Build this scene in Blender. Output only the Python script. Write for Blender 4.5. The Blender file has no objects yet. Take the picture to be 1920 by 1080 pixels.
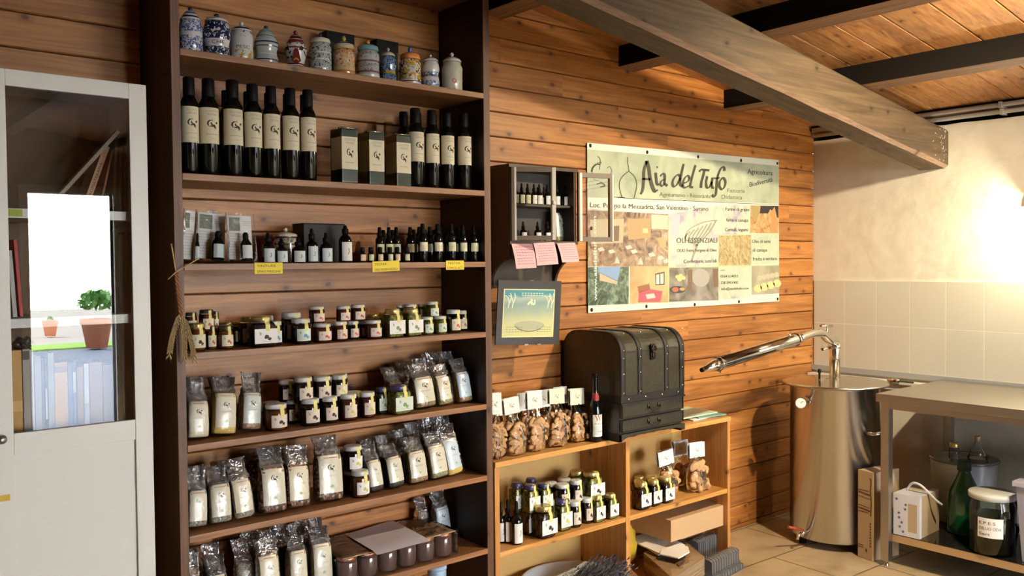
import bpy, bmesh, math, random
from mathutils import Vector, Matrix
R = math.radians
sc = bpy.context.scene
C = sc.collection

# ------------------------------------------------------------------ camera
CAM = Vector((0.0, 0.0, 1.55))
FPX = 1631.88
YAW, PITCH, ROLL = 0.69292698, -0.02868223, -0.00842316
_f = Vector((math.sin(YAW)*math.cos(PITCH), math.cos(YAW)*math.cos(PITCH), math.sin(PITCH)))
_r = Vector((math.cos(YAW), -math.sin(YAW), 0.0))
_u = _r.cross(_f)
RT = _r*math.cos(ROLL) + _u*math.sin(ROLL)
UP = -_r*math.sin(ROLL) + _u*math.cos(ROLL)
FW = _f
cam_data = bpy.data.cameras.new('camera'); cam = bpy.data.objects.new('camera', cam_data); C.objects.link(cam)
cam.matrix_world = Matrix(((RT.x, UP.x, -FW.x, CAM.x), (RT.y, UP.y, -FW.y, CAM.y), (RT.z, UP.z, -FW.z, CAM.z), (0, 0, 0, 1)))
cam_data.sensor_width = 36.0
cam_data.lens = FPX/1920*36.0
cam_data.clip_start = 0.05; cam_data.clip_end = 200
sc.camera = cam

# ------------------------------------------------------------------ light and exposure
sc.view_settings.view_transform = 'Standard'
sc.view_settings.look = 'None'
sc.view_settings.gamma = 1.0
sc.view_settings.use_curve_mapping = False
sc.view_settings.exposure = 0.0
sc.cycles.use_denoising = True
sc.cycles.max_bounces = 8
sc.cycles.transparent_max_bounces = 24
sc.cycles.sample_clamp_indirect = 6.0
sc.cycles.caustics_reflective = False
sc.cycles.caustics_refractive = False
world = bpy.data.worlds.new('world'); sc.world = world; world.use_nodes = True
wn = world.node_tree; wn.nodes.clear()
wo = wn.nodes.new('ShaderNodeOutputWorld'); wb = wn.nodes.new('ShaderNodeBackground')
wb.inputs[0].default_value = (0.94, 0.95, 0.95, 1); wb.inputs[1].default_value = 33.0
wn.links.new(wb.outputs[0], wo.inputs[0])

def light(name, kind, loc, energy, color, size=0.1, rot=None, **kw):
    d = bpy.data.lights.new(name, kind); o = bpy.data.objects.new(name, d); C.objects.link(o)
    o.location = loc; d.energy = energy; d.color = color
    if kind == 'POINT' or kind == 'SPOT': d.shadow_soft_size = size
    if kind == 'SUN': d.angle = size
    if rot: o.rotation_euler = rot
    for k, v in kw.items(): setattr(d, k, v)
    return o
# the sun over the garden, seen only through the doorway behind the camera
sun = light('sun', 'SUN', (2, -8, 6), 16.0, (1.0, 0.93, 0.82), R(0.6))
sun.rotation_euler = Vector((0.55, 0.55, -1.0)).to_track_quat('-Z', 'Y').to_euler()
# sky light comes in through the doorway and an unseen window added for fill light (portals, they emit nothing of their own)
for nm, cx, cz, sx, sz in (('door_portal', 2.07, 1.12, 0.74, 2.2), ('added_window_portal', 3.90, 1.35, 1.65, 1.8)):
    p = light(nm, 'AREA', (cx, -4.06, cz), 1.0, (1, 1, 1), rot=(R(90), 0, 0), shape='RECTANGLE', size=sx)
    p.data.size_y = sz; p.data.cycles.is_portal = True
LAMP = Vector((3.436, 0.93, 2.50))
spot = light('ceiling_spot_light', 'SPOT', LAMP - Vector((0, 0, 0.03)), 290.0, (1.0, 0.81, 0.53), 0.035, spot_size=R(135), spot_blend=1.0)
spot.rotation_euler = (Vector((3.95, 3.0, 0.75))-LAMP).to_track_quat('-Z', 'Y').to_euler()
SCONCE = Vector((4.905, 1.70, 1.73))
light('wall_sconce_light', 'POINT', SCONCE + Vector((-0.035, 0.0, -0.01)), 24.0, (1.0, 0.86, 0.60), 0.03)

# ------------------------------------------------------------------ pixel helpers (a pixel of the photograph to a point on a real plane)
def ray(px, py): return RT*((px-960)/FPX) - UP*((py-540)/FPX) + FW
def onX(px, py, v): d = ray(px, py); return CAM + d*((v-CAM.x)/d.x)
def onY(px, py, v): d = ray(px, py); return CAM + d*((v-CAM.y)/d.y)
def onZ(px, py, v): d = ray(px, py); return CAM + d*((v-CAM.z)/d.z)
def depth(p): return (p-CAM).dot(FW)

# ------------------------------------------------------------------ materials
MATS = {}
def nt(name):
    m = bpy.data.materials.new(name); m.use_nodes = True
    n = m.node_tree; b = n.nodes['Principled BSDF']
    return m, n, b
def setc(b, col): b.inputs['Base Color'].default_value = (col[0], col[1], col[2], 1)
def mat(name, col=(0.8, 0.8, 0.8), rough=0.5, metal=0.0, coat=0.0, spec=0.5, var=0.0, vscale=30.0, bump=0.0, bscale=60.0, emit=None, alpha=None):
    if name in MATS: return MATS[name]
    m, n, b = nt(name); setc(b, col)
    b.inputs['Roughness'].default_value = rough; b.inputs['Metallic'].default_value = metal
    b.inputs['Coat Weight'].default_value = coat; b.inputs['Specular IOR Level'].default_value = spec
    if alpha is not None: b.inputs['Alpha'].default_value = alpha
    if emit:
        b.inputs['Emission Color'].default_value = (*emit[:3], 1); b.inputs['Emission Strength'].default_value = emit[3]
    tc = n.nodes.new('ShaderNodeTexCoord')
    if var > 0:
        no = n.nodes.new('ShaderNodeTexNoise'); no.inputs['Scale'].default_value = vscale; no.inputs['Detail'].default_value = 3
        n.links.new(tc.outputs['Object'], no.inputs['Vector'])
        mx = n.nodes.new('ShaderNodeMixRGB'); mx.inputs[1].default_value = (*[c*(1-var) for c in col], 1)
        mx.inputs[2].default_value = (*[min(1, c*(1+var)) for c in col], 1)
        n.links.new(no.outputs['Fac'], mx.inputs[0]); n.links.new(mx.outputs[0], b.inputs['Base Color'])
    if bump > 0:
        no = n.nodes.new('ShaderNodeTexNoise'); no.inputs['Scale'].default_value = bscale; no.inputs['Detail'].default_value = 3
        n.links.new(tc.outputs['Object'], no.inputs['Vector'])
        bp = n.nodes.new('ShaderNodeBump'); bp.inputs['Strength'].default_value = bump; bp.inputs['Distance'].default_value = 0.01
        n.links.new(no.outputs['Fac'], bp.inputs['Height']); n.links.new(bp.outputs[0], b.inputs['Normal'])
    MATS[name] = m; return m

def ramp(n, fac, stops, interp='LINEAR'):
    r = n.nodes.new('ShaderNodeValToRGB'); e = r.color_ramp; e.interpolation = interp
    while len(e.elements) > 1: e.elements.remove(e.elements[0])
    e.elements[0].position = stops[0][0]; e.elements[0].color = (*stops[0][1], 1)
    for p, c in stops[1:]:
        x = e.elements.new(p); x.color = (*c, 1)
    n.links.new(fac, r.inputs[0]); return r
def math_node(n, op, a, b=None):
    k = n.nodes.new('ShaderNodeMath'); k.operation = op
    for i, v in enumerate((a, b)):
        if v is None: continue
        if isinstance(v, (int, float)): k.inputs[i].default_value = v
        else: n.links.new(v, k.inputs[i])
    return k.outputs[0]

def wood(name, dark, mid, light_, axis='X', rough=0.55, knots=0.5, board=None, grain=1.0, bvar=0.35, coat=0.0, bump=0.25):
    """procedural pine: stretched grain, knots, and a change of tone from board to board"""
    if name in MATS: return MATS[name]
    m, n, b = nt(name); L = n.links
    tc = n.nodes.new('ShaderNodeTexCoord'); sep = n.nodes.new('ShaderNodeSeparateXYZ'); L.new(tc.outputs['Object'], sep.inputs[0])
    out = {'X': sep.outputs[0], 'Y': sep.outputs[1], 'Z': sep.outputs[2]}
    others = [k for k in 'XYZ' if k != axis]
    com = n.nodes.new('ShaderNodeCombineXYZ')
    along = math_node(n, 'MULTIPLY', out[axis], 1.0)
    bid = None
    if board:
        bax, z0, pitch = board
        bid0 = math_node(n, 'FLOOR', math_node(n, 'DIVIDE', math_node(n, 'SUBTRACT', out[bax], z0), pitch))
        seg = math_node(n, 'FLOOR', math_node(n, 'MULTIPLY', math_node(n, 'ADD', out[axis], math_node(n, 'MULTIPLY', bid0, 0.377)), 0.62))
        idv = math_node(n, 'ADD', math_node(n, 'MULTIPLY', bid0, 3.17), math_node(n, 'MULTIPLY', seg, 11.3))
        wn_ = n.nodes.new('ShaderNodeTexWhiteNoise'); wn_.noise_dimensions = '1D'; L.new(idv, wn_.inputs['W']); bid = wn_
        along = math_node(n, 'ADD', along, math_node(n, 'MULTIPLY', wn_.outputs['Value'], 37.0))
    L.new(along, com.inputs[0]); L.new(out[others[0]], com.inputs[1]); L.new(out[others[1]], com.inputs[2])
    mp = n.nodes.new('ShaderNodeMapping'); mp.inputs['Scale'].default_value = (1.1*grain, 16*grain, 16*grain); L.new(com.outputs[0], mp.inputs[0])
    no = n.nodes.new('ShaderNodeTexNoise'); no.inputs['Scale'].default_value = 1.6; no.inputs['Detail'].default_value = 5; no.inputs['Roughness'].default_value = 0.6; no.inputs['Distortion'].default_value = 1.2
    L.new(mp.outputs[0], no.inputs['Vector'])
    mp2 = n.nodes.new('ShaderNodeMapping'); mp2.inputs['Scale'].default_value = (3.0*grain, 130*grain, 130*grain); L.new(com.outputs[0], mp2.inputs[0])
    no2 = n.nodes.new('ShaderNodeTexNoise'); no2.inputs['Scale'].default_value = 1.0; no2.inputs['Detail'].default_value = 2; L.new(mp2.outputs[0], no2.inputs['Vector'])
    f = math_node(n, 'ADD', math_node(n, 'MULTIPLY', no.outputs['Fac'], 0.75), math_node(n, 'MULTIPLY', no2.outputs['Fac'], 0.25))
    rp = ramp(n, f, [(0.36, dark), (0.5, mid), (0.62, light_)])
    col = rp.outputs[0]
    if knots > 0:
        ck = n.nodes.new('ShaderNodeCombineXYZ'); L.new(math_node(n, 'ADD', along, math_node(n, 'MULTIPLY', no.outputs['Fac'], 0.03)), ck.inputs[0]); L.new(math_node(n, 'ADD', out[others[0]], out[others[1]]), ck.inputs[1])
        mk = n.nodes.new('ShaderNodeMapping'); mk.inputs['Scale'].default_value = (6.0, 8.6, 1.0); L.new(ck.outputs[0], mk.inputs[0])
        vo = n.nodes.new('ShaderNodeTexVoronoi'); vo.voronoi_dimensions = '2D'; vo.inputs['Scale'].default_value = 1.0; vo.inputs['Randomness'].default_value = 1.0; L.new(mk.outputs[0], vo.inputs['Vector'])
        sepc = n.nodes.new('ShaderNodeSeparateColor'); L.new(vo.outputs['Color'], sepc.inputs[0])
        pick = math_node(n, 'GREATER_THAN', sepc.outputs[0], 1.0-0.5*knots)
        rk = ramp(n, vo.outputs['Distance'], [(0.0, (1, 1, 1)), (0.055, (0.9, 0.9, 0.9)), (0.085, (0.35, 0.35, 0.35)), (0.22, (0, 0, 0))])
        kf = math_node(n, 'MULTIPLY', rk.outputs[0], math_node(n, 'MULTIPLY', pick, 0.9))
        mx = n.nodes.new('ShaderNodeMixRGB'); L.new(kf, mx.inputs[0]); L.new(col, mx.inputs[1]); mx.inputs[2].default_value = (dark[0]*0.30, dark[1]*0.22, dark[2]*0.2, 1)
        col = mx.outputs[0]
    if bid is not None:
        hs = n.nodes.new('ShaderNodeHueSaturation'); L.new(col, hs.inputs['Color'])
        v = math_node(n, 'ADD', math_node(n, 'MULTIPLY', bid.outputs['Value'], bvar), 1-bvar*0.5); L.new(v, hs.inputs['Value'])
        col = hs.outputs[0]
    L.new(col, b.inputs['Base Color']); b.inputs['Roughness'].default_value = rough; b.inputs['Coat Weight'].default_value = coat
    bp = n.nodes.new('ShaderNodeBump'); bp.inputs['Strength'].default_value = bump; bp.inputs['Distance'].default_value = 0.004
    L.new(f, bp.inputs['Height']); L.new(bp.outputs[0], b.inputs['Normal'])
    MATS[name] = m; return m

def film(name, tint=(1, 1, 1), gloss=0.30, rough=0.10, bscale=60, bstr=0.9, milky=0.0):
    """clear plastic film or glass: see-through with glossy crinkled highlights"""
    if name in MATS: return MATS[name]
    m = bpy.data.materials.new(name); m.use_nodes = True; n = m.node_tree; n.nodes.clear(); L = n.links
    o = n.nodes.new('ShaderNodeOutputMaterial'); tr = n.nodes.new('ShaderNodeBsdfTransparent'); tr.inputs[0].default_value = (*tint, 1)
    gl = n.nodes.new('ShaderNodeBsdfGlossy'); gl.inputs['Roughness'].default_value = rough; gl.inputs['Color'].default_value = (0.95, 0.97, 1, 1)
    lw = n.nodes.new('ShaderNodeLayerWeight'); lw.inputs[0].default_value = gloss
    mx = n.nodes.new('ShaderNodeMixShader')
    if bstr > 0:
        tc = n.nodes.new('ShaderNodeTexCoord'); no = n.nodes.new('ShaderNodeTexNoise'); no.inputs['Scale'].default_value = bscale; no.inputs['Detail'].default_value = 3
        no.inputs['Distortion'].default_value = 0.6
        L.new(tc.outputs['Object'], no.inputs['Vector'])
        bp = n.nodes.new('ShaderNodeBump'); bp.inputs['Strength'].default_value = bstr; bp.inputs['Distance'].default_value = 0.012
        L.new(no.outputs['Fac'], bp.inputs['Height']); L.new(bp.outputs[0], gl.inputs['Normal']); L.new(bp.outputs[0], lw.inputs['Normal'])
    L.new(lw.outputs['Fresnel'], mx.inputs[0]); L.new(tr.outputs[0], mx.inputs[1]); L.new(gl.outputs[0], mx.inputs[2])
    last = mx.outputs[0]
    if milky > 0:
        df = n.nodes.new('ShaderNodeBsdfDiffuse'); df.inputs[0].default_value = (0.85, 0.85, 0.9, 1)
        m2 = n.nodes.new('ShaderNodeMixShader'); m2.inputs[0].default_value = milky; L.new(last, m2.inputs[1]); L.new(df.outputs[0], m2.inputs[2]); last = m2.outputs[0]
    L.new(last, o.inputs[0]); MATS[name] = m; return m

def grains(name, cols, scale=160, rough=0.6, bump=0.6):
    """packed seeds, flour or pulses: every cell of a Voronoi pattern takes one of a few colours"""
    if name in MATS: return MATS[name]
    m, n, b = nt(name); L = n.links; tc = n.nodes.new('ShaderNodeTexCoord')
    vo = n.nodes.new('ShaderNodeTexVoronoi'); vo.inputs['Scale'].default_value = scale; L.new(tc.outputs['Object'], vo.inputs['Vector'])
    s = n.nodes.new('ShaderNodeSeparateColor'); L.new(vo.outputs['Color'], s.inputs[0])
    r = ramp(n, s.outputs[0], [(i/len(cols), c) for i, c in enumerate(cols)], 'CONSTANT')
    L.new(r.outputs[0], b.inputs['Base Color']); b.inputs['Roughness'].default_value = rough
    bp = n.nodes.new('ShaderNodeBump'); bp.inputs['Strength'].default_value = bump; bp.inputs['Distance'].default_value = 0.004; bp.invert = True
    L.new(vo.outputs['Distance'], bp.inputs['Height']); L.new(bp.outputs[0], b.inputs['Normal'])
    MATS[name] = m; return m

# ------------------------------------------------------------------ mesh building
def crom(pts, n=6, closed=False):
    P = [Vector(p) for p in pts]; out = []
    N = len(P)
    if N < 3: return P
    rng = range(N if closed else N-1)
    for i in rng:
        p1 = P[i]; p2 = P[(i+1) % N]
        p0 = P[i-1] if (closed or i > 0) else p1*2-p2
        p3 = P[(i+2) % N] if (closed or i+2 < N) else p2*2-p1
        for k in range(n):
            t = k/n
            out.append(0.5*((2*p1)+(-p0+p2)*t+(2*p0-5*p1+4*p2-p3)*t*t+(-p0+3*p1-3*p2+p3)*t*t*t))
    if not closed: out.append(P[-1])
    return out

TEXTC = {}
def text_shape(s):
    if s not in TEXTC:
        cu = bpy.data.curves.new('t', 'FONT'); cu.body = s; cu.size = 1.0; cu.resolution_u = 3
        o = bpy.data.objects.new('t', cu); C.objects.link(o)
        dg = bpy.context.evaluated_depsgraph_get()
        me = bpy.data.meshes.new_from_object(o.evaluated_get(dg))
        V = [(v.co.x, v.co.y) for v in me.vertices]; F = [tuple(p.vertices) for p in me.polygons]
        bpy.data.objects.remove(o); bpy.data.curves.remove(cu); bpy.data.meshes.remove(me)
        xs = [v[0] for v in V] or [0]; TEXTC[s] = (V, F, min(xs), max(xs))
    return TEXTC[s]

class MB:
    def __init__(s): s.v = []; s.f = []; s.m = []; s.sm = []
    def add(s, verts, faces, m=0, smooth=False):
        o = len(s.v); s.v += [tuple(x) for x in verts]
        for f in faces: s.f.append(tuple(i+o for i in f)); s.m.append(m); s.sm.append(smooth)
        return s
    def poly(s, pts, m=0): return s.add(pts, [tuple(range(len(pts)))], m)
    def box(s, x0, x1, y0, y1, z0, z1, m=0, b=0.0):
        if b <= 0:
            V = [(x, y, z) for x in (x0, x1) for y in (y0, y1) for z in (z0, z1)]
            F = [(0, 1, 3, 2), (4, 6, 7, 5), (0, 4, 5, 1), (2, 3, 7, 6), (0, 2, 6, 4), (1, 5, 7, 3)]
            return s.add(V, F, m)
        bm = bmesh.new(); bmesh.ops.create_cube(bm, size=1)
        for v in bm.verts: v.co = ((x0+x1)/2+v.co.x*(x1-x0), (y0+y1)/2+v.co.y*(y1-y0), (z0+z1)/2+v.co.z*(z1-z0))
        bmesh.ops.bevel(bm, geom=bm.edges[:], offset=b, segments=2, affect='EDGES', profile=0.7)
        bm.verts.index_update()
        s.add([v.co.copy() for v in bm.verts], [[v.index for v in f.verts] for f in bm.faces], m); bm.free(); return s
    def loft(s, rings, m=0, cap0=True, cap1=True, smooth=True, ms=None):
        o = len(s.v); n = len(rings[0])
        for r in rings: s.v += [tuple(p) for p in r]
        for i in range(len(rings)-1):
            for k in range(n):
                a = o+i*n+k; b2 = o+i*n+(k+1) % n
                s.f.append((a, b2, b2+n, a+n)); s.m.append(ms[i] if ms else m); s.sm.append(smooth)
        if cap0: s.f.append(tuple(o+k for k in reversed(range(n)))); s.m.append(ms[0] if ms else m); s.sm.append(False)
        if cap1: s.f.append(tuple(o+(len(rings)-1)*n+k for k in range(n))); s.m.append(ms[-1] if ms else m); s.sm.append(False)
        return s
    def lathe(s, prof, c=(0, 0, 0), seg=28, m=0, cap0=True, cap1=True, ms=None, smooth=True, sq=None):
        rings = []
        for r, z in prof:
            ring = []
            for k in range(seg):
                a = 2*math.pi*k/seg; ca, sa = math.cos(a), math.sin(a)
                if sq:
                    e = 2.0/sq; ring.append((c[0]+r*math.copysign(abs(ca)**e, ca), c[1]+r*math.copysign(abs(sa)**e, sa), c[2]+z))
                else: ring.append((c[0]+r*ca, c[1]+r*sa, c[2]+z))
            rings.append(ring)
        return s.loft(rings, m, cap0, cap1, smooth, ms)
    def tube(s, pts, rad, seg=10, m=0, cap=True):
        P = [Vector(p) for p in pts]; n = len(P)
        rr = rad if isinstance(rad, (list, tuple)) else [rad]*n
        up = Vector((0, 0, 1)); rings = []; prev = None
        for i in range(n):
            t = (P[min(i+1, n-1)]-P[max(i-1, 0)])
            if t.length < 1e-9: t = Vector((0, 0, 1))
            t.normalize()
            if prev is None:
                a = t.cross(up)
                if a.length < 0.05: a = t.cross(Vector((1, 0, 0)))
            else: a = prev - t*prev.dot(t)
            a.normalize(); prev = a; b = t.cross(a)
            rings.append([P[i]+(a*math.cos(2*math.pi*k/seg)+b*math.sin(2*math.pi*k/seg))*rr[i] for k in range(seg)])
        return s.loft(rings, m, cap, cap)
    def ribbon(s, pts, w, fn, m=0, n=5, pen=None):
        """a brush stroke on a surface: pts are (u, v[, width factor])"""
        q = crom([(p[0], p[1], p[2] if len(p) > 2 else 1.0) for p in pts], n)
        V = []
        for i, p in enumerate(q):
            t = q[min(i+1, len(q)-1)]-q[max(i-1, 0)]; t = Vector((t.x, t.y)); 
            if t.length < 1e-9: t = Vector((1, 0))
            t.normalize(); ww = w*p.z*0.5
            if pen is not None: ww *= 0.45+0.75*abs(t.x*math.sin(pen)-t.y*math.cos(pen))
            V.append(fn(p.x-t.y*ww, p.y+t.x*ww)); V.append(fn(p.x+t.y*ww, p.y-t.x*ww))
        return s.add(V, [(2*i, 2*i+1, 2*i+3, 2*i+2) for i in range(len(q)-1)], m)
    def text(s, string, u0, v0, w, h, fn, m=0, shear=0.0):
        """text from (u0, v0), w wide (None = natural), capitals h high"""
        V, F, a, b = text_shape(string); k = h/0.72; kx = k if w is None else w/max(1e-6, b-a)
        return s.add([fn(u0+(x-a)*kx+y*k*shear, v0+y*k) for x, y in V], F, m)
    def blob(s, c, rx, ry, rz, m=0, seg=10, rg=6, rnd=None, amp=0.15, rot=None):
        rings = []
        for i in range(rg+1):
            th = math.pi*(0.04+0.92*i/rg); ring = []
            for k in range(seg):
                a = 2*math.pi*k/seg; j = 1+(rnd.uniform(-amp, amp) if rnd else 0)
                p = Vector((rx*math.sin(th)*math.cos(a)*j, ry*math.sin(th)*math.sin(a)*j, -rz*math.cos(th)*j))
                if rot: p = rot @ p
                ring.append(Vector(c)+p)
            rings.append(ring)
        return s.loft(rings, m)
    def mesh(s, name, mats):
        me = bpy.data.meshes.new(name); me.from_pydata(s.v, [], s.f)
        for x in (mats if isinstance(mats, (list, tuple)) else [mats]): me.materials.append(x)
        me.polygons.foreach_set('material_index', s.m); me.polygons.foreach_set('use_smooth', s.sm)
        bm = bmesh.new(); bm.from_mesh(me); bmesh.ops.recalc_face_normals(bm, faces=bm.faces[:]); bm.to_mesh(me); bm.free()
        me.update(); return me
    def build(s, name, mats, parent=None, loc=None):
        o = bpy.data.objects.new(name, s.mesh(name, mats)); C.objects.link(o)
        if parent: o.parent = parent
        if loc: o.location = loc
        return o

def tag(o, label, cat, group=None):
    o['label'] = label; o['category'] = cat
    if group: o['group'] = group
    return o
def struct(o): o['kind'] = 'structure'; return o
def empty(name, loc=(0, 0, 0), rz=0, label=None, cat=None, group=None, rx=0, ry=0):
    o = bpy.data.objects.new(name, None); C.objects.link(o); o.location = loc; o.rotation_euler = (rx, ry, rz); o.empty_display_size = 0.05
    if label: tag(o, label, cat, group)
    return o
def children_of(o, pool={}): return [c for c in KIDS.get(o.name, [])]
KIDS = {}
def note_kids(o): KIDS[o.name] = [c for c in bpy.data.objects if c.parent is o]; [note_kids(c) for c in KIDS[o.name]]
def dup(root, parent=None):
    c = root.copy(); C.objects.link(c)
    if parent: c.parent = parent
    for ch in KIDS.get(root.name, []): dup(ch, c)
    return c
def min_z(o, M=None):
    M = o.matrix_basis if M is None else M @ o.matrix_basis; z = 1e9
    if o.type == 'MESH': z = min((M @ v.co).z for v in o.data.vertices)
    for c in bpy.data.objects:
        if c.parent is o: z = min(z, min_z(c, M))
    return z
def settle(o, z): o.location.z += z+0.0006-min_z(o); return o
def cyl(r): return lambda u, v: (r*math.sin(u/r), -r*math.cos(u/r), v)
def flat(y): return lambda u, v: (u, y, v)

# ------------------------------------------------------------------ common materials
W = 3.02; XR = 4.989
Z0B, PB = 2.22, 0.1098
wallwood = wood('wall_pine', (0.25, 0.092, 0.022), (0.385, 0.152, 0.036), (0.49, 0.215, 0.055), 'X', 0.45, 1.0, ('Z', Z0B-PB*30, PB), bvar=0.30)
sidewood = wood('side_wall_pine', (0.13, 0.06, 0.025), (0.19, 0.095, 0.04), (0.26, 0.13, 0.06), 'Y', 0.6, 0.6, ('Z', 0, 0.14))
frontwood = wood('front_wall_pine', (0.13, 0.06, 0.025), (0.19, 0.095, 0.04), (0.26, 0.13, 0.06), 'X', 0.6, 0.6, ('Z', 0, 0.14))
ceilwood = wood('ceiling_pine', (0.27, 0.11, 0.03), (0.42, 0.19, 0.06), (0.52, 0.26, 0.095), 'X', 0.6, 0.8, ('Y', -4.0, 0.205), bvar=0.35)
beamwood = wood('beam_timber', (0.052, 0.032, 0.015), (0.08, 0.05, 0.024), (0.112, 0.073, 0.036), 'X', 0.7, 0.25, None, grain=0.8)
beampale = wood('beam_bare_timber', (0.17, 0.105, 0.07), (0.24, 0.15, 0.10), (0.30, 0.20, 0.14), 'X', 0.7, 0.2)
purlinside = mat('purlin_side_shade', (0.010, 0.008, 0.007), 0.9, spec=0.1)  # shade on the purlin sides, painted in as near-black
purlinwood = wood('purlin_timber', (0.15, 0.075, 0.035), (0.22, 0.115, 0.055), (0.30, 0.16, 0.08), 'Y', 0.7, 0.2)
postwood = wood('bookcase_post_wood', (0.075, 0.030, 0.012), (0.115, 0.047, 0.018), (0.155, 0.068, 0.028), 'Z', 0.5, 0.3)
shadewood = wood('bookcase_side_shade', (0.010, 0.0045, 0.003), (0.015, 0.0065, 0.004), (0.021, 0.009, 0.005), 'Z', 0.5, 0.2)  # unlit side faces of the bookcase: shade put into the wood colour
shelfwood = wood('bookcase_shelf_wood', (0.17, 0.07, 0.025), (0.25, 0.11, 0.038), (0.33, 0.15, 0.056), 'X', 0.45, 0.25)
goldx = wood('golden_pine_x', (0.44, 0.20, 0.05), (0.58, 0.29, 0.078), (0.68, 0.37, 0.12), 'X', 0.4, 0.5, coat=0.15)
goldz = wood('golden_pine_z', (0.40, 0.17, 0.045), (0.52, 0.24, 0.065), (0.62, 0.31, 0.10), 'Z', 0.4, 0.6, coat=0.15)
steel = mat('brushed_steel', (0.62, 0.60, 0.57), 0.26, 1.0, var=0.08, vscale=6)
steelm = mat('table_steel', (0.52, 0.48, 0.43), 0.34, 1.0, var=0.06, vscale=9)
chrome = mat('chrome', (0.80, 0.78, 0.74), 0.10, 1.0)
black = mat('black', (0.006, 0.0055, 0.005), 0.5, spec=0.25)
ink = mat('ink', (0.045, 0.03, 0.012), 0.7)
inkgrey = mat('pale_ink', (0.36, 0.33, 0.26), 0.8)
white = mat('white_paint', (0.74, 0.74, 0.69), 0.38, var=0.015, vscale=3)
whitep = mat('white_paper', (0.80, 0.80, 0.78), 0.7)
creamp = mat('cream_paper', (0.72, 0.66, 0.48), 0.7, var=0.05, vscale=60)
glassm = film('window_glass', gloss=0.36, rough=0.0, bstr=0)
filmm = film('clear_film', gloss=0.24, rough=0.12, bscale=32, bstr=0.35)
filmc = film('crinkled_film', (0.97, 0.97, 0.97), gloss=0.62, rough=0.14, bscale=50, bstr=1.0, milky=0.10)  # whitish diffuse share stands in for light reflected off the crinkles

# ------------------------------------------------------------------ the room
def ceil_z(x): return 2.385+0.137*(4.985-x)
mb = MB(); k = 0; z = Z0B-PB*21
while z < 3.5:                                               # horizontal boards with a small shadow gap
    z1 = z+PB
    def top(x): return min(z1-0.0015, ceil_z(x)+0.02)
    x0, x1 = -2.5, XR
    if z < ceil_z(x0)-0.01:
        xe = x1 if z+0.005 < ceil_z(x1) else min(x1, 4.985-(z-2.385)/0.137)
        zt0, zt1 = top(x0), max(z+0.002, top(xe))
        n = 24; V = []; F = []
        for i in range(n+1):
            x = x0+(xe-x0)*i/n; t = max(z+0.002, top(x)); zb = max(z, 0.0)
            V += [(x, W+0.006, zb+0.001), (x, W, zb+0.0045), (x, W, max(zb+0.005, t-0.003)), (x, W+0.006, t), (x, W+0.03, t), (x, W+0.03, zb+0.001)]
        for i in range(n):
            for q in range(6): F.append((i*6+q, i*6+(q+1) % 6, (i+1)*6+(q+1) % 6, (i+1)*6+q))
        if t > 0.0: mb.add(V, F)
    z = z1
struct(mb.build('wall_back', wallwood))
mb = MB().box(-2.55, XR+0.1, W+0.02, W+0.10, -0.02, 3.6)
struct(mb.build('trim_1', mat('wall_backing', (0.03, 0.015, 0.008), 0.9)))

# right wall: plaster above, tiles to 1.43 m, a small ledge under the tiles
def plaster_mat():
    m, n, b = nt('plaster'); tc = n.nodes.new('ShaderNodeTexCoord')
    no = n.nodes.new('ShaderNodeTexNoise'); no.inputs['Scale'].default_value = 9; no.inputs['Detail'].default_value = 6; n.links.new(tc.outputs['Object'], no.inputs['Vector'])
    bp = n.nodes.new('ShaderNodeBump'); bp.inputs['Strength'].default_value = 0.35; bp.inputs['Distance'].default_value = 0.02; n.links.new(no.outputs['Fac'], bp.inputs['Height'])
    r = ramp(n, no.outputs['Fac'], [(0.3, (0.66, 0.62, 0.53)), (0.7, (0.74, 0.70, 0.61))]); n.links.new(r.outputs[0], b.inputs['Base Color'])
    n.links.new(bp.outputs[0], b.inputs['Normal']); b.inputs['Roughness'].default_value = 0.9; return m
plaster = plaster_mat()
tilem = mat('wall_tile_glaze', (0.60, 0.59, 0.51), 0.16, coat=0.4, var=0.03, vscale=2.5)
grout = mat('tile_grout', (0.72, 0.70, 0.60), 0.8)
mb = MB()
prof = []                                                    # slightly uneven top edge of the plaster
rnd = random.Random(4)
ys = [W-0.0+0.0-i*0.09 for i in range(0, 79)]
V = []
for i, y in enumerate(ys): V += [(XR, y, 0), (XR, y, 2.303+rnd.uniform(-0.006, 0.006)), (XR+0.12, y, 2.303), (XR+0.12, y, 0)]
F = []
for i in range(len(ys)-1):
    for q in range(4): F.append((i*4+q, i*4+(q+1) % 4, (i+1)*4+(q+1) % 4, (i+1)*4+q))
mb.add(V, F); struct(mb.build('wall_right', plaster))
struct(MB().box(XR+0.10, XR+0.14, -4, W+0.02, 2.25, 2.6).build('trim_2', black))
mb = MB(); mb.box(XR-0.0105, XR, -4, W-0.012, 0.893, 1.426, 1)
y = W-0.016; tw = 0.2035; i = 0
while y > -4:
    for (a, b2) in ((0.896, 1.158), (1.161, 1.423)):
        mb.box(XR-0.011, XR-0.004, max(-4, y-tw+0.004), y, a, b2, 0, 0.0015)
    y -= tw; i += 1
struct(mb.build('trim_3', [tilem, grout]))
struct(MB().box(XR-0.024, XR, -4, W-0.004, 0.862, 0.892).build('trim_4', mat('tile_shadow_strip', (0.33, 0.33, 0.33), 0.6)))  # grey strip paints the shadow below the tile edge
struct(MB().box(XR-0.075, XR, -4, W-0.004, 0.795, 0.846, 0, 0.004).build('trim_5', mat('white_ledge', (0.74, 0.73, 0.68), 0.5)))
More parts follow.
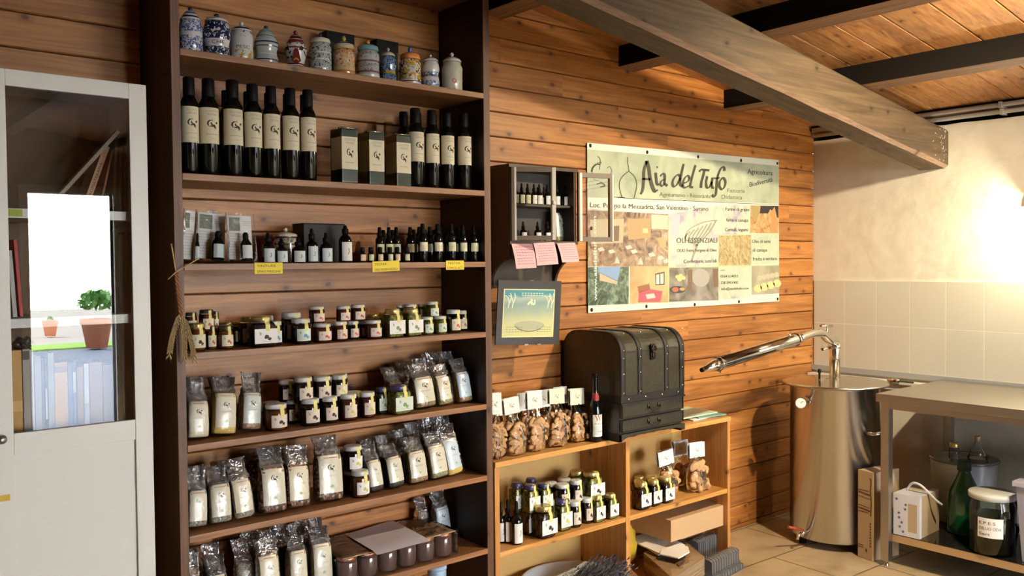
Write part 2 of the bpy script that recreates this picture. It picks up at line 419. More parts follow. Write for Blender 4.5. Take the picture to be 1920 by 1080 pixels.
# left and front walls, floor
struct(MB().box(-2.6, -2.5, -4, W, 0, 3.6).build('wall_left', sidewood))
mb = MB(); DX0, DX1, DZ = 1.70, 2.44, 2.24; WX0, WX1, WZ0, WZ1 = 3.08, 4.72, 0.45, 2.25
mb.box(-2.6, DX0, -4.1, -4.0, 0, 3.6); mb.box(DX0, DX1, -4.1, -4.0, DZ, 3.6); mb.box(DX1, WX0, -4.1, -4.0, 0, 3.6)
mb.box(WX0, WX1, -4.1, -4.0, 0, WZ0); mb.box(WX0, WX1, -4.1, -4.0, WZ1, 3.6); mb.box(WX1, XR+0.1, -4.1, -4.0, 0, 3.6)
struct(mb.build('wall_front', frontwood))
mb = MB()
for a, b2, c, d in ((DX0-0.07, DX0, 0, DZ+0.07), (DX1, DX1+0.07, 0, DZ+0.07), (DX0, DX1, DZ, DZ+0.07)): mb.box(a, b2, -4.12, -3.97, c, d)
struct(mb.build('door_1', mat('door_frame_paint', (0.55, 0.55, 0.52), 0.5)))
mb = MB()
for a, b2, c, d in ((WX0-0.06, WX0, WZ0-0.06, WZ1+0.06), (WX1, WX1+0.06, WZ0-0.06, WZ1+0.06), (WX0, WX1, WZ1, WZ1+0.06), (WX0, WX1, WZ0-0.06, WZ0), (3.88, 3.92, WZ0, WZ1)): mb.box(a, b2, -4.12, -3.97, c, d)
struct(mb.build('added_fill_window', MATS['door_frame_paint']))  # unseen window, added to let in soft fill light

def floor_mat():
    m, n, b = nt('floor_stone'); L = n.links; tc = n.nodes.new('ShaderNodeTexCoord')
    mp = n.nodes.new('ShaderNodeMapping'); mp.inputs['Rotation'].default_value = (0, 0, R(2)); mp.inputs['Location'].default_value = (0.20, 0.13, 0); L.new(tc.outputs['Object'], mp.inputs[0])
    br = n.nodes.new('ShaderNodeTexBrick'); br.offset = 0.5; br.inputs['Scale'].default_value = 1.0
    br.inputs['Brick Width'].default_value = 0.62; br.inputs['Row Height'].default_value = 0.41; br.inputs['Mortar Size'].default_value = 0.0045
    br.inputs['Color1'].default_value = (0.56, 0.44, 0.27, 1); br.inputs['Color2'].default_value = (0.50, 0.39, 0.235, 1); br.inputs['Mortar'].default_value = (0.17, 0.12, 0.07, 1)
    L.new(mp.outputs[0], br.inputs['Vector'])
    no = n.nodes.new('ShaderNodeTexNoise'); no.inputs['Scale'].default_value = 4.5; no.inputs['Detail'].default_value = 7; L.new(tc.outputs['Object'], no.inputs['Vector'])
    r = ramp(n, no.outputs['Fac'], [(0.3, (0.62, 0.58, 0.52)), (0.55, (1, 1, 1)), (0.75, (1.0, 0.97, 0.9))])
    mx = n.nodes.new('ShaderNodeMixRGB'); mx.blend_type = 'MULTIPLY'; mx.inputs[0].default_value = 1; L.new(br.outputs['Color'], mx.inputs[1]); L.new(r.outputs[0], mx.inputs[2])
    L.new(mx.outputs[0], b.inputs['Base Color']); b.inputs['Roughness'].default_value = 0.42
    bp = n.nodes.new('ShaderNodeBump'); bp.inputs['Strength'].default_value = 0.3; bp.inputs['Distance'].default_value = 0.01; bp.invert = True
    L.new(br.outputs['Fac'], bp.inputs['Height']); L.new(bp.outputs[0], b.inputs['Normal']); return m
struct(MB().box(-2.6, XR+0.1, -4.1, W+0.1, -0.06, 0).build('floor', floor_mat()))
# boarded ceiling that falls towards the right wall
mb = MB(); y = -4.1
while y < W:
    y1 = min(W+0.06, y+0.205)
    V = []
    for x in (-2.6, XR+0.12):
        c = ceil_z(x); V += [(x, y+0.0015, c+0.004), (x, y+0.006, c), (x, y1-0.006, c), (x, y1-0.0015, c+0.004), (x, y1, c+0.03), (x, y, c+0.03)]
    mb.add(V, [(q, (q+1) % 6, 6+(q+1) % 6, 6+q) for q in range(6)]); y += 0.205
struct(mb.build('ceiling', ceilwood))

# purlins and the big rafter
for i, x in enumerate((3.213-0.857*3, 3.213-0.857*2, 3.213-0.857, 3.213, 3.213+0.853, 4.955, 3.213-0.857*4, 3.213-0.857*5)):
    w = 0.103 if i != 5 else 0.06; h = 0.102 if i != 5 else 0.03
    def c(xx): return ceil_z(xx)
    mb = MB()
    V = []
    for y in (-4.0, W+0.004):
        V += [(x, y, c(x)-h+0.0), (x+w, y, c(x+w)-h), (x+w, y, c(x+w)), (x, y, c(x))]
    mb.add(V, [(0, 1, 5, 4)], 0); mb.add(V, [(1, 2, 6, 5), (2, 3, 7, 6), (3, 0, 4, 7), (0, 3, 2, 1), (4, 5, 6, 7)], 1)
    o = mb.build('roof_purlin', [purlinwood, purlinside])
    where = {3: 'behind the top of the sloping rafter, above the small wall cabinet', 4: 'nearest the white plaster wall but one', 5: 'running along the top of the plaster wall', 2: 'over the right side of the tall bookcase'}.get(i, 'far left, out over the tall bookcase and white cabinet')
    tag(o, 'shade-painted roof purlin ' + where, 'beam', 'roof purlins under the boarded ceiling')
def bz(x): return 2.06+0.145*(4.985-x)
mb = MB(); rnd = random.Random(8); rings = []
N = 44
for i in range(N+1):
    x = XR+0.06-(XR+0.06-(-2.3))*i/N; zb = bz(x); zt = zb+0.212; j = lambda a: rnd.uniform(-a, a)
    ch = 0.012+abs(j(0.006))
    rings.append([(x, 2.19, zb+ch), (x, 2.19+j(0.0008), zt-0.01), (x, 2.20, zt), (x, 2.347, zt), (x, 2.357, zt-0.01), (x, 2.357, zb+0.008), (x, 2.349, zb), (x, 2.19+ch+0.006, zb+j(0.001))])
o = len(mb.v); n = 8
for r in rings: mb.v += r
for i in range(N):
    for q in range(n):
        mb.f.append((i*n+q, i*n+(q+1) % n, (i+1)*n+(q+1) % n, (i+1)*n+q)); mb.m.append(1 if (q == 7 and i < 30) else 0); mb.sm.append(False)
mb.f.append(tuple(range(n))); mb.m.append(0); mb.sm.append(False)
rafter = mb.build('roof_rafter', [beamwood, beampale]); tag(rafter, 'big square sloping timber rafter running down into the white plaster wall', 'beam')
# the rest of the rafter hangs on its own: paint specks at its lower end
mb = MB(); rnd = random.Random(3)
for i in range(46):
    x = 4.96-abs(rnd.gauss(0, 0.07)); zz = bz(x)+0.02+rnd.random()*0.2; s = rnd.uniform(0.0012, 0.0032)
    mb.poly([(x+s*math.cos(a), 2.1893, zz+s*1.2*math.sin(a)) for a in [k*math.pi/3 for k in range(6)]])
sp = mb.build('paint_specks', whitep, rafter); sp['kind'] = 'stuff'
for i, (zz, yy) in enumerate(((2.364, 4.945), (2.330, 4.962))):
    mb = MB().tube([(yy, -3.9, zz), (yy, 2.18, zz), (yy, 3.0, zz)], 0.0125, 12)
    o = mb.build('conduit_pipe', mat('pvc_conduit', (0.55, 0.54, 0.50), 0.35))
    tag(o, ('upper' if i == 0 else 'lower') + ' of the two grey conduit pipes along the top of the plaster wall', 'pipe', 'conduit pipes')
    for yk in (1.9, 0.6, -0.8, 2.7): MB().box(yy-0.018, XR+0.02, yk-0.008, yk+0.008, zz-0.017, zz+0.015).build('clip', MATS['pvc_conduit'], o)

# ceiling spot light and wall sconce (both just outside the frame or at its edge)
t = empty('ceiling_spotlight', LAMP, label='small round ceiling lamp under the boards in front of the rafter', cat='lamp')
cz = ceil_z(LAMP.x)-LAMP.z
MB().lathe([(0.05, cz-0.02), (0.055, cz), ], seg=24).build('base', white, t)
MB().lathe([(0.008, 0.02), (0.008, cz-0.015)], seg=10).build('stem', white, t)
MB().lathe([(0.020, 0.02), (0.03, 0.015), (0.034, 0.0), (0.030, 0.0), (0.016, 0.014)], seg=24, cap1=False).build('shade', white, t)
t = empty('wall_sconce', SCONCE, label='half-bowl ceramic wall lamp glowing on the plaster wall at the right edge', cat='lamp')
mb = MB(); rings = []
P = [onX(1916, 343, 4.9), onX(1911, 360, 4.9), onX(1911, 385, 4.9)]
for rr, zz in ((0.078, 0.085), (0.080, 0.09), (0.078, 0.12), (0.062, 0.17), (0.035, 0.20), (0.004, 0.208), (0.030, 0.19), (0.056, 0.16), (0.071, 0.12), (0.074, 0.085)):
    rings.append([(0.000-rr*math.sin(2*math.pi*k/32), rr*math.cos(2*math.pi*k/32), zz) for k in range(33)])
for i in range(len(rings)-1):
    mb.add(rings[i]+rings[i+1], [(k, k+1, 34+k, 33+k) for k in range(32)], 0, True)
mb.build('shade', mat('sconce_ceramic', (0.62, 0.52, 0.40), 0.5), t)
MB().lathe([(0.004, 0.03), (0.018, 0.045), (0.020, 0.06), (0.012, 0.085), (0.012, 0.11)], c=(0.0, 0, 0.0), seg=14).build('bulb', mat('bulb_glow', (1, 0.85, 0.55), 0.4, emit=(1.0, 0.80, 0.45, 8.0)), t)
MB().tube([(0.082, 0, 0.16), (0.05, 0, 0.17), (0.0, 0, 0.19)], 0.007, 10).build('mount', white, t)

# ------------------------------------------------------------------ outside the doorway (seen only as a reflection in the glass door)
def mirror_pt(px, py, zz=None, yy=None, ym=2.5):
    P = onY(px, py, ym); d = P-CAM; d.y = -d.y
    t = (zz-P.z)/d.z if zz is not None else (yy-P.y)/d.y
    return P+d*t
g = mirror_pt(130, 655, zz=0)
struct(MB().box(-14, 16, -30, g.y-0.3, -0.08, -0.02).build('trim_6', mat('pale_gravel', (0.62, 0.60, 0.56), 0.8, var=0.1, vscale=3)))
struct(MB().box(-14, 16, g.y-0.3, -4.1, -0.08, -0.02).build('trim_7', mat('shaded_paving', (0.10, 0.125, 0.17), 0.7, var=0.2, vscale=3)))  # paving by the door, its bluish shade put into the colour
mb = MB().box(-6, 9, g.y-1.3, g.y-0.2, -0.02, 0.01)
lawn = mb.build('lawn', mat('lawn_green', (0.17, 0.32, 0.05), 0.9, var=0.3, vscale=20)); tag(lawn, 'strip of green lawn outside the doorway', 'grass'); lawn['kind'] = 'stuff'
potm = mat('terracotta', (0.45, 0.15, 0.07), 0.8); leafm = mat('leaf_green', (0.08, 0.22, 0.04), 0.6, var=0.4, vscale=40)
def plant(px, py, w_px, h_px, leaf_h, label, seed):
    rnd = random.Random(seed); P = mirror_pt(px, py, zz=0.0)
    d = (Vector((P.x, 5.0-P.y, 0))-Vector((CAM.x, CAM.y, 0))).length; r = w_px*d/FPX/2; h = h_px*d/FPX
    t = empty('potted_plant', (P.x, P.y-r, 0.01), label=label, cat='plant', group='potted plants in the garden')
    MB().lathe([(r*0.66, 0), (r*0.95, h*0.82), (r*1.05, h*0.83), (r*1.05, h), (r*0.9, h), (r*0.85, h*0.85)], seg=24).build('pot', potm, t)
    mb = MB()
    for i in range(170):
        a, el = rnd.uniform(0, 6.28), rnd.uniform(-0.2, 1.4); q = rnd.uniform(0.5, 1.0)*leaf_h*0.5
        c = Vector((q*math.cos(a)*math.cos(el)*1.2, q*math.sin(a)*math.cos(el)*1.2, h+leaf_h*0.42+q*math.sin(el)*0.95-0.02)); s = rnd.uniform(0.05, 0.09)*leaf_h*2
        u = Vector((rnd.uniform(-1, 1), rnd.uniform(-1, 1), rnd.uniform(-1, 1))).normalized(); v = u.orthogonal()
        mb.add([c-u*s, c+v*s*0.45, c+u*s, c-v*s*0.45], [(0, 1, 2, 3)])
    mb.build('foliage', leafm, t)
plant(190, 655, 50, 50, 0.62, 'large leafy shrub in a terracotta pot outside the doorway', 1)
plant(98, 632, 24, 26, 0.12, 'small terracotta pot with a low plant outside the doorway', 2)

# ------------------------------------------------------------------ tall open bookcase
YB = 2.72; BX0, BX1 = 0.912, 2.148
SHELF = [2.218, 1.836, 1.556, 1.278, 0.991, 0.706, 0.413]
bc = empty('bookcase', ((BX0+BX1)/2, 2.87, 0), label='tall dark brown open wooden bookcase filled with jars, bottles and bags', cat='bookcase')
def lb(o, p): o.location = -p.location; return o
def prt(mbx, name, mats, root):
    o = mbx.build(name, mats, root); o.location = -Vector(root.location); return o
for a, b2 in ((BX0, BX0+0.026), (BX1-0.030, BX1)):
    prt(MB().box(a, b2, YB-0.004, YB+0.004, 0, 2.80).add([(a, YB+0.004, 0), (b2, YB+0.004, 0), (b2, W-0.002, 0), (a, W-0.002, 0), (a, YB+0.004, 2.8), (b2, YB+0.004, 2.8), (b2, W-0.002, 2.8), (a, W-0.002, 2.8)], [(0, 3, 2, 1), (4, 5, 6, 7), (1, 2, 6, 5), (3, 0, 4, 7)], 1), 'side_panel', [postwood, shadewood], bc)
for z in SHELF: prt(MB().box(BX0+0.027, BX1-0.031, YB-0.006, W-0.003, z-0.021, z, 0, 0.002), 'shelf', shelfwood, bc)
prt(MB().box(BX0+0.027, BX1-0.031, YB, W-0.003, 2.603, 2.63), 'top_board', shelfwood, bc)
prt(MB().box(BX0+0.027, BX1-0.031, YB, W-0.003, 0.06, 0.085), 'bottom_board', shelfwood, bc)

# ------------------------------------------------------------------ low golden pine unit
YU = 2.71; UX0, UX1, UD0, UD1, UZ, UM = 2.152, 3.70, 2.917, 2.943, 0.753, 0.383
un = empty('pine_shelf_unit', ((UX0+UX1)/2, 2.86, 0), label='low golden pine shelf unit with two bays beside the bookcase', cat='shelf unit')
prt(MB().box(UX0, UX1, YU-0.004, W-0.003, UZ-0.022, UZ, 0, 0.002), 'top_board', goldx, un)
for a, b2 in ((UX0, UX0+0.024), (UD0, UD1), (UX1-0.024, UX1-0.002)): prt(MB().box(a, b2, YU, W-0.010, 0, UZ-0.0225), 'side_panel' if a != UD0 else 'divider', goldz, un)
for a, b2 in ((UX0+0.0245, UD0-0.0005), (UD1+0.0005, UX1-0.0245)):
    prt(MB().box(a, b2, YU+0.002, W-0.010, UM-0.022, UM, 0, 0.002), 'shelf', goldx, un)
    prt(MB().box(a, b2, YU+0.01, W-0.010, 0.0, 0.04), 'bottom_board', goldx, un)
prt(MB().box(UX0+0.002, UX1-0.004, W-0.009, W-0.003, 0.01, UZ-0.023), 'back_panel', mat('yellow_hardboard', (0.56, 0.36, 0.12), 0.6, var=0.05, vscale=4), un)

# ------------------------------------------------------------------ white cabinet with glass door
CY = 2.50                                                   # front face
A = onY(277, 158, CY); Bp = onY(289, 1000, CY)
CX1 = (A.x+Bp.x)/2; CT = A.z; CX0 = CX1-0.80
gl0 = onY(13, 160, CY); gl1 = onY(252, 786, CY)
gx0, gx1 = onY(18, 500, CY).x, onY(248, 500, CY).x; gzt = onY(130, 173, CY).z; gzb = onY(140, 800, CY).z
cab = empty('glass_door_cabinet', ((CX0+CX1)/2, CY+0.2, 0), label='white painted cabinet with glazed upper doors at the left edge', cat='cabinet')
m = MB(); t_ = 0.02; y0, y1 = CY+0.02, 2.80
m.box(CX0, CX0+t_, y0, y1, 0, CT); m.box(CX1-t_, CX1, y0, y1, 0, CT); m.box(CX0+t_, CX1-t_, y0, y1, CT-t_, CT); m.box(CX0+t_, CX1-t_, y0, y1, 0.0, 0.08)
m.box(CX0+t_, CX1-t_, y1-0.012, y1-0.002, 0.08, CT-t_, 1)
m.box(CX0+t_, CX1-t_, y0+0.01, y1-0.012, gzb-0.05, gzb-0.03)
prt(m, 'carcass', [white, mat('brown_cabinet_back', (0.12, 0.075, 0.04), 0.7)], cab)
sh1, sh2 = onY(100, 393, CY+0.03).z, onY(220, 590, CY+0.03).z
for z in (sh1, sh2, 1.70): 
    if z < 1.69 or True:
        pass
for z in (sh1, sh2): prt(MB().box(CX0+t_, CX1-t_, y0+0.01, y1-0.012, z-0.024, z), 'shelf', white, cab)
mid = gx0-0.062
def door(x0, x1, gx0, gx1, knobx):
    m = MB(); yy0, yy1 = CY, CY+0.018
    m.box(x0, gx0, yy0, yy1, 0.03, CT-0.003, 0, 0.002); m.box(gx1, x1, yy0, yy1, 0.03, CT-0.003, 0, 0.002)
    m.box(gx0, gx1, yy0, yy1, gzt, CT-0.003, 0, 0.002); m.box(gx0, gx1, yy0, yy1, gzb-0.055, gzb, 0, 0.002)
    m.box(gx0, gx1, yy0, yy1, 0.03, 0.10, 0, 0.002); m.box(gx0, gx1, yy0+0.008, yy1-0.001, 0.10, gzb-0.055)
    d = prt(m, 'door', white, cab)
    g_ = MB().box(gx0, gx1, yy0+0.007, yy0+0.010, gzb, gzt).build('pane', glassm, d)
    h = MB().lathe([(0.004, 0), (0.005, 0.012), (0.012, 0.018), (0.011, 0.026), (0.003, 0.03)], seg=14)
    h.v = [(knobx+v[0], CY-v[2], 1.12+v[1]) for v in h.v]; h.build('knob', mat('pewter_knob', (0.35, 0.34, 0.33), 0.35, 0.9), d)
    return d
kn = onY(1, 838, CY)
d = door(mid+0.001, CX1-0.001, gx0, gx1, kn.x)
door(CX0+0.001, mid-0.001, CX0+0.063, mid-0.063, mid-0.03)
tp = onY(8, 934, CY-0.001)
MB().box(mid-0.02, onY(19, 932, CY).x, CY-0.0015, CY-0.0005, tp.z-0.008, tp.z+0.008).build('tape_strip', mat('yellow_tape', (0.62, 0.42, 0.05), 0.6), d)

# ------------------------------------------------------------------ books in the cabinet
def book(px0, px1, pt, pb, y, col, label, lean=0.0, strip=None, dz=0.0, zb=None, d=0.12, word=None):
    a, b2 = onY(px0, pb, y), onY(px1, pb, y); top = onY((px0+px1)/2, pt, y).z
    w = max(0.006, b2.x-a.x-0.0008); h = top-zb
    if lean: h = h/math.cos(abs(lean))
    t = empty('book', ((a.x+b2.x)/2, y, zb+0.0005+(0.5*w*abs(math.sin(lean)))), ry=lean, label=label, cat='book', group='books in the white cabinet')
    cm = mat('book_cover_%d' % (hash(col) % 9999), col, 0.55)
    m = MB().box(-w/2, w/2, 0, 0.004, 0, h, 0, 0.0008); m.box(-w/2, -w/2+0.0015, 0.004, d, 0, h); m.box(w/2-0.0015, w/2, 0.004, d, 0, h)
    m.build('cover', cm, t); MB().box(-w/2+0.0016, w/2-0.0016, 0.0042, d-0.004, 0.003, h-0.003).build('pages', creamp, t)
    if strip: MB().box(-w/2+0.001, w/2-0.001, -0.0006, 0.0002, h*strip[0], h*strip[1]).build('spine_label', mat('spine_label_%d' % (hash(strip[2]) % 999), strip[2], 0.6), t)
    if word:
        MB().text(word, h*0.25, -w*0.25, h*0.55, w*0.45, lambda u, v: (-v, -0.0008, u)).build('spine_title', ink, t)
    return t
zl = gzb-0.03+0.0005
yb_ = 2.60
OR, GR, BL, WH, DK, BR, GY = (0.62, 0.36, 0.10), (0.36, 0.36, 0.33), (0.10, 0.16, 0.30), (0.62, 0.62, 0.60), (0.03, 0.03, 0.035), (0.30, 0.19, 0.10), (0.16, 0.16, 0.16)
row = [(24, 44, 657, OR, 'fat orange book, leftmost on the bottom shelf of the white cabinet', (0.30, 0.42, (0.75, 0.5, 0.2))),
       (45, 59, 655, GR, 'grey book with a dark top beside the fat orange book', (0.88, 0.98, DK)),
       (59, 66, 656, WH, 'thin white book, third on the bottom shelf of the cabinet', None),
       (67, 80, 668, GR, 'pale grey book, fourth on the bottom shelf of the cabinet', None),
       (80, 85, 672, DK, 'very thin black book, first of the black pair in the cabinet', None),
       (86, 91, 672, DK, 'very thin black book, second of the black pair in the cabinet', (0.2, 0.6, WH)),
       (92, 104, 662, GR, 'grey book just right of the two thin black books', None),
       (104, 129, 680, OR, 'wide orange-brown book in the middle of the cabinet row', (0.86, 0.95, BR)),
       (129, 138, 680, BL, 'blue book, left one of the two blue books in the cabinet', None),
       (138, 145, 678, BL, 'blue book, right one of the two blue books in the cabinet', (0.55, 0.85, WH)),
       (146, 158, 688, BR, 'short brown book before the narrow white spine', None),
       (159, 169, 682, WH, 'narrow white spine standing out among brown books', (0.1, 0.4, (0.5, 0.5, 0.5))),
       (170, 194, 680, BR, 'wide brown book right of the narrow white spine', None),
       (195, 212, 684, BR, 'plain brown book, last brown one in the row', None),
       (213, 232, 606, GY, 'tall dark grey ring binder at the right end of the cabinet', None)]
for x0, x1, yt, colr, lbl, st in row: book(x0, x1, yt, 800, yb_, colr, lbl, strip=st, zb=zl)
z2 = sh2+0.0005
book(24, 33, 470, 585, yb_, (0.55, 0.55, 0.50), 'cream thin book leaning at the left end of the middle shelf', zb=z2, lean=R(-3))
book(37, 44, 450, 585, yb_, (0.50, 0.05, 0.04), 'thin red book leaning at the left end of the middle shelf', zb=z2, lean=R(-3))
book(214, 224, 430, 582, yb_, GY, 'dark grey folder, left one of three on the middle shelf', zb=z2)
book(225, 235, 440, 582, yb_, (0.22, 0.22, 0.22), 'grey folder, middle one of three on the middle shelf', zb=z2)
book(236, 245, 435, 582, yb_, GY, 'dark grey folder, right one of three on the middle shelf', zb=z2)
z1_ = sh1+0.0005
def lean_plank(p0, p1, th, y, name, colr, label, word=None, d=0.1):
    a, b2 = onY(*p0, y), onY(*p1, y); v = b2-a; L_ = v.length; ang = math.atan2(v.x, v.z)
    t = empty(name, a, ry=ang, label=label, cat='book', group='books in the white cabinet')
    m = MB().box(-th, 0, 0, d, 0, L_, 0, 0.001); m.build('cover', mat('leaning_%s' % label.split()[0], colr, 0.6), t)
    if word: MB().text(word, L_*0.12, -th*0.3+th/2, L_*0.6, th*0.5, lambda u, v_: (-v_-th*0.0, -0.0008, u)).build('spine_title', ink, t)
    return t
lean_plank((98, 388), (226, 248), 0.010, 2.56, 'book', (0.30, 0.24, 0.17), 'long thin tan folder leaning at a slant on the top shelf', d=0.045)
lean_plank((166, 388), (206, 276), 0.016, 2.61, 'book', (0.52, 0.30, 0.17), 'slanting orange-brown book with a lettered spine on the top shelf', 'AROMATERAPIA')
lean_plank((190, 388), (213, 282), 0.005, 2.62, 'book', (0.16, 0.22, 0.30), 'slanting blue-grey book on the top shelf of the cabinet')
lean_plank((215, 388), (221.5, 262), 0.007, 2.62, 'book', (0.45, 0.45, 0.38), 'almost upright cream book on the top shelf of the cabinet')
book(225, 231, 262, 388, 2.62, GY, 'dark book, left one of the pair at the right of the top shelf', zb=z1_)
book(232, 240, 258, 388, 2.62, (0.12, 0.12, 0.10), 'dark book, right one of the pair at the right of the top shelf', zb=z1_)
a, b2 = onY(16, 393, CY+0.028), onY(42, 393, CY+0.028)
o = MB().box(a.x, b2.x, CY+0.0275, CY+0.0295, sh1-0.020, sh1-0.002).build('shelf_note', mat('lime_note', (0.42, 0.52, 0.06), 0.7)); tag(o, 'small lime green note on the edge of the cabinet shelf', 'note')
# a little dark sculpture of pebbles on the fat books
mb = MB(); rnd = random.Random(5); p = onY(42, 645, 2.62)
for i in range(5): mb.blob((p.x-0.012+i*0.008, 2.63+rnd.uniform(-0.01, 0.01), onY(40, 657, yb_).z+0.014+0.008*(i % 2)), 0.012, 0.013, 0.012, rnd=rnd)
o = mb.build('dark_ornament', mat('black_glass', (0.02, 0.02, 0.022), 0.15)); tag(o, 'lumpy black ornament lying on top of the books', 'ornament')

# ------------------------------------------------------------------ product prototypes
EMB = [[(-0.15, 0.62, 0.5), (-0.42, 0.60, 1.1), (-0.66, 0.36, 1.5), (-0.72, 0.02, 1.5), (-0.60, -0.22, 0.9), (-0.52, -0.34, 0.3)],
       [(-0.22, 0.36, 0.4), (-0.20, 0.08, 1.5), (0.0, -0.10, 1.3), (0.22, -0.22, 2.4), (0.42, -0.44, 1.6), (0.56, -0.62, 0.5)],
       [(-0.46, -0.34, 0.4), (-0.18, -0.30, 1.4), (0.12, -0.30, 1.4)],
       [(0.24, -0.40, 0.8), (0.28, -0.62, 0.6), (0.24, -0.78, 0.4)], [(0.44, -0.50, 0.8), (0.50, -0.70, 0.6), (0.46, -0.84, 0.4)],
       [(0.52, 0.10, 0.6), (0.60, 0.20, 2.2), (0.70, 0.36, 1.9), (0.74, 0.48, 0.3)], [(-0.08, 0.86, 0.4), (-0.04, 0.62, 0.5), (-0.02, 0.5, 0.4)]]
def emblem(mb, cu, cv, s, fn, m):
    for st in EMB: mb.ribbon([(cu+p[0]*s, cv+p[1]*s, p[2]) for p in st], s*0.155, fn, m, 4)
def lines(mb, cu, v, w, h, fn, m, n=1, gap=0.003, seed=1):
    r = random.Random(seed)
    for i in range(n):
        u = cu-w/2
        while u < cu+w/2-0.002:
            l = min(r.uniform(0.0018, 0.005), cu+w/2-u); mb.add([fn(u, v-i*gap), fn(u+l, v-i*gap), fn(u+l, v-i*gap+h), fn(u, v-i*gap+h)], [(0, 1, 2, 3)], m); u += l+0.0009
def patch(mb, u0, u1, v0, v1, fn, m, n=8, nv=1):
    V = [fn(u0+(u1-u0)*i/n, v0+(v1-v0)*j/nv) for j in range(nv+1) for i in range(n+1)]
    return mb.add(V, [(j*(n+1)+i, j*(n+1)+i+1, (j+1)*(n+1)+i+1, (j+1)*(n+1)+i) for j in range(nv) for i in range(n)], m, True)
rdink = mat('brick_red_ink', (0.42, 0.13, 0.08), 0.7)
PROTO = {}
def proto(key, fn_):
    if key not in PROTO:
        o = fn_(); note_kids(o); PROTO[key] = [o, False]
    return PROTO[key]
def place(key, fn_, loc, label, cat, group, scale=(1, 1, 1), rz=0.0, rx=0.0, ry=0.0):
    p = proto(key, fn_)
    if not p[1]: o = p[0]; p[1] = True
    else: o = dup(p[0])
    o.location = loc; o.rotation_euler = (rx, ry, rz); o.scale = scale if isinstance(scale, (tuple, list)) else (scale,)*3
    tag(o, label, cat, group); return o

# a tall oil bottle 0.056 wide and 0.30 high
botg = mat('dark_bottle_glass', (0.004, 0.0045, 0.004), 0.06, coat=0.1, spec=0.4)
capb = mat('black_cap', (0.006, 0.006, 0.006), 0.5, spec=0.12)
def oil_bottle(text=True):
    t = empty('oil_bottle')
    r = 0.0275
    MB().lathe([(r*0.9, 0), (r, 0.004), (r, 0.214), (r*0.97, 0.222), (r*0.82, 0.232), (0.0175, 0.242), (0.0155, 0.25), (0.0155, 0.262)], seg=28).build('glass_body', botg, t)
    MB().lathe([(0.0172, 0.246), (0.0178, 0.248), (0.0172, 0.300), (0.0155, 0.303), (0.002, 0.3035)], seg=20).build('cap', capb, t)
    mb = MB(); f1 = cyl(r+0.0004); f2 = cyl(r+0.0008); hw = 0.041
    patch(mb, -hw, hw, 0.098, 0.210, f1, 0, 20)
    mb.text('OLIO EXTRA', -0.019, 0.196, 0.038, 0.0065, f2, 2); mb.text('VERGINE', -0.016, 0.186, 0.032, 0.0065, f2, 2)
    emblem(mb, 0.001, 0.158, 0.019, f2, 1); lines(mb, 0.0, 0.126, 0.036, 0.0018, f2, 2, 1); lines(mb, 0.002, 0.113, 0.012, 0.001, f2, 2, 1)
    mb.build('paper_label', [creamp, ink, inkgrey], t); return t
# a spray / dropper bottle
labp = mat('pale_blue_paper', (0.62, 0.70, 0.72), 0.7)
labg = mat('pale_green_paper', (0.62, 0.64, 0.42), 0.7)
def dropper(labmat, h=0.1, r=0.020, name='dropper_bottle', droph=0.035):
    t = empty(name); hb = h-droph
    MB().lathe([(r*0.9, 0), (r, 0.003), (r, hb*0.80), (r*0.8, hb*0.92), (r*0.42, hb), (r*0.42, hb+0.006)], seg=22).build('glass_body', botg, t)
    MB().lathe([(r*0.5, hb+0.003), (r*0.52, hb+0.018), (r*0.3, hb+0.020), (r*0.30, h-0.006), (r*0.18, h)], seg=16).build('dropper_cap', capb, t)
    mb = MB(); patch(mb, -r*1.05, r*1.05, hb*0.06, hb*0.74, cyl(r+0.0004), 0, 12); mb.ribbon([(-0.002, hb*0.30), (0.002, hb*0.4), (0.0, hb*0.52)], 0.004, cyl(r+0.0007), 1)
    mb.build('paper_label', [labmat, inkgrey], t); return t
def spray(labmat):
    t = empty('spray_bottle'); r = 0.0145; h = 0.128
    MB().lathe([(r*0.9, 0), (r, 0.003), (r, 0.082), (r*0.75, 0.090), (r*0.5, 0.094), (r*0.5, 0.1)], seg=20).build('glass_body', botg, t)
    MB().lathe([(r*0.62, 0.094), (r*0.62, 0.104), (r*0.5, 0.106), (r*0.42, h-0.003), (r*0.3, h)], seg=16).build('spray_cap', capb, t)
    mb = MB(); patch(mb, -r*1.2, r*1.2, 0.036, 0.066, cyl(r+0.0004), 0, 12); lines(mb, 0, 0.055, 0.016, 0.001, cyl(r+0.0007), 1, 3, 0.005); mb.build('paper_label', [labmat, inkgrey], t); return t
def vial(labmat):
    t = empty('essence_vial'); r = 0.0095
    MB().lathe([(r*0.9, 0), (r, 0.002), (r, 0.026), (r*0.55, 0.031)], seg=16).build('glass_body', botg, t)
    MB().lathe([(r*0.75, 0.030), (r*0.75, 0.044), (r*0.6, 0.0455)], seg=16).build('screw_cap', capb, t)
    mb = MB(); patch(mb, -r*1.1, r*1.1, 0.005, 0.024, cyl(r+0.0003), 0, 10); mb.build('paper_label', [labmat, inkgrey], t); return t
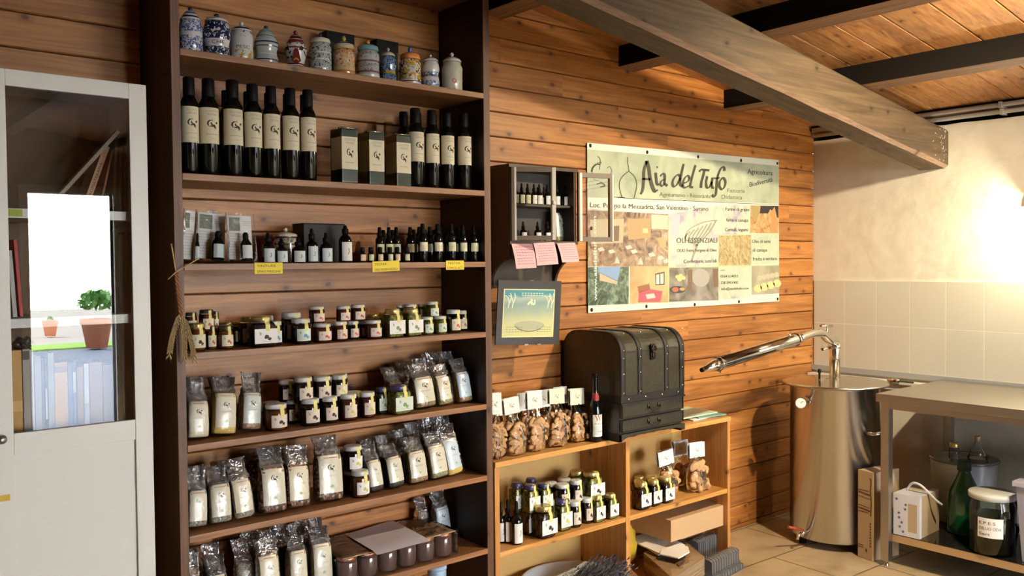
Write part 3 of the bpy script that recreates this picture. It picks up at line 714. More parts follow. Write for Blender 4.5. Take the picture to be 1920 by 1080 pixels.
# jam and honey jars, unit size: radius 0.03, height 0.08
LIDS = {'white': mat('white_lid', (0.62, 0.66, 0.70), 0.3, coat=0.3), 'gold': mat('gold_lid', (0.62, 0.50, 0.20), 0.28, 0.75), 'blue': mat('navy_lid', (0.05, 0.05, 0.16), 0.35, coat=0.3), 'black': mat('black_lid', (0.03, 0.025, 0.02), 0.35, coat=0.3)}
CONT = {'berry': mat('dark_berry_jam', (0.020, 0.010, 0.012), 0.12, coat=0.5, var=0.4, vscale=50), 'honey': mat('amber_honey', (0.13, 0.035, 0.008), 0.10, coat=0.5, var=0.3, vscale=30),
        'red': mat('red_jam', (0.12, 0.022, 0.012), 0.12, coat=0.5, var=0.3, vscale=50), 'green': grains('green_vegetables_in_oil', [(0.16, 0.17, 0.03), (0.24, 0.24, 0.05), (0.09, 0.10, 0.02), (0.30, 0.27, 0.08)], 110, 0.15, 0.3),
        'olive': grains('dark_olives_in_brine', [(0.05, 0.045, 0.015), (0.10, 0.08, 0.02), (0.03, 0.02, 0.01)], 90, 0.12, 0.3), 'aub': grains('brown_pickles', [(0.06, 0.035, 0.015), (0.12, 0.08, 0.03), (0.03, 0.02, 0.012)], 90, 0.12, 0.3)}
sealm = mat('yellow_seal', (0.74, 0.66, 0.22), 0.55)
jglass = film('jar_glass', gloss=0.22, rough=0.02, bstr=0)
LABS = {'cream': creamp, 'pink': mat('pinkish_paper', (0.70, 0.60, 0.52), 0.7), 'mint': mat('mint_paper', (0.62, 0.72, 0.62), 0.7), 'white': whitep, 'blue': labp}
INKS = {'red': mat('fruit_red', (0.55, 0.10, 0.06), 0.6), 'blue': mat('berry_blue', (0.10, 0.25, 0.50), 0.6), 'dark': ink, 'green': mat('leaf_ink', (0.20, 0.30, 0.10), 0.6), 'yellow': mat('pear_ink', (0.55, 0.52, 0.12), 0.6)}
def jar(content, lid, lab, inkc, seal=True, square=False, name='jam_jar'):
    t = empty(name); r = 0.03; h = 0.08; sq = 4.0 if square else None; lr = 0.027 if not square else 0.024
    MB().lathe([(r*0.86, 0.0015), (r*0.955, 0.005), (r*0.955, 0.056), (r*0.86, 0.063)], seg=28 if not square else 32, sq=sq).build('contents', CONT[content], t)
    MB().lathe([(r*0.9, 0), (r, 0.004), (r, 0.058), (lr*0.97, 0.066), (lr*0.93, 0.072)], seg=28 if not square else 32, sq=sq, cap1=False).build('glass_body', jglass, t)
    MB().lathe([(lr, 0.066), (lr+0.0006, 0.0665), (lr+0.0006, 0.077), (lr-0.0012, 0.0795), (lr-0.004, 0.080), (0.01, 0.0793)], seg=28).build('lid', LIDS[lid], t)
    fl = (lambda u, v: (u, -(r+0.0006), v)) if square else cyl(r+0.0005); fl2 = (lambda u, v: (u, -(r+0.0010), v)) if square else cyl(r+0.0009)
    mb = MB(); hw = 0.0292 if square else 0.025; patch(mb, -hw, hw, 0.010, 0.048, fl, 0, 14)
    mb.ribbon([(-0.004, 0.023, 0.5), (0.001, 0.027, 1.6), (0.007, 0.025, 0.6)], 0.007, fl2, 1); mb.ribbon([(0.004, 0.020, 0.5), (0.009, 0.0215, 1.3), (0.012, 0.025, 0.4)], 0.006, fl2, 1)
    mb.ribbon([(-0.017, 0.040, 0.6), (-0.014, 0.036, 1.2), (-0.016, 0.032, 0.5)], 0.004, fl2, 2); lines(mb, 0.002, 0.015, 0.026, 0.0011, fl2, 2, 1)
    mb.build('paper_label', [LABS[lab], INKS[inkc], inkgrey], t)
    if seal:
        fs = lambda u, v: (u, -(math.sqrt(max(0, (lr+0.0012)**2-u*u))), v)
        w_ = 0.0058; u0 = 0.004; mb = MB(); V = []
        path = [(-lr*0.35, 0.0808), (-lr*0.75, 0.0806), (-lr*0.97, 0.0785), (-(lr+0.0016), 0.075), (-(lr+0.0016), 0.066), (-(r+0.0014), 0.058), (-(r+0.0014), 0.042)]
        for yy, zz in path: V += [(u0-w_, yy, zz), (u0+w_, yy, zz)]
        mb.add(V, [(2*i, 2*i+1, 2*i+3, 2*i+2) for i in range(len(path)-1)]); mb.build('seal_strip', sealm, t)
    return t
def put(key, fn_, px0, px1, pt, pb, shelf_z, row, label, cat, group, base=(0.06, 0.08), rz=0.0, yfront=YB, zoff=0.0, keep=False, ry=0.0):
    """stand a product on a shelf: its width and height come from what the photograph shows at that depth"""
    Y = yfront+row; pc = (px0+px1)/2
    P = onY(pc, (pt+pb)/2, Y); dd = depth(P); w = (px1-px0)*dd/FPX*0.975; h = (pb-pt)*dd/FPX
    sx = w/base[0]; sz = h/base[1]
    if keep: sz = sx = (sx+sz)/2
    return place(key, fn_, (P.x, Y, shelf_z+0.0006+zoff), label, cat, group, (sx, sx, sz), rz, 0, ry)

# ------------------------------------------------------------------ shelf 1: ceramic apothecary jars
def glaze(name, base, bands, specks=None, pscale=26, rough=0.14):
    """tin-glazed pottery: painted bands by height and a brushed pattern between them"""
    m, n, b = nt(name); L = n.links; tc = n.nodes.new('ShaderNodeTexCoord'); sp = n.nodes.new('ShaderNodeSeparateXYZ'); L.new(tc.outputs['Object'], sp.inputs[0])
    st = [(0.0, base)]
    for z0, z1, c in bands: st += [(z0, c), (z1, base)]
    r = ramp(n, math_node(n, 'DIVIDE', sp.outputs[2], 0.16), st, 'CONSTANT'); col = r.outputs[0]
    if specks:
        for i, (c, thr, sc_, za, zb_) in enumerate(specks):
            no = n.nodes.new('ShaderNodeTexNoise'); no.inputs['Scale'].default_value = sc_; no.inputs['Detail'].default_value = 1.5; no.inputs['Distortion'].default_value = 1.6
            mp = n.nodes.new('ShaderNodeMapping'); mp.inputs['Location'].default_value = (i*3.1, 0, 1.7*i); L.new(tc.outputs['Object'], mp.inputs[0]); L.new(mp.outputs[0], no.inputs['Vector'])
            f = math_node(n, 'GREATER_THAN', no.outputs['Fac'], thr); zn = sp.outputs[2]
            f = math_node(n, 'MULTIPLY', f, math_node(n, 'MULTIPLY', math_node(n, 'GREATER_THAN', zn, za*0.16), math_node(n, 'LESS_THAN', zn, zb_*0.16)))
            mx = n.nodes.new('ShaderNodeMixRGB'); L.new(f, mx.inputs[0]); L.new(col, mx.inputs[1]); mx.inputs[2].default_value = (*c, 1); col = mx.outputs[0]
    L.new(col, b.inputs['Base Color']); b.inputs['Roughness'].default_value = rough; b.inputs['Coat Weight'].default_value = 0.5; return m
CW, NV, B2, GYC, CRM, OC, ORG, MAR, TEAL, GRN = (0.66, 0.67, 0.66), (0.012, 0.02, 0.075), (0.07, 0.13, 0.36), (0.40, 0.44, 0.42), (0.62, 0.60, 0.48), (0.55, 0.33, 0.03), (0.70, 0.27, 0.08), (0.16, 0.02, 0.02), (0.16, 0.38, 0.42), (0.10, 0.25, 0.10)
PAINT = {k: mat('glaze_'+k, v, 0.15, coat=0.5) for k, v in dict(CW=CW, NV=NV, B2=B2, GY=GYC, CRM=CRM, OC=OC, ORG=ORG, MAR=MAR, TEAL=TEAL, YEL=(0.62, 0.50, 0.10), DKB=(0.03, 0.015, 0.01), LG=(0.50, 0.56, 0.30), PINK=(0.62, 0.25, 0.25)).items()}
# body profiles (radius, height) for a jar of body height 1 and radius 1; the lid sits above
PB_ = {'albarello': [(0.80, 0), (0.86, 0.03), (0.90, 0.08), (0.84, 0.28), (0.82, 0.5), (0.90, 0.72), (1.0, 0.84), (0.96, 0.93), (0.78, 0.97), (0.76, 1.0)],
       'bulb': [(0.82, 0), (0.88, 0.05), (0.86, 0.2), (0.88, 0.36), (0.98, 0.5), (1.02, 0.7), (0.98, 0.85), (0.86, 0.95), (0.80, 1.0)],
       'waist': [(0.92, 0), (1.0, 0.05), (1.0, 0.28), (0.90, 0.36), (0.88, 0.52), (0.98, 0.62), (1.02, 0.80), (0.94, 0.92), (0.78, 0.97), (0.80, 1.0)],
       'drum': [(0.90, 0), (0.98, 0.03), (0.99, 0.2), (0.95, 0.5), (0.98, 0.8), (0.96, 0.9), (0.82, 0.95), (0.84, 1.0)],
       'double': [(0.75, 0), (0.95, 0.08), (1.02, 0.25), (0.92, 0.42), (0.84, 0.5), (0.92, 0.58), (1.02, 0.74), (0.92, 0.9), (0.80, 0.95), (0.82, 1.0)],
       'flare': [(0.86, 0), (0.94, 0.04), (0.80, 0.16), (0.78, 0.3), (0.92, 0.55), (1.02, 0.78), (0.98, 0.9), (0.84, 0.97), (0.84, 1.0)],
       'shoulder': [(0.90, 0), (0.96, 0.03), (0.95, 0.4), (0.97, 0.72), (0.98, 0.8), (0.86, 0.9), (0.82, 0.94), (0.84, 1.0)]}
LP = {'dome': [(0.98, 0), (1.0, 0.04), (0.92, 0.12), (0.62, 0.50), (0.35, 0.66), (0.12, 0.72)], 'flat': [(1.05, 0), (1.08, 0.10), (1.05, 0.34), (0.9, 0.42), (0.5, 0.55), (0.15, 0.60)], 'low': [(1.0, 0), (1.02, 0.12), (0.85, 0.30), (0.45, 0.5), (0.14, 0.58)]}
def ceramic(px0, px1, pt, pbody, pb, prof, lidp, bodym, lidm, knobm, label, row=0.075, word=None, band=None, z=SHELF[0], extra=None):
    Y = YB+row; P = onY((px0+px1)/2, (pt+pb)/2, Y); k = depth(P)/FPX; r = (px1-px0)*k/2/1.06; hb = (pb-pbody)*k; H = (pb-pt)*k; hl = H-hb
    t = empty('apothecary_jar', (P.x, Y, z+0.0006), label=label, cat='jar', group='painted ceramic jars', rz=R(-24))
    body = MB().lathe([(a*r, b*hb) for a, b in PB_[prof]], seg=36).build('jar_body', bodym, t)
    MB().lathe([(a*r*0.84, hb+0.001+b*hl) for a, b in LP[lidp]], seg=32).build('lid', lidm, t)
    kr = r*0.17; z0 = hb+hl*(0.58 if lidp != 'dome' else 0.66)
    MB().lathe([(kr*0.5, z0), (kr*0.5, z0+hl*0.06), (kr*1.1, z0+hl*0.16), (kr*1.15, z0+hl*0.24), (kr*0.6, H-0.001), (0.001, H)], seg=16).build('knob', knobm, t)
    if word or band:
        # the curved name band follows the body outline
        def rad(v):
            q = v/hb; pr = PB_[prof]
            for (a0, b0), (a1, b1) in zip(pr, pr[1:]):
                if b0 <= q <= b1: return r*(a0+(a1-a0)*(q-b0)/max(1e-6, b1-b0))
            return r
        def on(e): return lambda u, v: ((rad(v)+e)*math.sin(u/r), -(rad(v)+e)*math.cos(u/r), v)
        if band:
            m = MB(); patch(m, -r*1.25, r*1.25, hb*band[0], hb*band[1], on(0.0006), 0, 24, 3); m.build('name_band', band[2], t)
        if word: 
            m = MB(); m.text(word[0], -r*word[1], hb*word[2], r*word[1]*2, hb*word[3], on(0.0011), 0); m.build('lettering', ink, t)
    if extra: extra(t, r, hb, z)
    return t
g = glaze
ceramic(333, 381, 3, 29, 93, 'shoulder', 'dome', g('blue_scroll_glaze', CW, [(0.0, 0.04, B2)], [(B2, 0.50, 90, 0.06, 0.9), (NV, 0.62, 60, 0.02, 0.2)]), g('blue_ringed_lid', CW, [(0.55, 0.60, NV), (0.64, 0.68, B2), (0.72, 0.76, NV), (0.80, 0.84, B2)]), PAINT['NV'],
        'leftmost ceramic jar on the top shelf, blue scrolls on white with a pointed lid', word=None, band=(0.52, 0.64, PAINT['CW']))
ceramic(380, 433, 17, 34, 102, 'bulb', 'low', g('navy_floral_glaze', NV, [], [(CW, 0.56, 75, 0.04, 0.95), ((0.10, 0.22, 0.20), 0.62, 50, 0.0, 0.3)]), PAINT['CW'], PAINT['DKB'],
        'ceramic jar in navy with white flowers and a white name band', word=('· CHE', 0.62, 0.36, 0.10), band=(0.30, 0.50, PAINT['CW']))
ceramic(430, 476, 33, 53, 110, 'drum', 'low', g('lemon_glaze', CW, [(0.0, 0.02, NV)], [(OC, 0.56, 24, 0.5, 0.95), (B2, 0.56, 28, 0.0, 0.34), (B2, 0.60, 22, 0.55, 0.9), (OC, 0.58, 24, 0.0, 0.3), (GRN, 0.66, 60, 0.5, 0.95)]), g('dark_ringed_lid', CW, [(0.56, 0.60, NV), (0.66, 0.70, NV)]), PAINT['CW'],
        'ceramic jar with painted lemons and a round white knob', word=('· PESC', 0.75, 0.40, 0.11), band=(0.36, 0.55, PAINT['CW']))
ceramic(476, 522, 40, 62, 116, 'waist', 'dome', g('grey_blue_glaze', GYC, [(0.10, 0.12, NV), (0.22, 0.24, (0.55, 0.6, 0.6)), (0.38, 0.40, NV), (0.46, 0.49, NV)]), g('grey_lid', GYC, [(0.58, 0.61, NV), (0.70, 0.73, TEAL)]), PAINT['NV'],
        'grey-blue ceramic jar with a waist and pointed navy knob')
def fig(t, r, hb, z):
    f = lambda u, v: ((r*0.99+0.001)*math.sin(u/r), -(r*0.99+0.001)*math.cos(u/r), v); m = MB()
    m.ribbon([(0, hb*0.82, 0.3), (0, hb*0.66, 1.4), (0, hb*0.45, 2.0), (0, hb*0.30, 2.4), (0, hb*0.2, 0.6)], r*0.34, f, 0)
    m.ribbon([(-r*0.25, hb*0.3, 0.5), (0, hb*0.38, 1), (r*0.25, hb*0.3, 0.5)], r*0.12, lambda u, v: (f(u, v)[0], f(u, v)[1]-0.0006, v), 1); m.build('painted_figure', [PAINT['MAR'], PAINT['OC']], t)
ceramic(533, 576, 50, 76, 125, 'flare', 'dome', g('maroon_figure_glaze', CW, [(0.0, 0.08, NV), (0.10, 0.13, MAR), (0.44, 0.47, MAR)], [((0.02, 0.01, 0.01), 0.58, 40, 0.1, 0.9)]), g('maroon_lid', MAR, [(0.55, 0.57, CW), (0.64, 0.66, CW), (0.72, 0.74, CW)]), PAINT['MAR'],
        'ceramic jar with a dark red figure and a maroon ringed lid', extra=fig)
ceramic(578, 623, 54, 75, 131, 'drum', 'flat', g('grey_band_glaze', GYC, [(0.02, 0.05, ink.node_tree.nodes['Principled BSDF'].inputs[0].default_value[:3]), (0.10, 0.12, CW), (0.28, 0.31, CW), (0.42, 0.45, CW)], [((0.05, 0.05, 0.05), 0.58, 110, 0.05, 0.95)]), PAINT['CRM'], PAINT['NV'],
        'grey and cream banded ceramic jar with a navy knob')
ceramic(623, 667, 59, 86, 137, 'drum', 'flat', g('orange_lattice_glaze', (0.62, 0.42, 0.22), [(0.0, 0.10, ORG), (0.10, 0.13, (0.4, 0.2, 0.05))], [(ORG, 0.50, 50, 0.3, 0.85), (CW, 0.58, 60, 0.3, 0.9), (NV, 0.64, 70, 0.2, 0.9)]), g('cream_ringed_lid', CRM, [(0.62, 0.65, OC), (0.72, 0.75, NV)]), PAINT['YEL'],
        'orange patterned ceramic jar with a yellow knob')
ceramic(667, 713, 67, 89, 144, 'drum', 'flat', g('grey_teal_glaze', GYC, [(0.06, 0.12, CW), (0.16, 0.20, (0.2, 0.1, 0.15)), (0.40, 0.44, (0.2, 0.1, 0.15))], [((0.25, 0.08, 0.12), 0.62, 90, 0.15, 0.9)]), PAINT['TEAL'], PAINT['ORG'],
        'grey ceramic jar with a teal lid and orange knob', word=('CURRY', 0.55, 0.45, 0.09))
ceramic(712, 744, 81, 98, 149, 'waist', 'low', g('blue_yellow_glaze', (0.14, 0.24, 0.40), [(0.22, 0.28, OC), (0.0, 0.04, OC)], [(NV, 0.55, 80, 0.05, 0.9), (GRN, 0.62, 60, 0.0, 0.3)]), PAINT['CRM'], PAINT['CRM'],
        'small blue ceramic jar with a yellow belt and cream lid')
ceramic(747, 791, 80, 105, 155, 'drum', 'flat', g('yellow_blue_flower_glaze', CW, [(0.0, 0.08, CW), (0.09, 0.12, MAR)], [(OC, 0.48, 50, 0.15, 0.9), (NV, 0.60, 45, 0.1, 0.9), (MAR, 0.66, 60, 0.2, 0.9)]), PAINT['ORG'], PAINT['B2'],
        'ceramic jar with blue and yellow flowers and an orange lid')
ceramic(789, 825, 94, 108, 161, 'double', 'low', g('blue_cloud_glaze', CW, [(0.08, 0.20, B2), (0.30, 0.42, B2)], [(CW, 0.50, 90, 0.04, 0.5)]), g('black_rim_lid', CW, [(0.55, 0.62, NV)]), PAINT['CW'],
        'white ceramic jar of two bulges with blue clouds', word=('salvia', 0.7, 0.44, 0.09))
def rose(t, r, hb, z):
    f = lambda u, v: ((r*0.975+0.0012)*math.sin(u/r), -(r*0.975+0.0012)*math.cos(u/r), v); m = MB()
    for i in range(7):
        a = i*0.9; m.ribbon([(r*0.0+r*0.16*math.cos(a), hb*0.35+r*0.16*math.sin(a), 0.6), (r*0.0+r*0.2*math.cos(a+0.6), hb*0.35+r*0.2*math.sin(a+0.6), 1.2), (r*0.0+r*0.1*math.cos(a+1.2), hb*0.35+r*0.1*math.sin(a+1.2), 0.6)], r*0.08, f, 0)
    for i in range(12): 
        a = i*1.7; q = r*(0.35+0.04*i); m.ribbon([(r*0.2+q*math.cos(a), hb*0.4+q*math.sin(a), 0.3), (r*0.2+q*1.15*math.cos(a+0.15), hb*0.4+q*1.15*math.sin(a+0.15), 1.2), (r*0.2+q*1.3*math.cos(a+0.2), hb*0.4+q*1.3*math.sin(a+0.2), 0.3)], r*0.07, f, 1)
    m.build('painted_roses', [PAINT['PINK'], PAINT['LG']], t)
ceramic(826, 869, 90, 109, 166, 'shoulder', 'low', PAINT['CRM'], g('grey_white_lid', CW, [(0.62, 0.70, GYC)]), PAINT['CW'], 'rightmost ceramic jar, cream with a pink rose and green leaves', extra=rose)
for px0, px1, pt, lbl in ((615, 665, 61, 'flat black box behind the orange patterned jar'), (708, 747, 76, 'flat black box behind the small blue jar')):
    a, b2 = onY(px0, 100, 2.93), onY(px1, 100, 2.93); zt = onY((px0+px1)/2, pt, 2.93).z
    t = empty('black_box', ((a.x+b2.x)/2, 2.955, SHELF[0]+0.0005), label=lbl, cat='box', group='black boxes on the top shelf'); w = b2.x-a.x
    MB().box(-w/2, w/2, -0.02, 0.03, 0, (zt-SHELF[0])*0.8, 0, 0.001).build('tray', black, t); MB().box(-w/2-0.002, w/2+0.002, -0.022, 0.032, (zt-SHELF[0])*0.8+0.0002, zt-SHELF[0], 0, 0.001).build('lid', capb, t)

# ------------------------------------------------------------------ shelf 2: oil bottles and tins
OB = 'oil bottles on the second shelf'
for i, (px0, px1, pt, pb) in enumerate([(338, 372, 143, 325), (373, 410, 147, 328), (418, 455, 150, 331), (457, 491, 157, 333), (493, 525, 161, 335), (528, 561, 166, 338), (562, 593, 170, 341)]):
    o = ('first', 'second', 'third', 'fourth', 'fifth', 'sixth', 'seventh')[i]
    put('oil', oil_bottle, px0, px1, pt, pb, SHELF[1], 0.045, f'tall black oil bottle with cream label, {o} from the left post', 'bottle', OB, (0.055, 0.3035))
for i, (px0, px1, pt, pb) in enumerate([(763, 795, 200, 349), (796, 824, 204, 351), (824, 852, 208, 352), (855, 884, 208, 353)]):
    o = ('first', 'second', 'third', 'last')[i]
    put('oil', oil_bottle, px0, px1, pt, pb, SHELF[1], 0.05, f'tall black oil bottle with cream label, {o} of the four right of the tins', 'bottle', OB, (0.055, 0.3035))
for i, (px, pt) in enumerate([(356, 150), (388, 155), (425, 158), (466, 163), (505, 168), (540, 172), (572, 176)]):
    put('oil', oil_bottle, px-14, px+14, pt, pt+166, SHELF[1], 0.13, 'dark oil bottle in the back row behind the first seven', 'bottle', 'back row of oil bottles', (0.055, 0.3035))
for i, (px, pt) in enumerate([(757, 201), (783, 207), (812, 210), (838, 212)]):
    put('oil', oil_bottle, px-13, px+13, pt, pt+146, SHELF[1], 0.15, ('dark unlabelled-looking oil bottle just right of the last tin, half behind' if i == 0 else 'dark oil bottle hidden behind the four at the right'), 'bottle', 'back row of oil bottles at the right', (0.055, 0.3035))
tinm = mat('dark_green_tin', (0.006, 0.028, 0.014), 0.22, coat=0.5)
def tin():
    t = empty('oil_tin'); w, d_, h = 0.066, 0.090, 0.158
    MB().box(-w/2, w/2, -d_/2, d_/2, 0.002, h-0.002, 0, 0.004).build('tin_body', tinm, t)
    for z in (0.001, h-0.001):
        MB().tube([(-w/2, -d_/2, z), (w/2, -d_/2, z), (w/2, d_/2, z), (-w/2, d_/2, z), (-w/2, -d_/2, z)], 0.0016, 6).build('rim', chrome, t)
    MB().lathe([(0.012, 0), (0.012, 0.008), (0.009, 0.010)], c=(0, 0.02, h-0.002), seg=18).build('cap', capb, t)
    m = MB(); f = lambda u, v: ((u, -d_/2-0.0007, v) if u > -w/2 else (-w/2-0.0007, -d_/2-(u+w/2), v)); f2 = lambda u, v: (u, -d_/2-0.0012, v)
    V = [(-w/2-0.0007, d_/2-0.01, 0.04), (-w/2-0.0007, -d_/2-0.0007, 0.04), (w/2-0.001, -d_/2-0.0007, 0.04), (-w/2-0.0007, d_/2-0.01, 0.132), (-w/2-0.0007, -d_/2-0.0007, 0.132), (w/2-0.001, -d_/2-0.0007, 0.132)]
    m.add(V, [(0, 1, 4, 3), (1, 2, 5, 4)], 0)
    m.text('OLIO EXTRA', -0.022, 0.121, 0.044, 0.006, f2, 2); m.text('VERGINE', -0.018, 0.112, 0.036, 0.006, f2, 2); emblem(m, 0, 0.086, 0.017, f2, 1); lines(m, 0, 0.058, 0.04, 0.002, f2, 2)
    m.build('paper_label', [creamp, ink, inkgrey], t); return t
for px0, px1, pt, pb, lbl in ((627, 663, 243, 346, 'dark green oil tin with wrap-around cream label, leftmost of three'), (678, 713, 249, 348, 'dark green oil tin, middle one of the three tins'), (729, 763, 254, 351, 'dark green oil tin, rightmost, beside the four bottles')):
    put('tin', tin, px0, px1, pt, pb, SHELF[1], 0.062, lbl, 'tin', 'olive oil tins', (0.070, 0.158))

# ------------------------------------------------------------------ shelf 3: tinctures, sprays, vials, notes
D3 = 'dropper bottles on the third shelf'
for px0, px1, pt, pb, row, lbl in [(490, 515, 430, 487, 0.06, 'dropper bottle with pale blue label, leftmost of the five'), (516, 539, 441, 488, 0.05, 'shorter dropper bottle, second of the five'), (546, 572, 440, 487, 0.05, 'dropper bottle, third of the five'), (573, 596, 423, 487, 0.06, 'tall dropper bottle, fourth of the five'), (599, 623, 431, 487, 0.055, 'dropper bottle, fifth of the five beside the black box')]:
    put('drop', lambda: dropper(labp), px0, px1, pt, pb, SHELF[2], row, lbl, 'bottle', D3, (0.04, 0.1))
big = put('bigdrop', lambda: dropper(whitep, 0.115, 0.020, 'white_label_bottle', 0.03), 635, 660, 419, 489, SHELF[2], 0.05, 'black bottle with a plain white label right of the black box', 'bottle', None, (0.04, 0.115))
a, b2 = onY(570, 460, 2.84), onY(646, 460, 2.84); zt = onY(600, 421, 2.84).z-SHELF[2]
t = empty('black_carton', ((a.x+b2.x)/2, 2.88, SHELF[2]+0.0005), label='black carton behind the dropper bottles', cat='box'); w = b2.x-a.x
MB().box(-w/2, w/2, -0.04, 0.05, 0, zt, 0, 0.001).build('carton_body', black, t); MB().box(-w/2-0.001, w/2+0.001, -0.041, 0.051, zt+0.0002, zt+0.004, 0, 0.001).build('lid', capb, t)
ceramic(510, 561, 408, 428, 474, 'drum', 'flat', g('cream_pattern_glaze', CRM, [(0.40, 0.42, MAR)], [(MAR, 0.60, 80, 0.1, 0.9), (GRN, 0.64, 70, 0.1, 0.9)]), g('cream_rust_lid', CRM, [(0.55, 0.58, MAR)]), PAINT['CRM'], 'cream ceramic jar with rust pattern behind the dropper bottles', row=0.15, z=SHELF[2])
S3 = 'spray bottles on the third shelf'
for i, (px0, px1, pt, pb) in enumerate([(783, 802, 417, 489), (811, 830, 418, 489), (837, 855, 418, 489), (859, 876, 420, 489), (879, 897, 421, 489)]):
    lm = 'spray_w' if i < 2 else 'spray_g'; o = ('first', 'second', 'third', 'fourth', 'last')[i]
    put(lm, (lambda: spray(creamp)) if i < 2 else (lambda: spray(labg)), px0, px1, pt, pb, SHELF[2], 0.04, f'slim black spray bottle in the front row, {o} from the left', 'bottle', S3, (0.029, 0.128))
for i, px in enumerate((712, 729, 743, 769, 786, 806, 824, 842, 860)):
    put('spray_g', lambda: spray(labg), px-8.5, px+8.5, 418, 484, SHELF[2], 0.115 if i < 3 else 0.11, 'slim dark spray bottle in the second row' if i > 2 else 'slim dark spray bottle of the three behind the tiny vials', 'bottle', 'second row of spray bottles' if i > 2 else 'sprays behind the vials', (0.029, 0.128))
for i, px in enumerate((719, 736, 776, 797, 815)):
    put('spray_w', lambda: spray(creamp), px-8.5, px+8.5, 419, 480, SHELF[2], 0.19, 'slim dark spray bottle against the back boards', 'bottle', 'back row of spray bottles', (0.029, 0.128))
for i, px in enumerate((679.5, 695, 712.5, 731, 744.5, 762.5)):
    o = ('first', 'second', 'third', 'fourth', 'fifth', 'sixth')[i]
    put('vial_o' if i % 2 == 0 else 'vial_g', (lambda: vial(mat('peach_paper', (0.72, 0.56, 0.42), 0.7))) if i % 2 == 0 else (lambda: vial(labg)), px-6, px+6, 461, 489.5, SHELF[2], 0.035, f'tiny essence vial, {o} from the left in front of the sprays', 'bottle', 'essence vials', (0.019, 0.0455))
def note_card(cx, px0, px1, py0, py1, words, colr, label, name='yellow_note', y=YB-0.008, tilt=0.0, group='yellow handwritten shelf notes', inkm=None, th=0.0006):
    A_, B_ = onY(px0, py0, y), onY(px1, py1, y); w, h = B_.x-A_.x, A_.z-B_.z
    t = empty(name, ((A_.x+B_.x)/2, y, (A_.z+B_.z)/2), ry=tilt, label=label, cat='note', group=group)
    MB().box(-w/2, w/2, -th, 0, -h/2, h/2).build('paper', colr, t); m = MB(); n = len(words)
    for i, s in enumerate(words):
        hh = h/n*0.42; m.text(s, -w*0.42, h/2-(i+0.78)*h/n, w*0.84*min(1, len(s)/max(len(q) for q in words)+0.1), hh, lambda u, v: (u, -th-0.0003, v), 0)
    m.build('handwriting', inkm or ink, t); return t
yel = mat('yellow_note_paper', (0.80, 0.62, 0.03), 0.6)
note_card(0, 477, 530, 492.5, 513, ['TINTURE', 'SPAGYRICHE'], yel, 'yellow note under the dropper bottles, leftmost of the three shelf notes')
note_card(0, 698, 749, 489.5, 508.5, ['TESTER', 'OLI ESSENZIALI'], yel, 'yellow note under the tiny vials, middle of the three shelf notes', tilt=R(-2))
note_card(0, 836, 870, 488.5, 505.5, ['TESTER', 'IDROLATI'], yel, 'yellow note under the spray bottles, rightmost of the three shelf notes')
def leaflet_bag(px0, px1, pt, pb, bpx, bt, label, tilt, row, seed):
    Y = YB+row; A_, B_ = onY(px0, pt, Y), onY(px1, pb, Y); w, h = (B_.x-A_.x)*0.93, A_.z-(SHELF[2]); rnd = random.Random(seed)
    t = empty('leaflet_bag', ((A_.x+B_.x)/2, Y, SHELF[2]+0.001), ry=tilt, rx=R(-7), label=label, cat='bag', group='cellophane bags with leaflets')
    m = MB(); f = lambda u, v: (u, 0.012, v); patch(m, -w*0.46, w*0.46, 0.012, h*0.98, f, 0, 2); f2 = lambda u, v: (u, 0.0114, v)
    patch(m, -w*0.40, w*0.02, h*0.66, h*0.94, f2, 1, 2)
    for i in range(9): lines(m, -w*0.02+0.0, h*0.60-i*h*0.055, w*0.8, 0.0012, f2, 2, 1, seed=i)
    lines(m, w*0.26, h*0.86, w*0.34, 0.0014, f2, 2, 3, 0.006)
    m.build('leaflet', [whitep, mat('botanical_print', (0.22, 0.24, 0.18), 0.7, var=0.7, vscale=120), inkgrey], t)
    r = w*0.21; hb = onY(bpx, bt, Y); hb = (hb.z-SHELF[2]); ox = onY(bpx, pb, Y).x-(A_.x+B_.x)/2
    mb2 = MB().lathe([(r*0.9, 0.004), (r, 0.007), (r, hb*0.60), (r*0.45, hb*0.78), (r*0.45, hb*0.8)], c=(ox, -r-0.002, 0), seg=20); mb2.build('dark_bottle', botg, t)
    MB().lathe([(r*0.5, hb*0.78), (r*0.5, hb*0.93), (r*0.3, hb)], c=(ox, -r-0.002, 0), seg=14).build('bottle_cap', capb, t)
    m = MB(); patch(m, -r*1.0, r*1.0, hb*0.10, hb*0.55, lambda u, v: (ox+(r+0.0006)*math.sin(u/r), -r-0.002-(r+0.0006)*math.cos(u/r), v), 0, 10); m.build('bottle_label', labp, t)
    rings = []
    for i in range(9):
        q = i/8; dd = (0.030*(1-q)**1.2+0.003); rings.append([((w/2+0.004)*math.cos(a)*(1+rnd.uniform(-0.03, 0.03)), -0.012*(1-q)+0.006+dd*math.sin(a)*(1+rnd.uniform(-0.2, 0.2)), 0.001+q*h*1.02) for a in [2*math.pi*k/26 for k in range(26)]])
    MB().loft(rings, 0, True, False).build('cellophane', filmm, t); return settle(t, SHELF[2])
leaflet_bag(341, 366, 392, 491, 366, 438, 'cellophane bag with leaflet and dropper bottle against the left post', R(6), 0.06, 1)
leaflet_bag(365, 428, 397, 491, 403, 437, 'cellophane bag with leaflet, middle of the three', R(5), 0.115, 2)
leaflet_bag(427, 481, 401, 491, 458, 439, 'cellophane bag with upright leaflet, rightmost of the three', R(1), 0.06, 3)

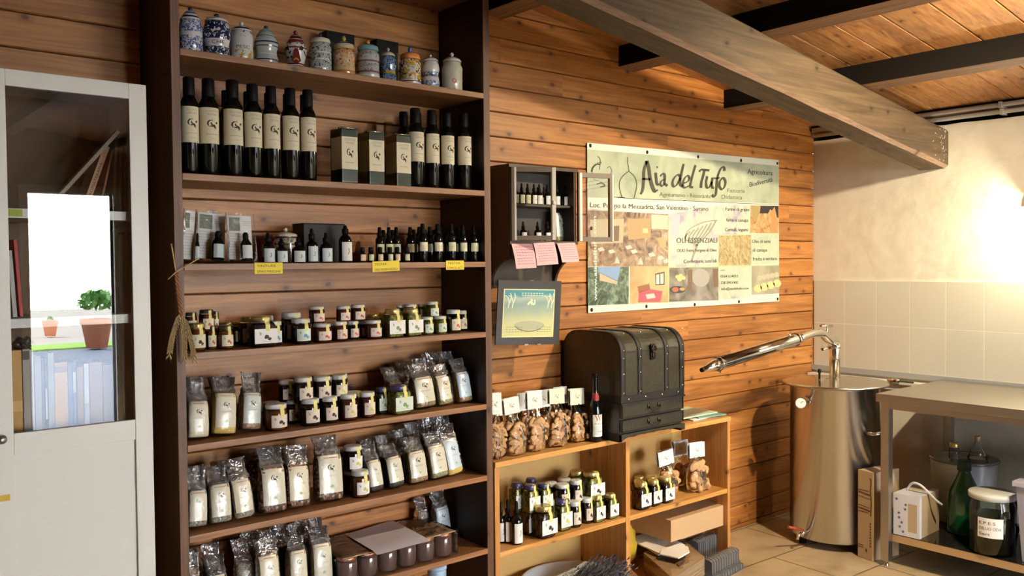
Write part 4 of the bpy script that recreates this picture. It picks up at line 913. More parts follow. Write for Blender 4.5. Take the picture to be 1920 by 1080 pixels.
# ------------------------------------------------------------------ jars on shelf 4 and 5
JB = (0.06, 0.08)
def J(c, lid, lab, ik, seal=True, sq=False):
    key = ('jar', c, lid, lab, ik, seal, sq)
    return key, (lambda: jar(c, lid, lab, ik, seal, sq))
G4 = 'jars on the fourth shelf'; G5 = 'jars on the fifth shelf'
def PJ(spec, px0, px1, pt, pb, si, row, label, cat='jar', group=None, zoff=0.0, rz=0.0, yf=YB, z=None):
    k, f = J(*spec); return put(k, f, px0, px1, pt, pb, SHELF[si] if z is None else z, row, label, cat, group or (G4 if si == 3 else G5), JB, rz, yf, zoff)
def zo(px, pb, row, si, yf=YB):
    return max(0.0, onY(px, pb, yf+row).z-SHELF[si])
H = ('honey', 'black', 'cream', 'red'); HG = ('honey', 'gold', 'cream', 'dark'); BW = ('berry', 'white', 'pink', 'red'); BM = ('berry', 'white', 'mint', 'blue'); RW = ('red', 'white', 'pink', 'red'); BD = ('berry', 'white', 'cream', 'dark')
PJ(HG, 352, 386, 606, 658, 3, 0.055, 'amber jar at the left end of the fourth shelf, behind the wheat ears')
PJ(H, 385, 406, 608, 652, 3, 0.075, 'narrow amber jar between two amber jars, fourth shelf left')
PJ(H, 408, 438, 607, 651, 3, 0.060, 'amber jar, rightmost in the front of the left honey group')
PJ(H, 347, 369, 566, 603, 3, 0.10, 'amber jar stacked on top at the left post', zoff=0.057)
PJ(H, 373, 401, 563, 604, 3, 0.085, 'amber jar stacked on top, beside the one at the left post', zoff=0.058)
PJ(H, 396, 410, 565, 601, 3, 0.12, 'half hidden amber jar at the back of the stacked honey group', zoff=0.057)
for i, (x0, x1) in enumerate(((356, 382), (384, 410))): PJ(H, x0, x1, 603, 642, 3, 0.14, 'amber jar hidden in the back row under the stacked ones', group='hidden honey jars')
PJ(('berry', 'gold', 'white', 'dark', True, True), 466, 513, 596, 653, 3, 0.05, 'large square dark jar with big white label, fourth shelf')
PJ(('berry', 'gold', 'white', 'dark', False, True), 448, 478, 592, 646, 3, 0.12, 'square dark jar left behind the large white-labelled one')
for i, x in enumerate((425, 447, 470)): PJ(('berry', 'gold', 'white', 'dark', False, True), x-13, x+13, 590, 632, 3, 0.20, 'dark square jar in the back left of the fourth shelf', group='dark square jars at the back')
PJ(BM, 500, 529, 596, 641, 3, 0.065, 'jar with mint label and blue print just right of the square jar')
PJ(BM, 545, 583, 597, 644, 3, 0.055, 'larger dark jar with mint label and blue print, front row')
PJ(BM, 476, 514, 581, 632, 3, 0.17, 'dark jar with white lid in the back row behind the square jar')
PJ(BM, 526, 566, 581, 636, 3, 0.14, 'dark jar with white lid in the back row behind the mint labels')
PJ(RW, 586, 622, 609, 644, 3, 0.05, 'jam jar with pink label, left one of the low front trio')
PJ(RW, 623, 652, 605, 641, 3, 0.055, 'jam jar with pink label, middle one of the low front trio')
PJ(BW, 650, 673, 602, 636, 3, 0.075, 'jam jar with pink label, right one of the low front trio')
PJ(BW, 672, 690, 600, 632, 3, 0.10, 'jam jar half hidden left of the single red jar')
PJ(RW, 684, 716, 603, 637, 3, 0.055, 'single red jam jar with white lid before the green jars')
PJ(RW, 579, 609, 573, 605, 3, 0.10, 'jam jar on top of the stack above the low front trio, leftmost', zoff=0.063)
PJ(RW, 630, 657, 569, 599, 3, 0.10, 'jam jar on top of the stack, left one of the close pair', zoff=0.063)
PJ(RW, 657, 685, 567, 598, 3, 0.10, 'jam jar on top of the stack, right one of the close pair', zoff=0.063)
for x0, x1 in ((583, 610), (612, 638), (640, 663), (664, 686)): PJ(RW, x0, x1, 601, 634, 3, 0.115, 'jam jar in the row under the three stacked ones', group='jam jars carrying the upper stack')
GV = ('green', 'gold', 'white', 'green', True, True)
PJ(GV, 718, 754, 580, 633, 3, 0.055, 'large square jar of green vegetables, left of the front pair, fourth shelf')
PJ(GV, 754, 788, 579, 630, 3, 0.055, 'large square jar of green vegetables, right of the front pair, fourth shelf')
for i, x in enumerate((698, 722, 748)): PJ(('green', 'gold', 'white', 'green', False, True), x-14, x+14, 577, 618, 3, 0.15+0.02*i, 'square jar of green vegetables in the second row of the fourth shelf', group='green jars behind the front pair')
GP = ('green', 'white', 'mint', 'green')
PJ(GP, 788, 813, 597, 630, 3, 0.06, 'small white-lidded jar right of the green pair, front')
PJ(GP, 813, 838, 595, 628, 3, 0.055, 'small white-lidded jar beside the last front jar')
PJ(('berry', 'white', 'cream', 'red'), 836, 864, 579, 622, 3, 0.055, 'white-lidded jar near the right end, fourth shelf, taller')
PJ(('berry', 'white', 'cream', 'red'), 856, 876, 579, 618, 3, 0.09, 'last white-lidded jar at the right end of the fourth shelf')
PJ(GP, 798, 823, 563, 593, 3, 0.10, 'white-lidded green jar stacked on top, right one', zoff=0.060)
PJ(GP, 756, 782, 563, 590, 3, 0.12, 'white-lidded green jar stacked on top, left one', zoff=0.060)
PJ(GP, 742, 760, 565, 590, 3, 0.15, 'white-lidded green jar stacked on top, partly behind the left one', zoff=0.060)
PJ(GP, 782, 799, 565, 590, 3, 0.15, 'white-lidded green jar on top between the two stacked ones', zoff=0.060)
for x in (764, 786, 808): PJ(GP, x-12, x+12, 594, 624, 3, 0.14, 'white-lidded green jar under the stacked ones', group='green jars carrying the stack')
# fifth shelf
BG = ('berry', 'white', 'pink', 'dark')
PJ(('honey', 'white', 'pink', 'dark'), 496, 539, 753, 802, 4, 0.06, 'amber-brown jar standing alone beside the pale bag, fifth shelf')
PJ(('honey', 'white', 'pink', 'dark', False), 492, 526, 746, 792, 4, 0.13, 'amber-brown jar right behind the lone front jar')
PJ(BG, 562, 600, 749, 799, 4, 0.06, 'dark jam jar in the front row, first of five, fifth shelf')
PJ(BG, 601, 634, 745, 794, 4, 0.06, 'dark jam jar in the front row, second of five, fifth shelf')
PJ(('red', 'white', 'pink', 'yellow'), 635, 670, 742, 791, 4, 0.06, 'reddish jam jar in the front row, third of five, fifth shelf')
PJ(('red', 'white', 'pink', 'yellow'), 673, 704, 739, 786, 4, 0.065, 'reddish jam jar in the front row, fourth of five, fifth shelf')
GN = ('green', 'blue', 'mint', 'green', True, True)
PJ(('olive', 'blue', 'mint', 'green', True, True), 703, 728, 730, 778, 4, 0.10, 'narrow square jar of olives left of the green square jar, fifth shelf')
PJ(GN, 728, 768, 730, 783, 4, 0.055, 'square jar of green vegetables at the front right, fifth shelf')
for x in (650, 668, 688, 706, 726): PJ(('olive', 'blue', 'mint', 'green', False, True), x-11, x+11, 724, 758, 4, 0.20, 'small square olive jar in the receding row, fifth shelf', group='receding olive jars')
for x in (728, 748): PJ(('olive', 'blue', 'mint', 'green', False, True), x-12, x+12, 724, 765, 4, 0.15, 'small square olive jar behind the green square jar', group='olive jars behind the green one')
for x in (548, 580, 612, 640, 664): PJ(BG, x-15, x+15, 742, 786, 4, 0.14, 'dark jam jar carrying the upper stack, fifth shelf', group='jam jars under the upper stack')
for x in (538, 566, 594): PJ(BG, x-14, x+14, 744, 780, 4, 0.21, 'dark jam jar at the very back, fifth shelf', group='jam jars at the back of the fifth shelf')
PJ(BG, 550, 587, 698, 746, 4, 0.085, 'dark jam jar on the upper stack, front left of three', zoff=0.077)
PJ(BG, 587, 621, 697, 742, 4, 0.085, 'dark jam jar on the upper stack, front middle of three', zoff=0.077)
PJ(('berry', 'white', 'cream', 'yellow'), 621, 651, 695, 739, 4, 0.085, 'dark jam jar on the upper stack, front right of three', zoff=0.077)
for i, x in enumerate((536, 570, 604, 637)): PJ(BG, x-15, x+15, 688, 728, 4, 0.155, 'dark jam jar in the rear row of the upper stack', group='rear row of the upper stack', zoff=0.076)

# ------------------------------------------------------------------ cellophane food bags
FILL = {'flour': mat('pale_flour', (0.66, 0.58, 0.38), 0.9, var=0.05, vscale=40, bump=0.3), 'semolina': mat('yellow_semolina', (0.62, 0.46, 0.12), 0.85, var=0.08, vscale=60, bump=0.3),
        'bran': grains('brown_grain', [(0.30, 0.19, 0.09), (0.38, 0.25, 0.13), (0.22, 0.13, 0.06), (0.42, 0.30, 0.17)], 260), 'lentil': grains('lentils', [(0.28, 0.20, 0.10), (0.20, 0.14, 0.06), (0.34, 0.26, 0.12), (0.14, 0.09, 0.05)], 240),
        'beans': grains('speckled_beans', [(0.10, 0.04, 0.025), (0.24, 0.13, 0.08), (0.36, 0.26, 0.18), (0.05, 0.025, 0.02), (0.16, 0.07, 0.04)], 120), 'grey': grains('grey_seed', [(0.30, 0.28, 0.22), (0.22, 0.20, 0.16), (0.36, 0.33, 0.26)], 260),
        'dark': grains('dark_seed', [(0.03, 0.025, 0.02), (0.05, 0.04, 0.035), (0.02, 0.018, 0.015)], 240), 'olive': grains('olive_green_pulses', [(0.30, 0.28, 0.12), (0.22, 0.21, 0.10), (0.36, 0.33, 0.16)], 200)}
LBM = {'cream': mat('bag_label_cream', (0.70, 0.65, 0.50), 0.4, coat=0.3), 'pale': mat('bag_label_pale', (0.64, 0.68, 0.62), 0.4, coat=0.3), 'blue': mat('bag_label_blue', (0.55, 0.66, 0.74), 0.4, coat=0.3)}
def sring(hw, hd, z, n=32, e=3.2, cy=0.0, rnd=None, amp=0.0, wav=0.0, ph=0.0):
    out = []
    for k in range(n):
        a = 2*math.pi*k/n; ca, sa = math.cos(a), math.sin(a); q = 1+(rnd.uniform(-amp, amp) if rnd else 0)
        x = hw*math.copysign(abs(ca)**(2/e), ca)*q; y = hd*math.copysign(abs(sa)**(2/e), sa)*q
        y += wav*math.sin(x/hw*7+ph)*abs(ca)**0.3*(1)
        out.append((x, cy+y, z))
    return out
def food_bag(w, d_, hf, h, fill, lab, seed, flap=True, lw=0.84, lh=0.80):
    """filled bag with a label on the front and a crumpled clear top"""
    rnd = random.Random(seed); t = empty('food_bag'); hw, hd = w/2, d_/2
    fr = [(0.86, 0.80, 0.0), (0.97, 0.97, 0.03), (1.0, 1.0, 0.10), (1.0, 1.02, 0.35), (0.98, 1.0, 0.65), (0.95, 0.92, 0.88), (0.86, 0.7, 0.97), (0.6, 0.35, 1.0)]
    MB().loft([sring(hw*a*0.965, hd*b*0.95, 0.0015+hf*c*0.985, rnd=rnd, amp=0.008) for a, b, c in fr], 0).build('filling', FILL[fill], t)
    rg = [sring(hw*a*1.015, hd*b*1.05, hf*c, rnd=rnd, amp=0.006) for a, b, c in fr[:-1]]
    ht = h-hf; fl = [(0.93, 0.50, hf+ht*0.10, 0.003), (0.86, 0.22, hf+ht*0.28, 0.006), (0.84, 0.10, hf+ht*0.45, 0.010), (0.92, 0.07, hf+ht*0.66, 0.012), (0.98, 0.05, hf+ht*0.85, 0.013), (1.0, 0.04, h, 0.014)]
    sl = rnd.uniform(-0.2, 0.5)*hd; ph = rnd.uniform(0, 6)
    for i, (a, b, z, wv) in enumerate(fl): rg.append(sring(hw*a, hd*b, z+rnd.uniform(-0.002, 0.002), cy=sl*(i/5)+hd*0.1*i, rnd=rnd, amp=0.05, wav=wv, ph=ph))
    ms = [0]*(len(fr)-2)+[1]*len(fl)
    mb = MB(); mb.loft(rg, 0, True, False, ms=ms); mb.build('film', [filmm, filmc], t)
    if lab:
        m = MB(); l_w = w*lw; l_h = hf*lh; zb_ = hf*0.16; cy_ = -hd*1.03-0.0012
        def f(e):
            def q(u, v):
                c = min(1, max(0, v/hf))
                for (a0, b0, c0), (a1, b1, c1) in zip(fr, fr[1:]):
                    if c0 <= c <= c1: k = (c-c0)/(c1-c0); aa = a0+(a1-a0)*k; bb_ = b0+(b1-b0)*k; break
                x = min(0.995, abs(u)/(hw*aa)); return (u, -hd*bb_*(1-x**3.2)**(1/3.2)*1.005-e, v)
            return q
        patch(m, -l_w/2, l_w/2, zb_, zb_+l_h, f(0), 0, 6, 8); f2 = f(0.0003)
        s = l_w/0.07; emblem(m, 0.0, zb_+l_h*0.66, 0.0125*s, f2, 1)
        m.add([f2(-l_w*0.42, zb_+l_h*0.885), f2(l_w*0.42, zb_+l_h*0.885), f2(l_w*0.42, zb_+l_h*0.895), f2(-l_w*0.42, zb_+l_h*0.895)], [(0, 1, 2, 3)], 3)
        lines(m, 0, zb_+l_h*0.92, l_w*0.6, 0.0022*s, f2, 3, 1, seed=seed); lines(m, 0, zb_+l_h*0.46, l_w*0.5, 0.0012*s, f2, 2, 2, 0.003*s, seed=seed+1)
        m.ribbon([(-l_w*0.06, zb_+l_h*0.14), (0, zb_+l_h*0.19), (l_w*0.07, zb_+l_h*0.15)], 0.006*s, f2, 4)
        m.build('paper_label', [LBM[lab], ink, inkgrey, rdink, mat('organic_green_mark', (0.35, 0.52, 0.22), 0.6)], t)
    return t
def bag(px0, px1, ptop, plab, pb, si, row, fill, lab, label, group, lean=-9, tilt=0, seed=None, yf=YB, z=None, depth_m=0.055, back=False, rz=0.0, lh=0.80):
    Y = yf+row; zs = SHELF[si] if z is None else z; pc = (px0+px1)/2
    P = onY(pc, (plab+pb)/2, Y-depth_m/2); k = depth(P)/FPX; w = (px1-px0)*k*0.895
    hf = (pb-plab)*k*1.05; h = (pb-ptop)*k*1.02
    lx = onY(pc, pb, Y-depth_m/2).x
    t = food_bag(w, depth_m, hf, h, fill, None if back else lab, seed or int(px0*7+si), lh=lh)
    t.location = (lx, Y, zs+0.0045); t.rotation_euler = (R(lean), R(tilt), rz); tag(t, label, 'bag', group)
    return settle(t, zs)
GB5, GB6, GB7 = 'food bags on the fifth shelf', 'food bags on the sixth shelf', 'food bags on the bottom shelf'
bag(350, 399, 716, 762, 829, 4, 0.075, 'flour', 'cream', 'clear bag of pale flour, leftmost on the fifth shelf', GB5, tilt=4)
bag(398, 450, 719, 750, 825, 4, 0.072, 'semolina', 'cream', 'clear bag of yellow semolina beside the pale flour', GB5, tilt=6)
bag(450, 496, 699, 737, 805, 4, 0.088, 'bran', 'pale', 'clear bag of reddish grain with pale green label, third on the fifth shelf', GB5, tilt=7)
bag(358, 398, 706, 752, 812, 4, 0.155, 'bran', 'cream', 'unlabelled-looking clear bag behind the pale flour', 'rear bags on the fifth shelf', back=True)
bag(404, 446, 706, 750, 806, 4, 0.155, 'flour', 'cream', 'clear bag whose top shows behind the yellow semolina', 'rear bags on the fifth shelf', back=True)
bag(776, 830, 690, 715, 771, 4, 0.075, 'lentil', 'cream', 'clear bag of lentils, left of the three labelled bags, fifth shelf right', GB5, tilt=-3)
bag(822, 862, 688, 709, 763, 4, 0.08, 'olive', 'cream', 'clear bag with yellow-green label between the lentils and the blue label', GB5, tilt=-4)
bag(858, 896, 675, 700, 755, 4, 0.08, 'bran', 'blue', 'clear bag with pale blue label at the right end of the fifth shelf', GB5, tilt=-4)
for i, (x0, x1, yt) in enumerate(((728, 768, 676), (752, 792, 672), (782, 822, 668), (808, 846, 662), (836, 876, 662))):
    bag(x0, x1, yt, 704, 752, 4, 0.155+0.02*(i % 2), ('lentil', 'grey', 'bran')[i % 3], 'cream', 'clear bag in the rear row at the right of the fifth shelf', 'rear bags at the right of the fifth shelf', back=True)
# sixth shelf
bag(350, 395, 880, 924, 990, 5, 0.07, 'grey', 'cream', 'clear bag with cream label, leftmost on the sixth shelf', GB6, tilt=5)
bag(393, 443, 876, 910, 980, 5, 0.07, 'grey', 'cream', 'clear bag with cream label, second on the sixth shelf', GB6, tilt=1)
bag(440, 487, 866, 903, 974, 5, 0.07, 'grey', 'cream', 'clear bag with narrow cream label, third on the sixth shelf', GB6, tilt=-3)
bag(488, 548, 850, 888, 970, 5, 0.065, 'beans', 'cream', 'clear bag of speckled beans, fourth on the sixth shelf', GB6, tilt=2, lh=0.86)
bag(538, 592, 842, 877, 953, 5, 0.07, 'beans', 'cream', 'clear bag of speckled beans, fifth on the sixth shelf', GB6, tilt=3, lh=0.86)
bag(592, 656, 832, 868, 951, 5, 0.07, 'beans', 'cream', 'biggest clear bag of speckled beans, left of the two stacked jars', GB6, tilt=3)
bag(362, 404, 864, 900, 960, 5, 0.155, 'grey', 'cream', 'clear bag with crumpled top in the rear row, sixth shelf left', 'rear bags at the left of the sixth shelf', back=True)
bag(406, 448, 858, 896, 955, 5, 0.155, 'grey', 'cream', 'clear bag with crumpled top in the rear row, sixth shelf left', 'rear bags at the left of the sixth shelf', back=True)
bag(466, 532, 833, 850, 935, 5, 0.165, 'beans', 'cream', 'big bag of dark beans lying high behind the fourth bag', 'dark bean bags at the back', back=True, depth_m=0.07)
bag(528, 592, 826, 840, 920, 5, 0.165, 'beans', 'cream', 'big bag of dark beans behind the fifth bag, with a small emblem', 'dark bean bags at the back', back=True, depth_m=0.07)
PJ(('honey', 'white', 'white', 'yellow'), 657, 693, 884, 933, 5, 0.06, 'amber jar standing on the sixth shelf between the bags', group='jars on the sixth shelf')
PJ(('berry', 'white', 'white', 'yellow'), 643, 680, 833, 880, 5, 0.115, 'dark jar stacked on a hidden jar, sixth shelf', group='jars on the sixth shelf', zoff=0.084)
PJ(('berry', 'white', 'white', 'yellow'), 644, 680, 884, 926, 5, 0.125, 'hidden jar under the stacked dark jar', group='jars on the sixth shelf')
PJ(('berry', 'white', 'white', 'yellow'), 624, 652, 832, 868, 5, 0.19, 'dark jar at the back, just left of the stacked one', group='jars on the sixth shelf', zoff=0.084)
bag(691, 729, 838, 864, 921, 5, 0.075, 'dark', 'cream', 'clear bag of black seeds just right of the amber jar', GB6, tilt=-3)
bag(727, 769, 838, 860, 916, 5, 0.075, 'dark', 'cream', 'clear bag of black seeds, second right of the amber jar', GB6, tilt=-4)
bag(766, 814, 826, 851, 908, 5, 0.078, 'bran', 'cream', 'clear bag of reddish grain with a glossy crease across the label', GB6, tilt=-2)
bag(806, 852, 812, 836, 896, 5, 0.082, 'olive', 'cream', 'clear bag of greenish pulses, next to last on the sixth shelf', GB6, tilt=-4)
bag(838, 882, 796, 821, 887, 5, 0.085, 'semolina', 'blue', 'clear bag of yellow semolina with pale blue label, last on the sixth shelf', GB6, tilt=-7)
for i, (x0, x1, yt) in enumerate(((684, 722, 812), (712, 752, 812), (744, 784, 806), (772, 810, 800), (800, 838, 792), (826, 864, 788))):
    bag(x0, x1, yt, 850, 896, 5, 0.16+0.015*(i % 2), ('dark', 'grey', 'bran')[i % 3], 'cream', 'clear bag with crumpled top in the rear row at the right of the sixth shelf', 'rear bags at the right of the sixth shelf', back=True)
# bottom shelf
bag(486, 537, 1010, 1040, 1118, 6, 0.075, 'bran', 'cream', 'clear bag with cream label, left of the central trio on the bottom shelf', GB7, tilt=1)
bag(541, 586, 1010, 1034, 1106, 6, 0.075, 'bran', 'cream', 'clear bag with cream label, middle of the central trio on the bottom shelf', GB7, tilt=3)
bag(584, 634, 1004, 1034, 1108, 6, 0.070, 'grey', 'cream', 'clear bag with cream label, right of the central trio on the bottom shelf', GB7, tilt=3)
bag(394, 438, 1040, 1072, 1140, 6, 0.07, 'dark', 'cream', 'dark clear bag with label top just in view at the bottom left', GB7)
bag(348, 388, 1022, 1062, 1135, 6, 0.08, 'dark', 'cream', 'dark clear bag against the left post on the bottom shelf', GB7, back=True)
for i, (x0, x1, yt, rw) in enumerate(((352, 392, 1014, 0.15), (388, 428, 1010, 0.16), (446, 488, 1000, 0.13), (462, 502, 996, 0.18), (496, 538, 990, 0.14), (520, 560, 982, 0.19), (548, 590, 976, 0.15), (570, 606, 980, 0.19), (592, 622, 1004, 0.15))):
    bag(x0, x1, yt, yt+42, yt+105, 6, rw, ('dark', 'dark', 'grey', 'bran')[i % 4], 'cream', 'clear bag with crumpled glossy top in the rear rows of the bottom shelf', 'rear bags on the bottom shelf', back=True)
bag(818, 856, 936, 964, 1020, 6, 0.235, 'grey', 'blue', 'clear bag with pale blue label at the right end of the bottom shelf', GB7, tilt=-5, lean=-3)
bag(784, 812, 928, 950, 1006, 6, 0.245, 'grey', 'cream', 'clear bag behind the pale blue label at the right end of the bottom shelf', GB7, back=True, lean=-2)
# shrink-wrapped tray of empty jars with copper lids
zs = SHELF[6]; Y0 = YB+0.012
P0, P1 = onY(641, 1050, Y0), onY(857, 1000, Y0)
tr = empty('jar_tray', (P0.x, Y0, zs+0.001), label='shrink-wrapped pack of brown-lidded jars with a cardboard sheet on top', cat='pack')
nx = 6; pitch = (P1.x-P0.x)/nx; rj = pitch*0.47; hj = 0.088
copper = mat('copper_lid', (0.42, 0.17, 0.09), 0.35, 0.6); brj = mat('brownish_jar_glass', (0.12, 0.07, 0.06), 0.1, coat=0.6)
jb = MB().lathe([(rj*0.88, 0), (rj, 0.005), (rj, hj*0.76), (rj*0.88, hj*0.84)], seg=22).mesh('tray_jar', brj); jl = MB().lathe([(rj*0.92, hj*0.845), (rj*0.95, hj*0.85), (rj*0.95, hj*0.98), (rj*0.85, hj)], seg=22).mesh('tray_jar_lid', copper)
for j in range(3):
    for i in range(nx):
        o = bpy.data.objects.new('jar', jb); C.objects.link(o); o.parent = tr; o.location = (pitch*(i+0.5), rj*1.1+j*rj*2.06, 0.002)
        l = bpy.data.objects.new('jar_lid', jl); C.objects.link(l); l.parent = o
Wt, Dt = pitch*nx, rj*2.06*3+0.004
MB().box(0.004, Wt-0.004, 0.004, Dt-0.004, hj+0.003, hj+0.006, 0, 0.001).build('cardboard_sheet', mat('brown_card_sheet', (0.40, 0.27, 0.17), 0.8, var=0.06, vscale=8), tr)
rnd = random.Random(2); rings = []
for q in range(8):
    z = (0.0, 0.014, 0.03, 0.05, 0.066, 0.082, hj+0.009, hj+0.0095)[q]; ring = []
    per = []
    n = 14*nx
    for k in range(n): per.append((Wt*k/n, -0.002-0.004*abs(math.sin(math.pi*k/n*nx))+0.006))
    for k in range(40): per.append((Wt+0.004, Dt*k/40))
    for k in range(n): per.append((Wt*(1-k/n), Dt+0.002))
    for k in range(40): per.append((-0.004, Dt*(1-k/40)))
    sh = 1.0 if q < 7 else 0.9
    cx, cy_ = Wt/2, Dt/2
    ring = [(cx+(x-cx)*sh+rnd.uniform(-0.001, 0.001), cy_+(y-cy_)*sh+rnd.uniform(-0.002, 0.001), z+rnd.uniform(-0.0015, 0.0015) if 0 < q < 7 else z) for x, y in per]; rings.append(ring)
MB().loft(rings, 0, False, True).build('shrink_film', film('shrink_wrap', gloss=0.22, rough=0.08, bscale=22, bstr=0.4), tr)
# sheet of paper lying across the pack
zp = zs+hj+0.0125
q = [onZ(648, 1003, zp), onZ(735, 976, zp), onZ(806, 1012, zp), onZ(707, 1038, zp)]
mb = MB(); n = 8; V = []
for j in range(n+1):
    for i in range(n+1):
        a = q[0].lerp(q[1], i/n); b2 = q[3].lerp(q[2], i/n); p = a.lerp(b2, j/n); p.z = zp+0.0012*math.sin(i*0.9)*math.sin(j*0.7)+0.0015-(0.006 if j == n else 0.0); p.y = max(p.y, 2.60); V.append(p)
mb.add(V, [(j*(n+1)+i, j*(n+1)+i+1, (j+1)*(n+1)+i+1, (j+1)*(n+1)+i) for j in range(n) for i in range(n)], 0, True)
o = mb.build('paper_sheet', mat('lilac_white_paper', (0.60, 0.58, 0.68), 0.7)); tag(o, 'creased lilac-white sheet of paper lying on the wrapped jar pack', 'paper')
mb = MB(); 
for j in range(3):
    for i in range(5):
        u = 0.2+i*0.12; v = 0.25+j*0.2; a = q[0].lerp(q[1], u).lerp(q[3].lerp(q[2], u), v); b2 = q[0].lerp(q[1], u+0.09).lerp(q[3].lerp(q[2], u+0.09), v); a.z = b2.z = zp+0.0036
        mb.add([a, b2, b2+Vector((0, -0.002, 0)), a+Vector((0, -0.002, 0))], [(0, 1, 2, 3)])
mb.build('printed_lines', mat('faint_print', (0.45, 0.43, 0.52), 0.8), o)
# light blue cylinder under the bottom shelf
P = onY(822, 1070, 2.80)
t = empty('blue_canister', (P.x, 2.81, 0.0855), label='pale blue canister standing under the bottom shelf at the right', cat='canister')
MB().lathe([(0.036, 0), (0.037, 0.004), (0.037, 0.262), (0.034, 0.266)], seg=28).build('canister_body', mat('pale_blue_plastic', (0.42, 0.60, 0.78), 0.5), t)
MB().lathe([(0.0385, 0.262), (0.0385, 0.276), (0.03, 0.279)], seg=28).build('lid', MATS['pale_blue_plastic'], t)

# ------------------------------------------------------------------ wheat ears tied to the left post
strawm = mat('straw', (0.46, 0.30, 0.13), 0.8, var=0.25, vscale=80); earm = mat('wheat_ear', (0.36, 0.26, 0.12), 0.85, var=0.3, vscale=120)
YW = YB-0.02
def pw(x, y, dy=0.0): return onY(x, y, YW-dy)
root = pw(331, 512)
wt = empty('wheat_bunch', root, label='dried bunch of wheat ears with a braided stem hanging on the left post', cat='dried plant')
def rel(p): return p-root
MB().tube([rel(p) for p in crom([pw(321, 457), pw(325, 480), pw(329, 505), pw(333, 520)], 4)], 0.0022, 7).build('straw_stalk', strawm, wt)
MB().tube([rel(pw(315, 524, 0.004)), rel(pw(332, 508, 0.005)), rel(pw(352, 497, 0.005)), rel(pw(374, 484, 0.004))], 0.0018, 7).build('straw_stalk', strawm, wt)
mb = MB()
for k in range(3):
    pts = []
    for i in range(31):
        q_ = i/30; c = pw(331+9*q_, 512+80*q_); a = q_*20+k*2.094; pts.append(rel(c+Vector((0.005*math.cos(a), 0.003*math.sin(a)-0.001, 0))))
    mb.tube(pts, 0.0034, 6)
mb.build('braided_stem', mat('reddish_straw', (0.30, 0.13, 0.06), 0.8, var=0.25, vscale=60), wt)
rnd = random.Random(12)
for (x0, y0, x1, y1, bow) in ((336, 590, 317, 668, -6), (341, 592, 345, 676, 3), (344, 594, 365, 676, 5)):
    mb = MB(); A_, B_ = pw(x0, y0, 0.006), pw(x1, y1, 0.006); ax = (B_-A_); n = 15
    pts = crom([A_, A_.lerp(B_, 0.5)+RT*(bow*0.0008), B_], 8)
    mb.tube([rel(p) for p in pts], 0.0025, 6)
    for i in range(n):
        c = pts[min(len(pts)-1, int((i+1)/n*(len(pts)-1)))]
        for s in (-1, 1):
            dirv = (ax.normalized()*0.85+RT*s*0.5+Vector((0, rnd.uniform(-0.3, 0.0), 0))).normalized(); rot = dirv.to_track_quat('Z', 'Y').to_matrix()
            mb.blob(rel(c+RT*s*0.0035+dirv*0.003), 0.0028, 0.0028, 0.0075, seg=6, rg=4, rot=rot)
            mb.tube([rel(c+dirv*0.008), rel(c+dirv*0.024)], [0.0004, 0.0001], 3)
    mb.build('ear', earm, wt)

# ------------------------------------------------------------------ low pine unit: biscuit bags on top, jars in the bays
bism = mat('baked_biscuit', (0.52, 0.31, 0.15), 0.85, var=0.22, vscale=50, bump=0.5, bscale=90)
tagm = {'w': mat('tag_white', (0.76, 0.76, 0.72), 0.6), 'y': mat('tag_cream_green', (0.70, 0.74, 0.56), 0.6), 'b': mat('tag_bluish', (0.62, 0.68, 0.74), 0.6)}
def bis_mesh(seed):
    rnd = random.Random(seed); mb = MB(); n = 14; rings = []
    for z, s in ((-0.008, 0.86), (-0.006, 0.98), (0.004, 1.0), (0.009, 0.85), (0.0105, 0.5)):
        ring = []
        for k in range(n):
            a = 2*math.pi*k/n; x = 0.036*math.cos(a); y = 0.024*math.sin(a)
            if y < -0.010: y = -0.010
            ring.append((x*s, y*s+rnd.uniform(-0.0006, 0.0006), z+rnd.uniform(-0.0008, 0.0008)))
        rings.append(ring)
    return mb.loft(rings, 0).mesh('biscuit', bism)
BIS = [bis_mesh(i) for i in range(4)]
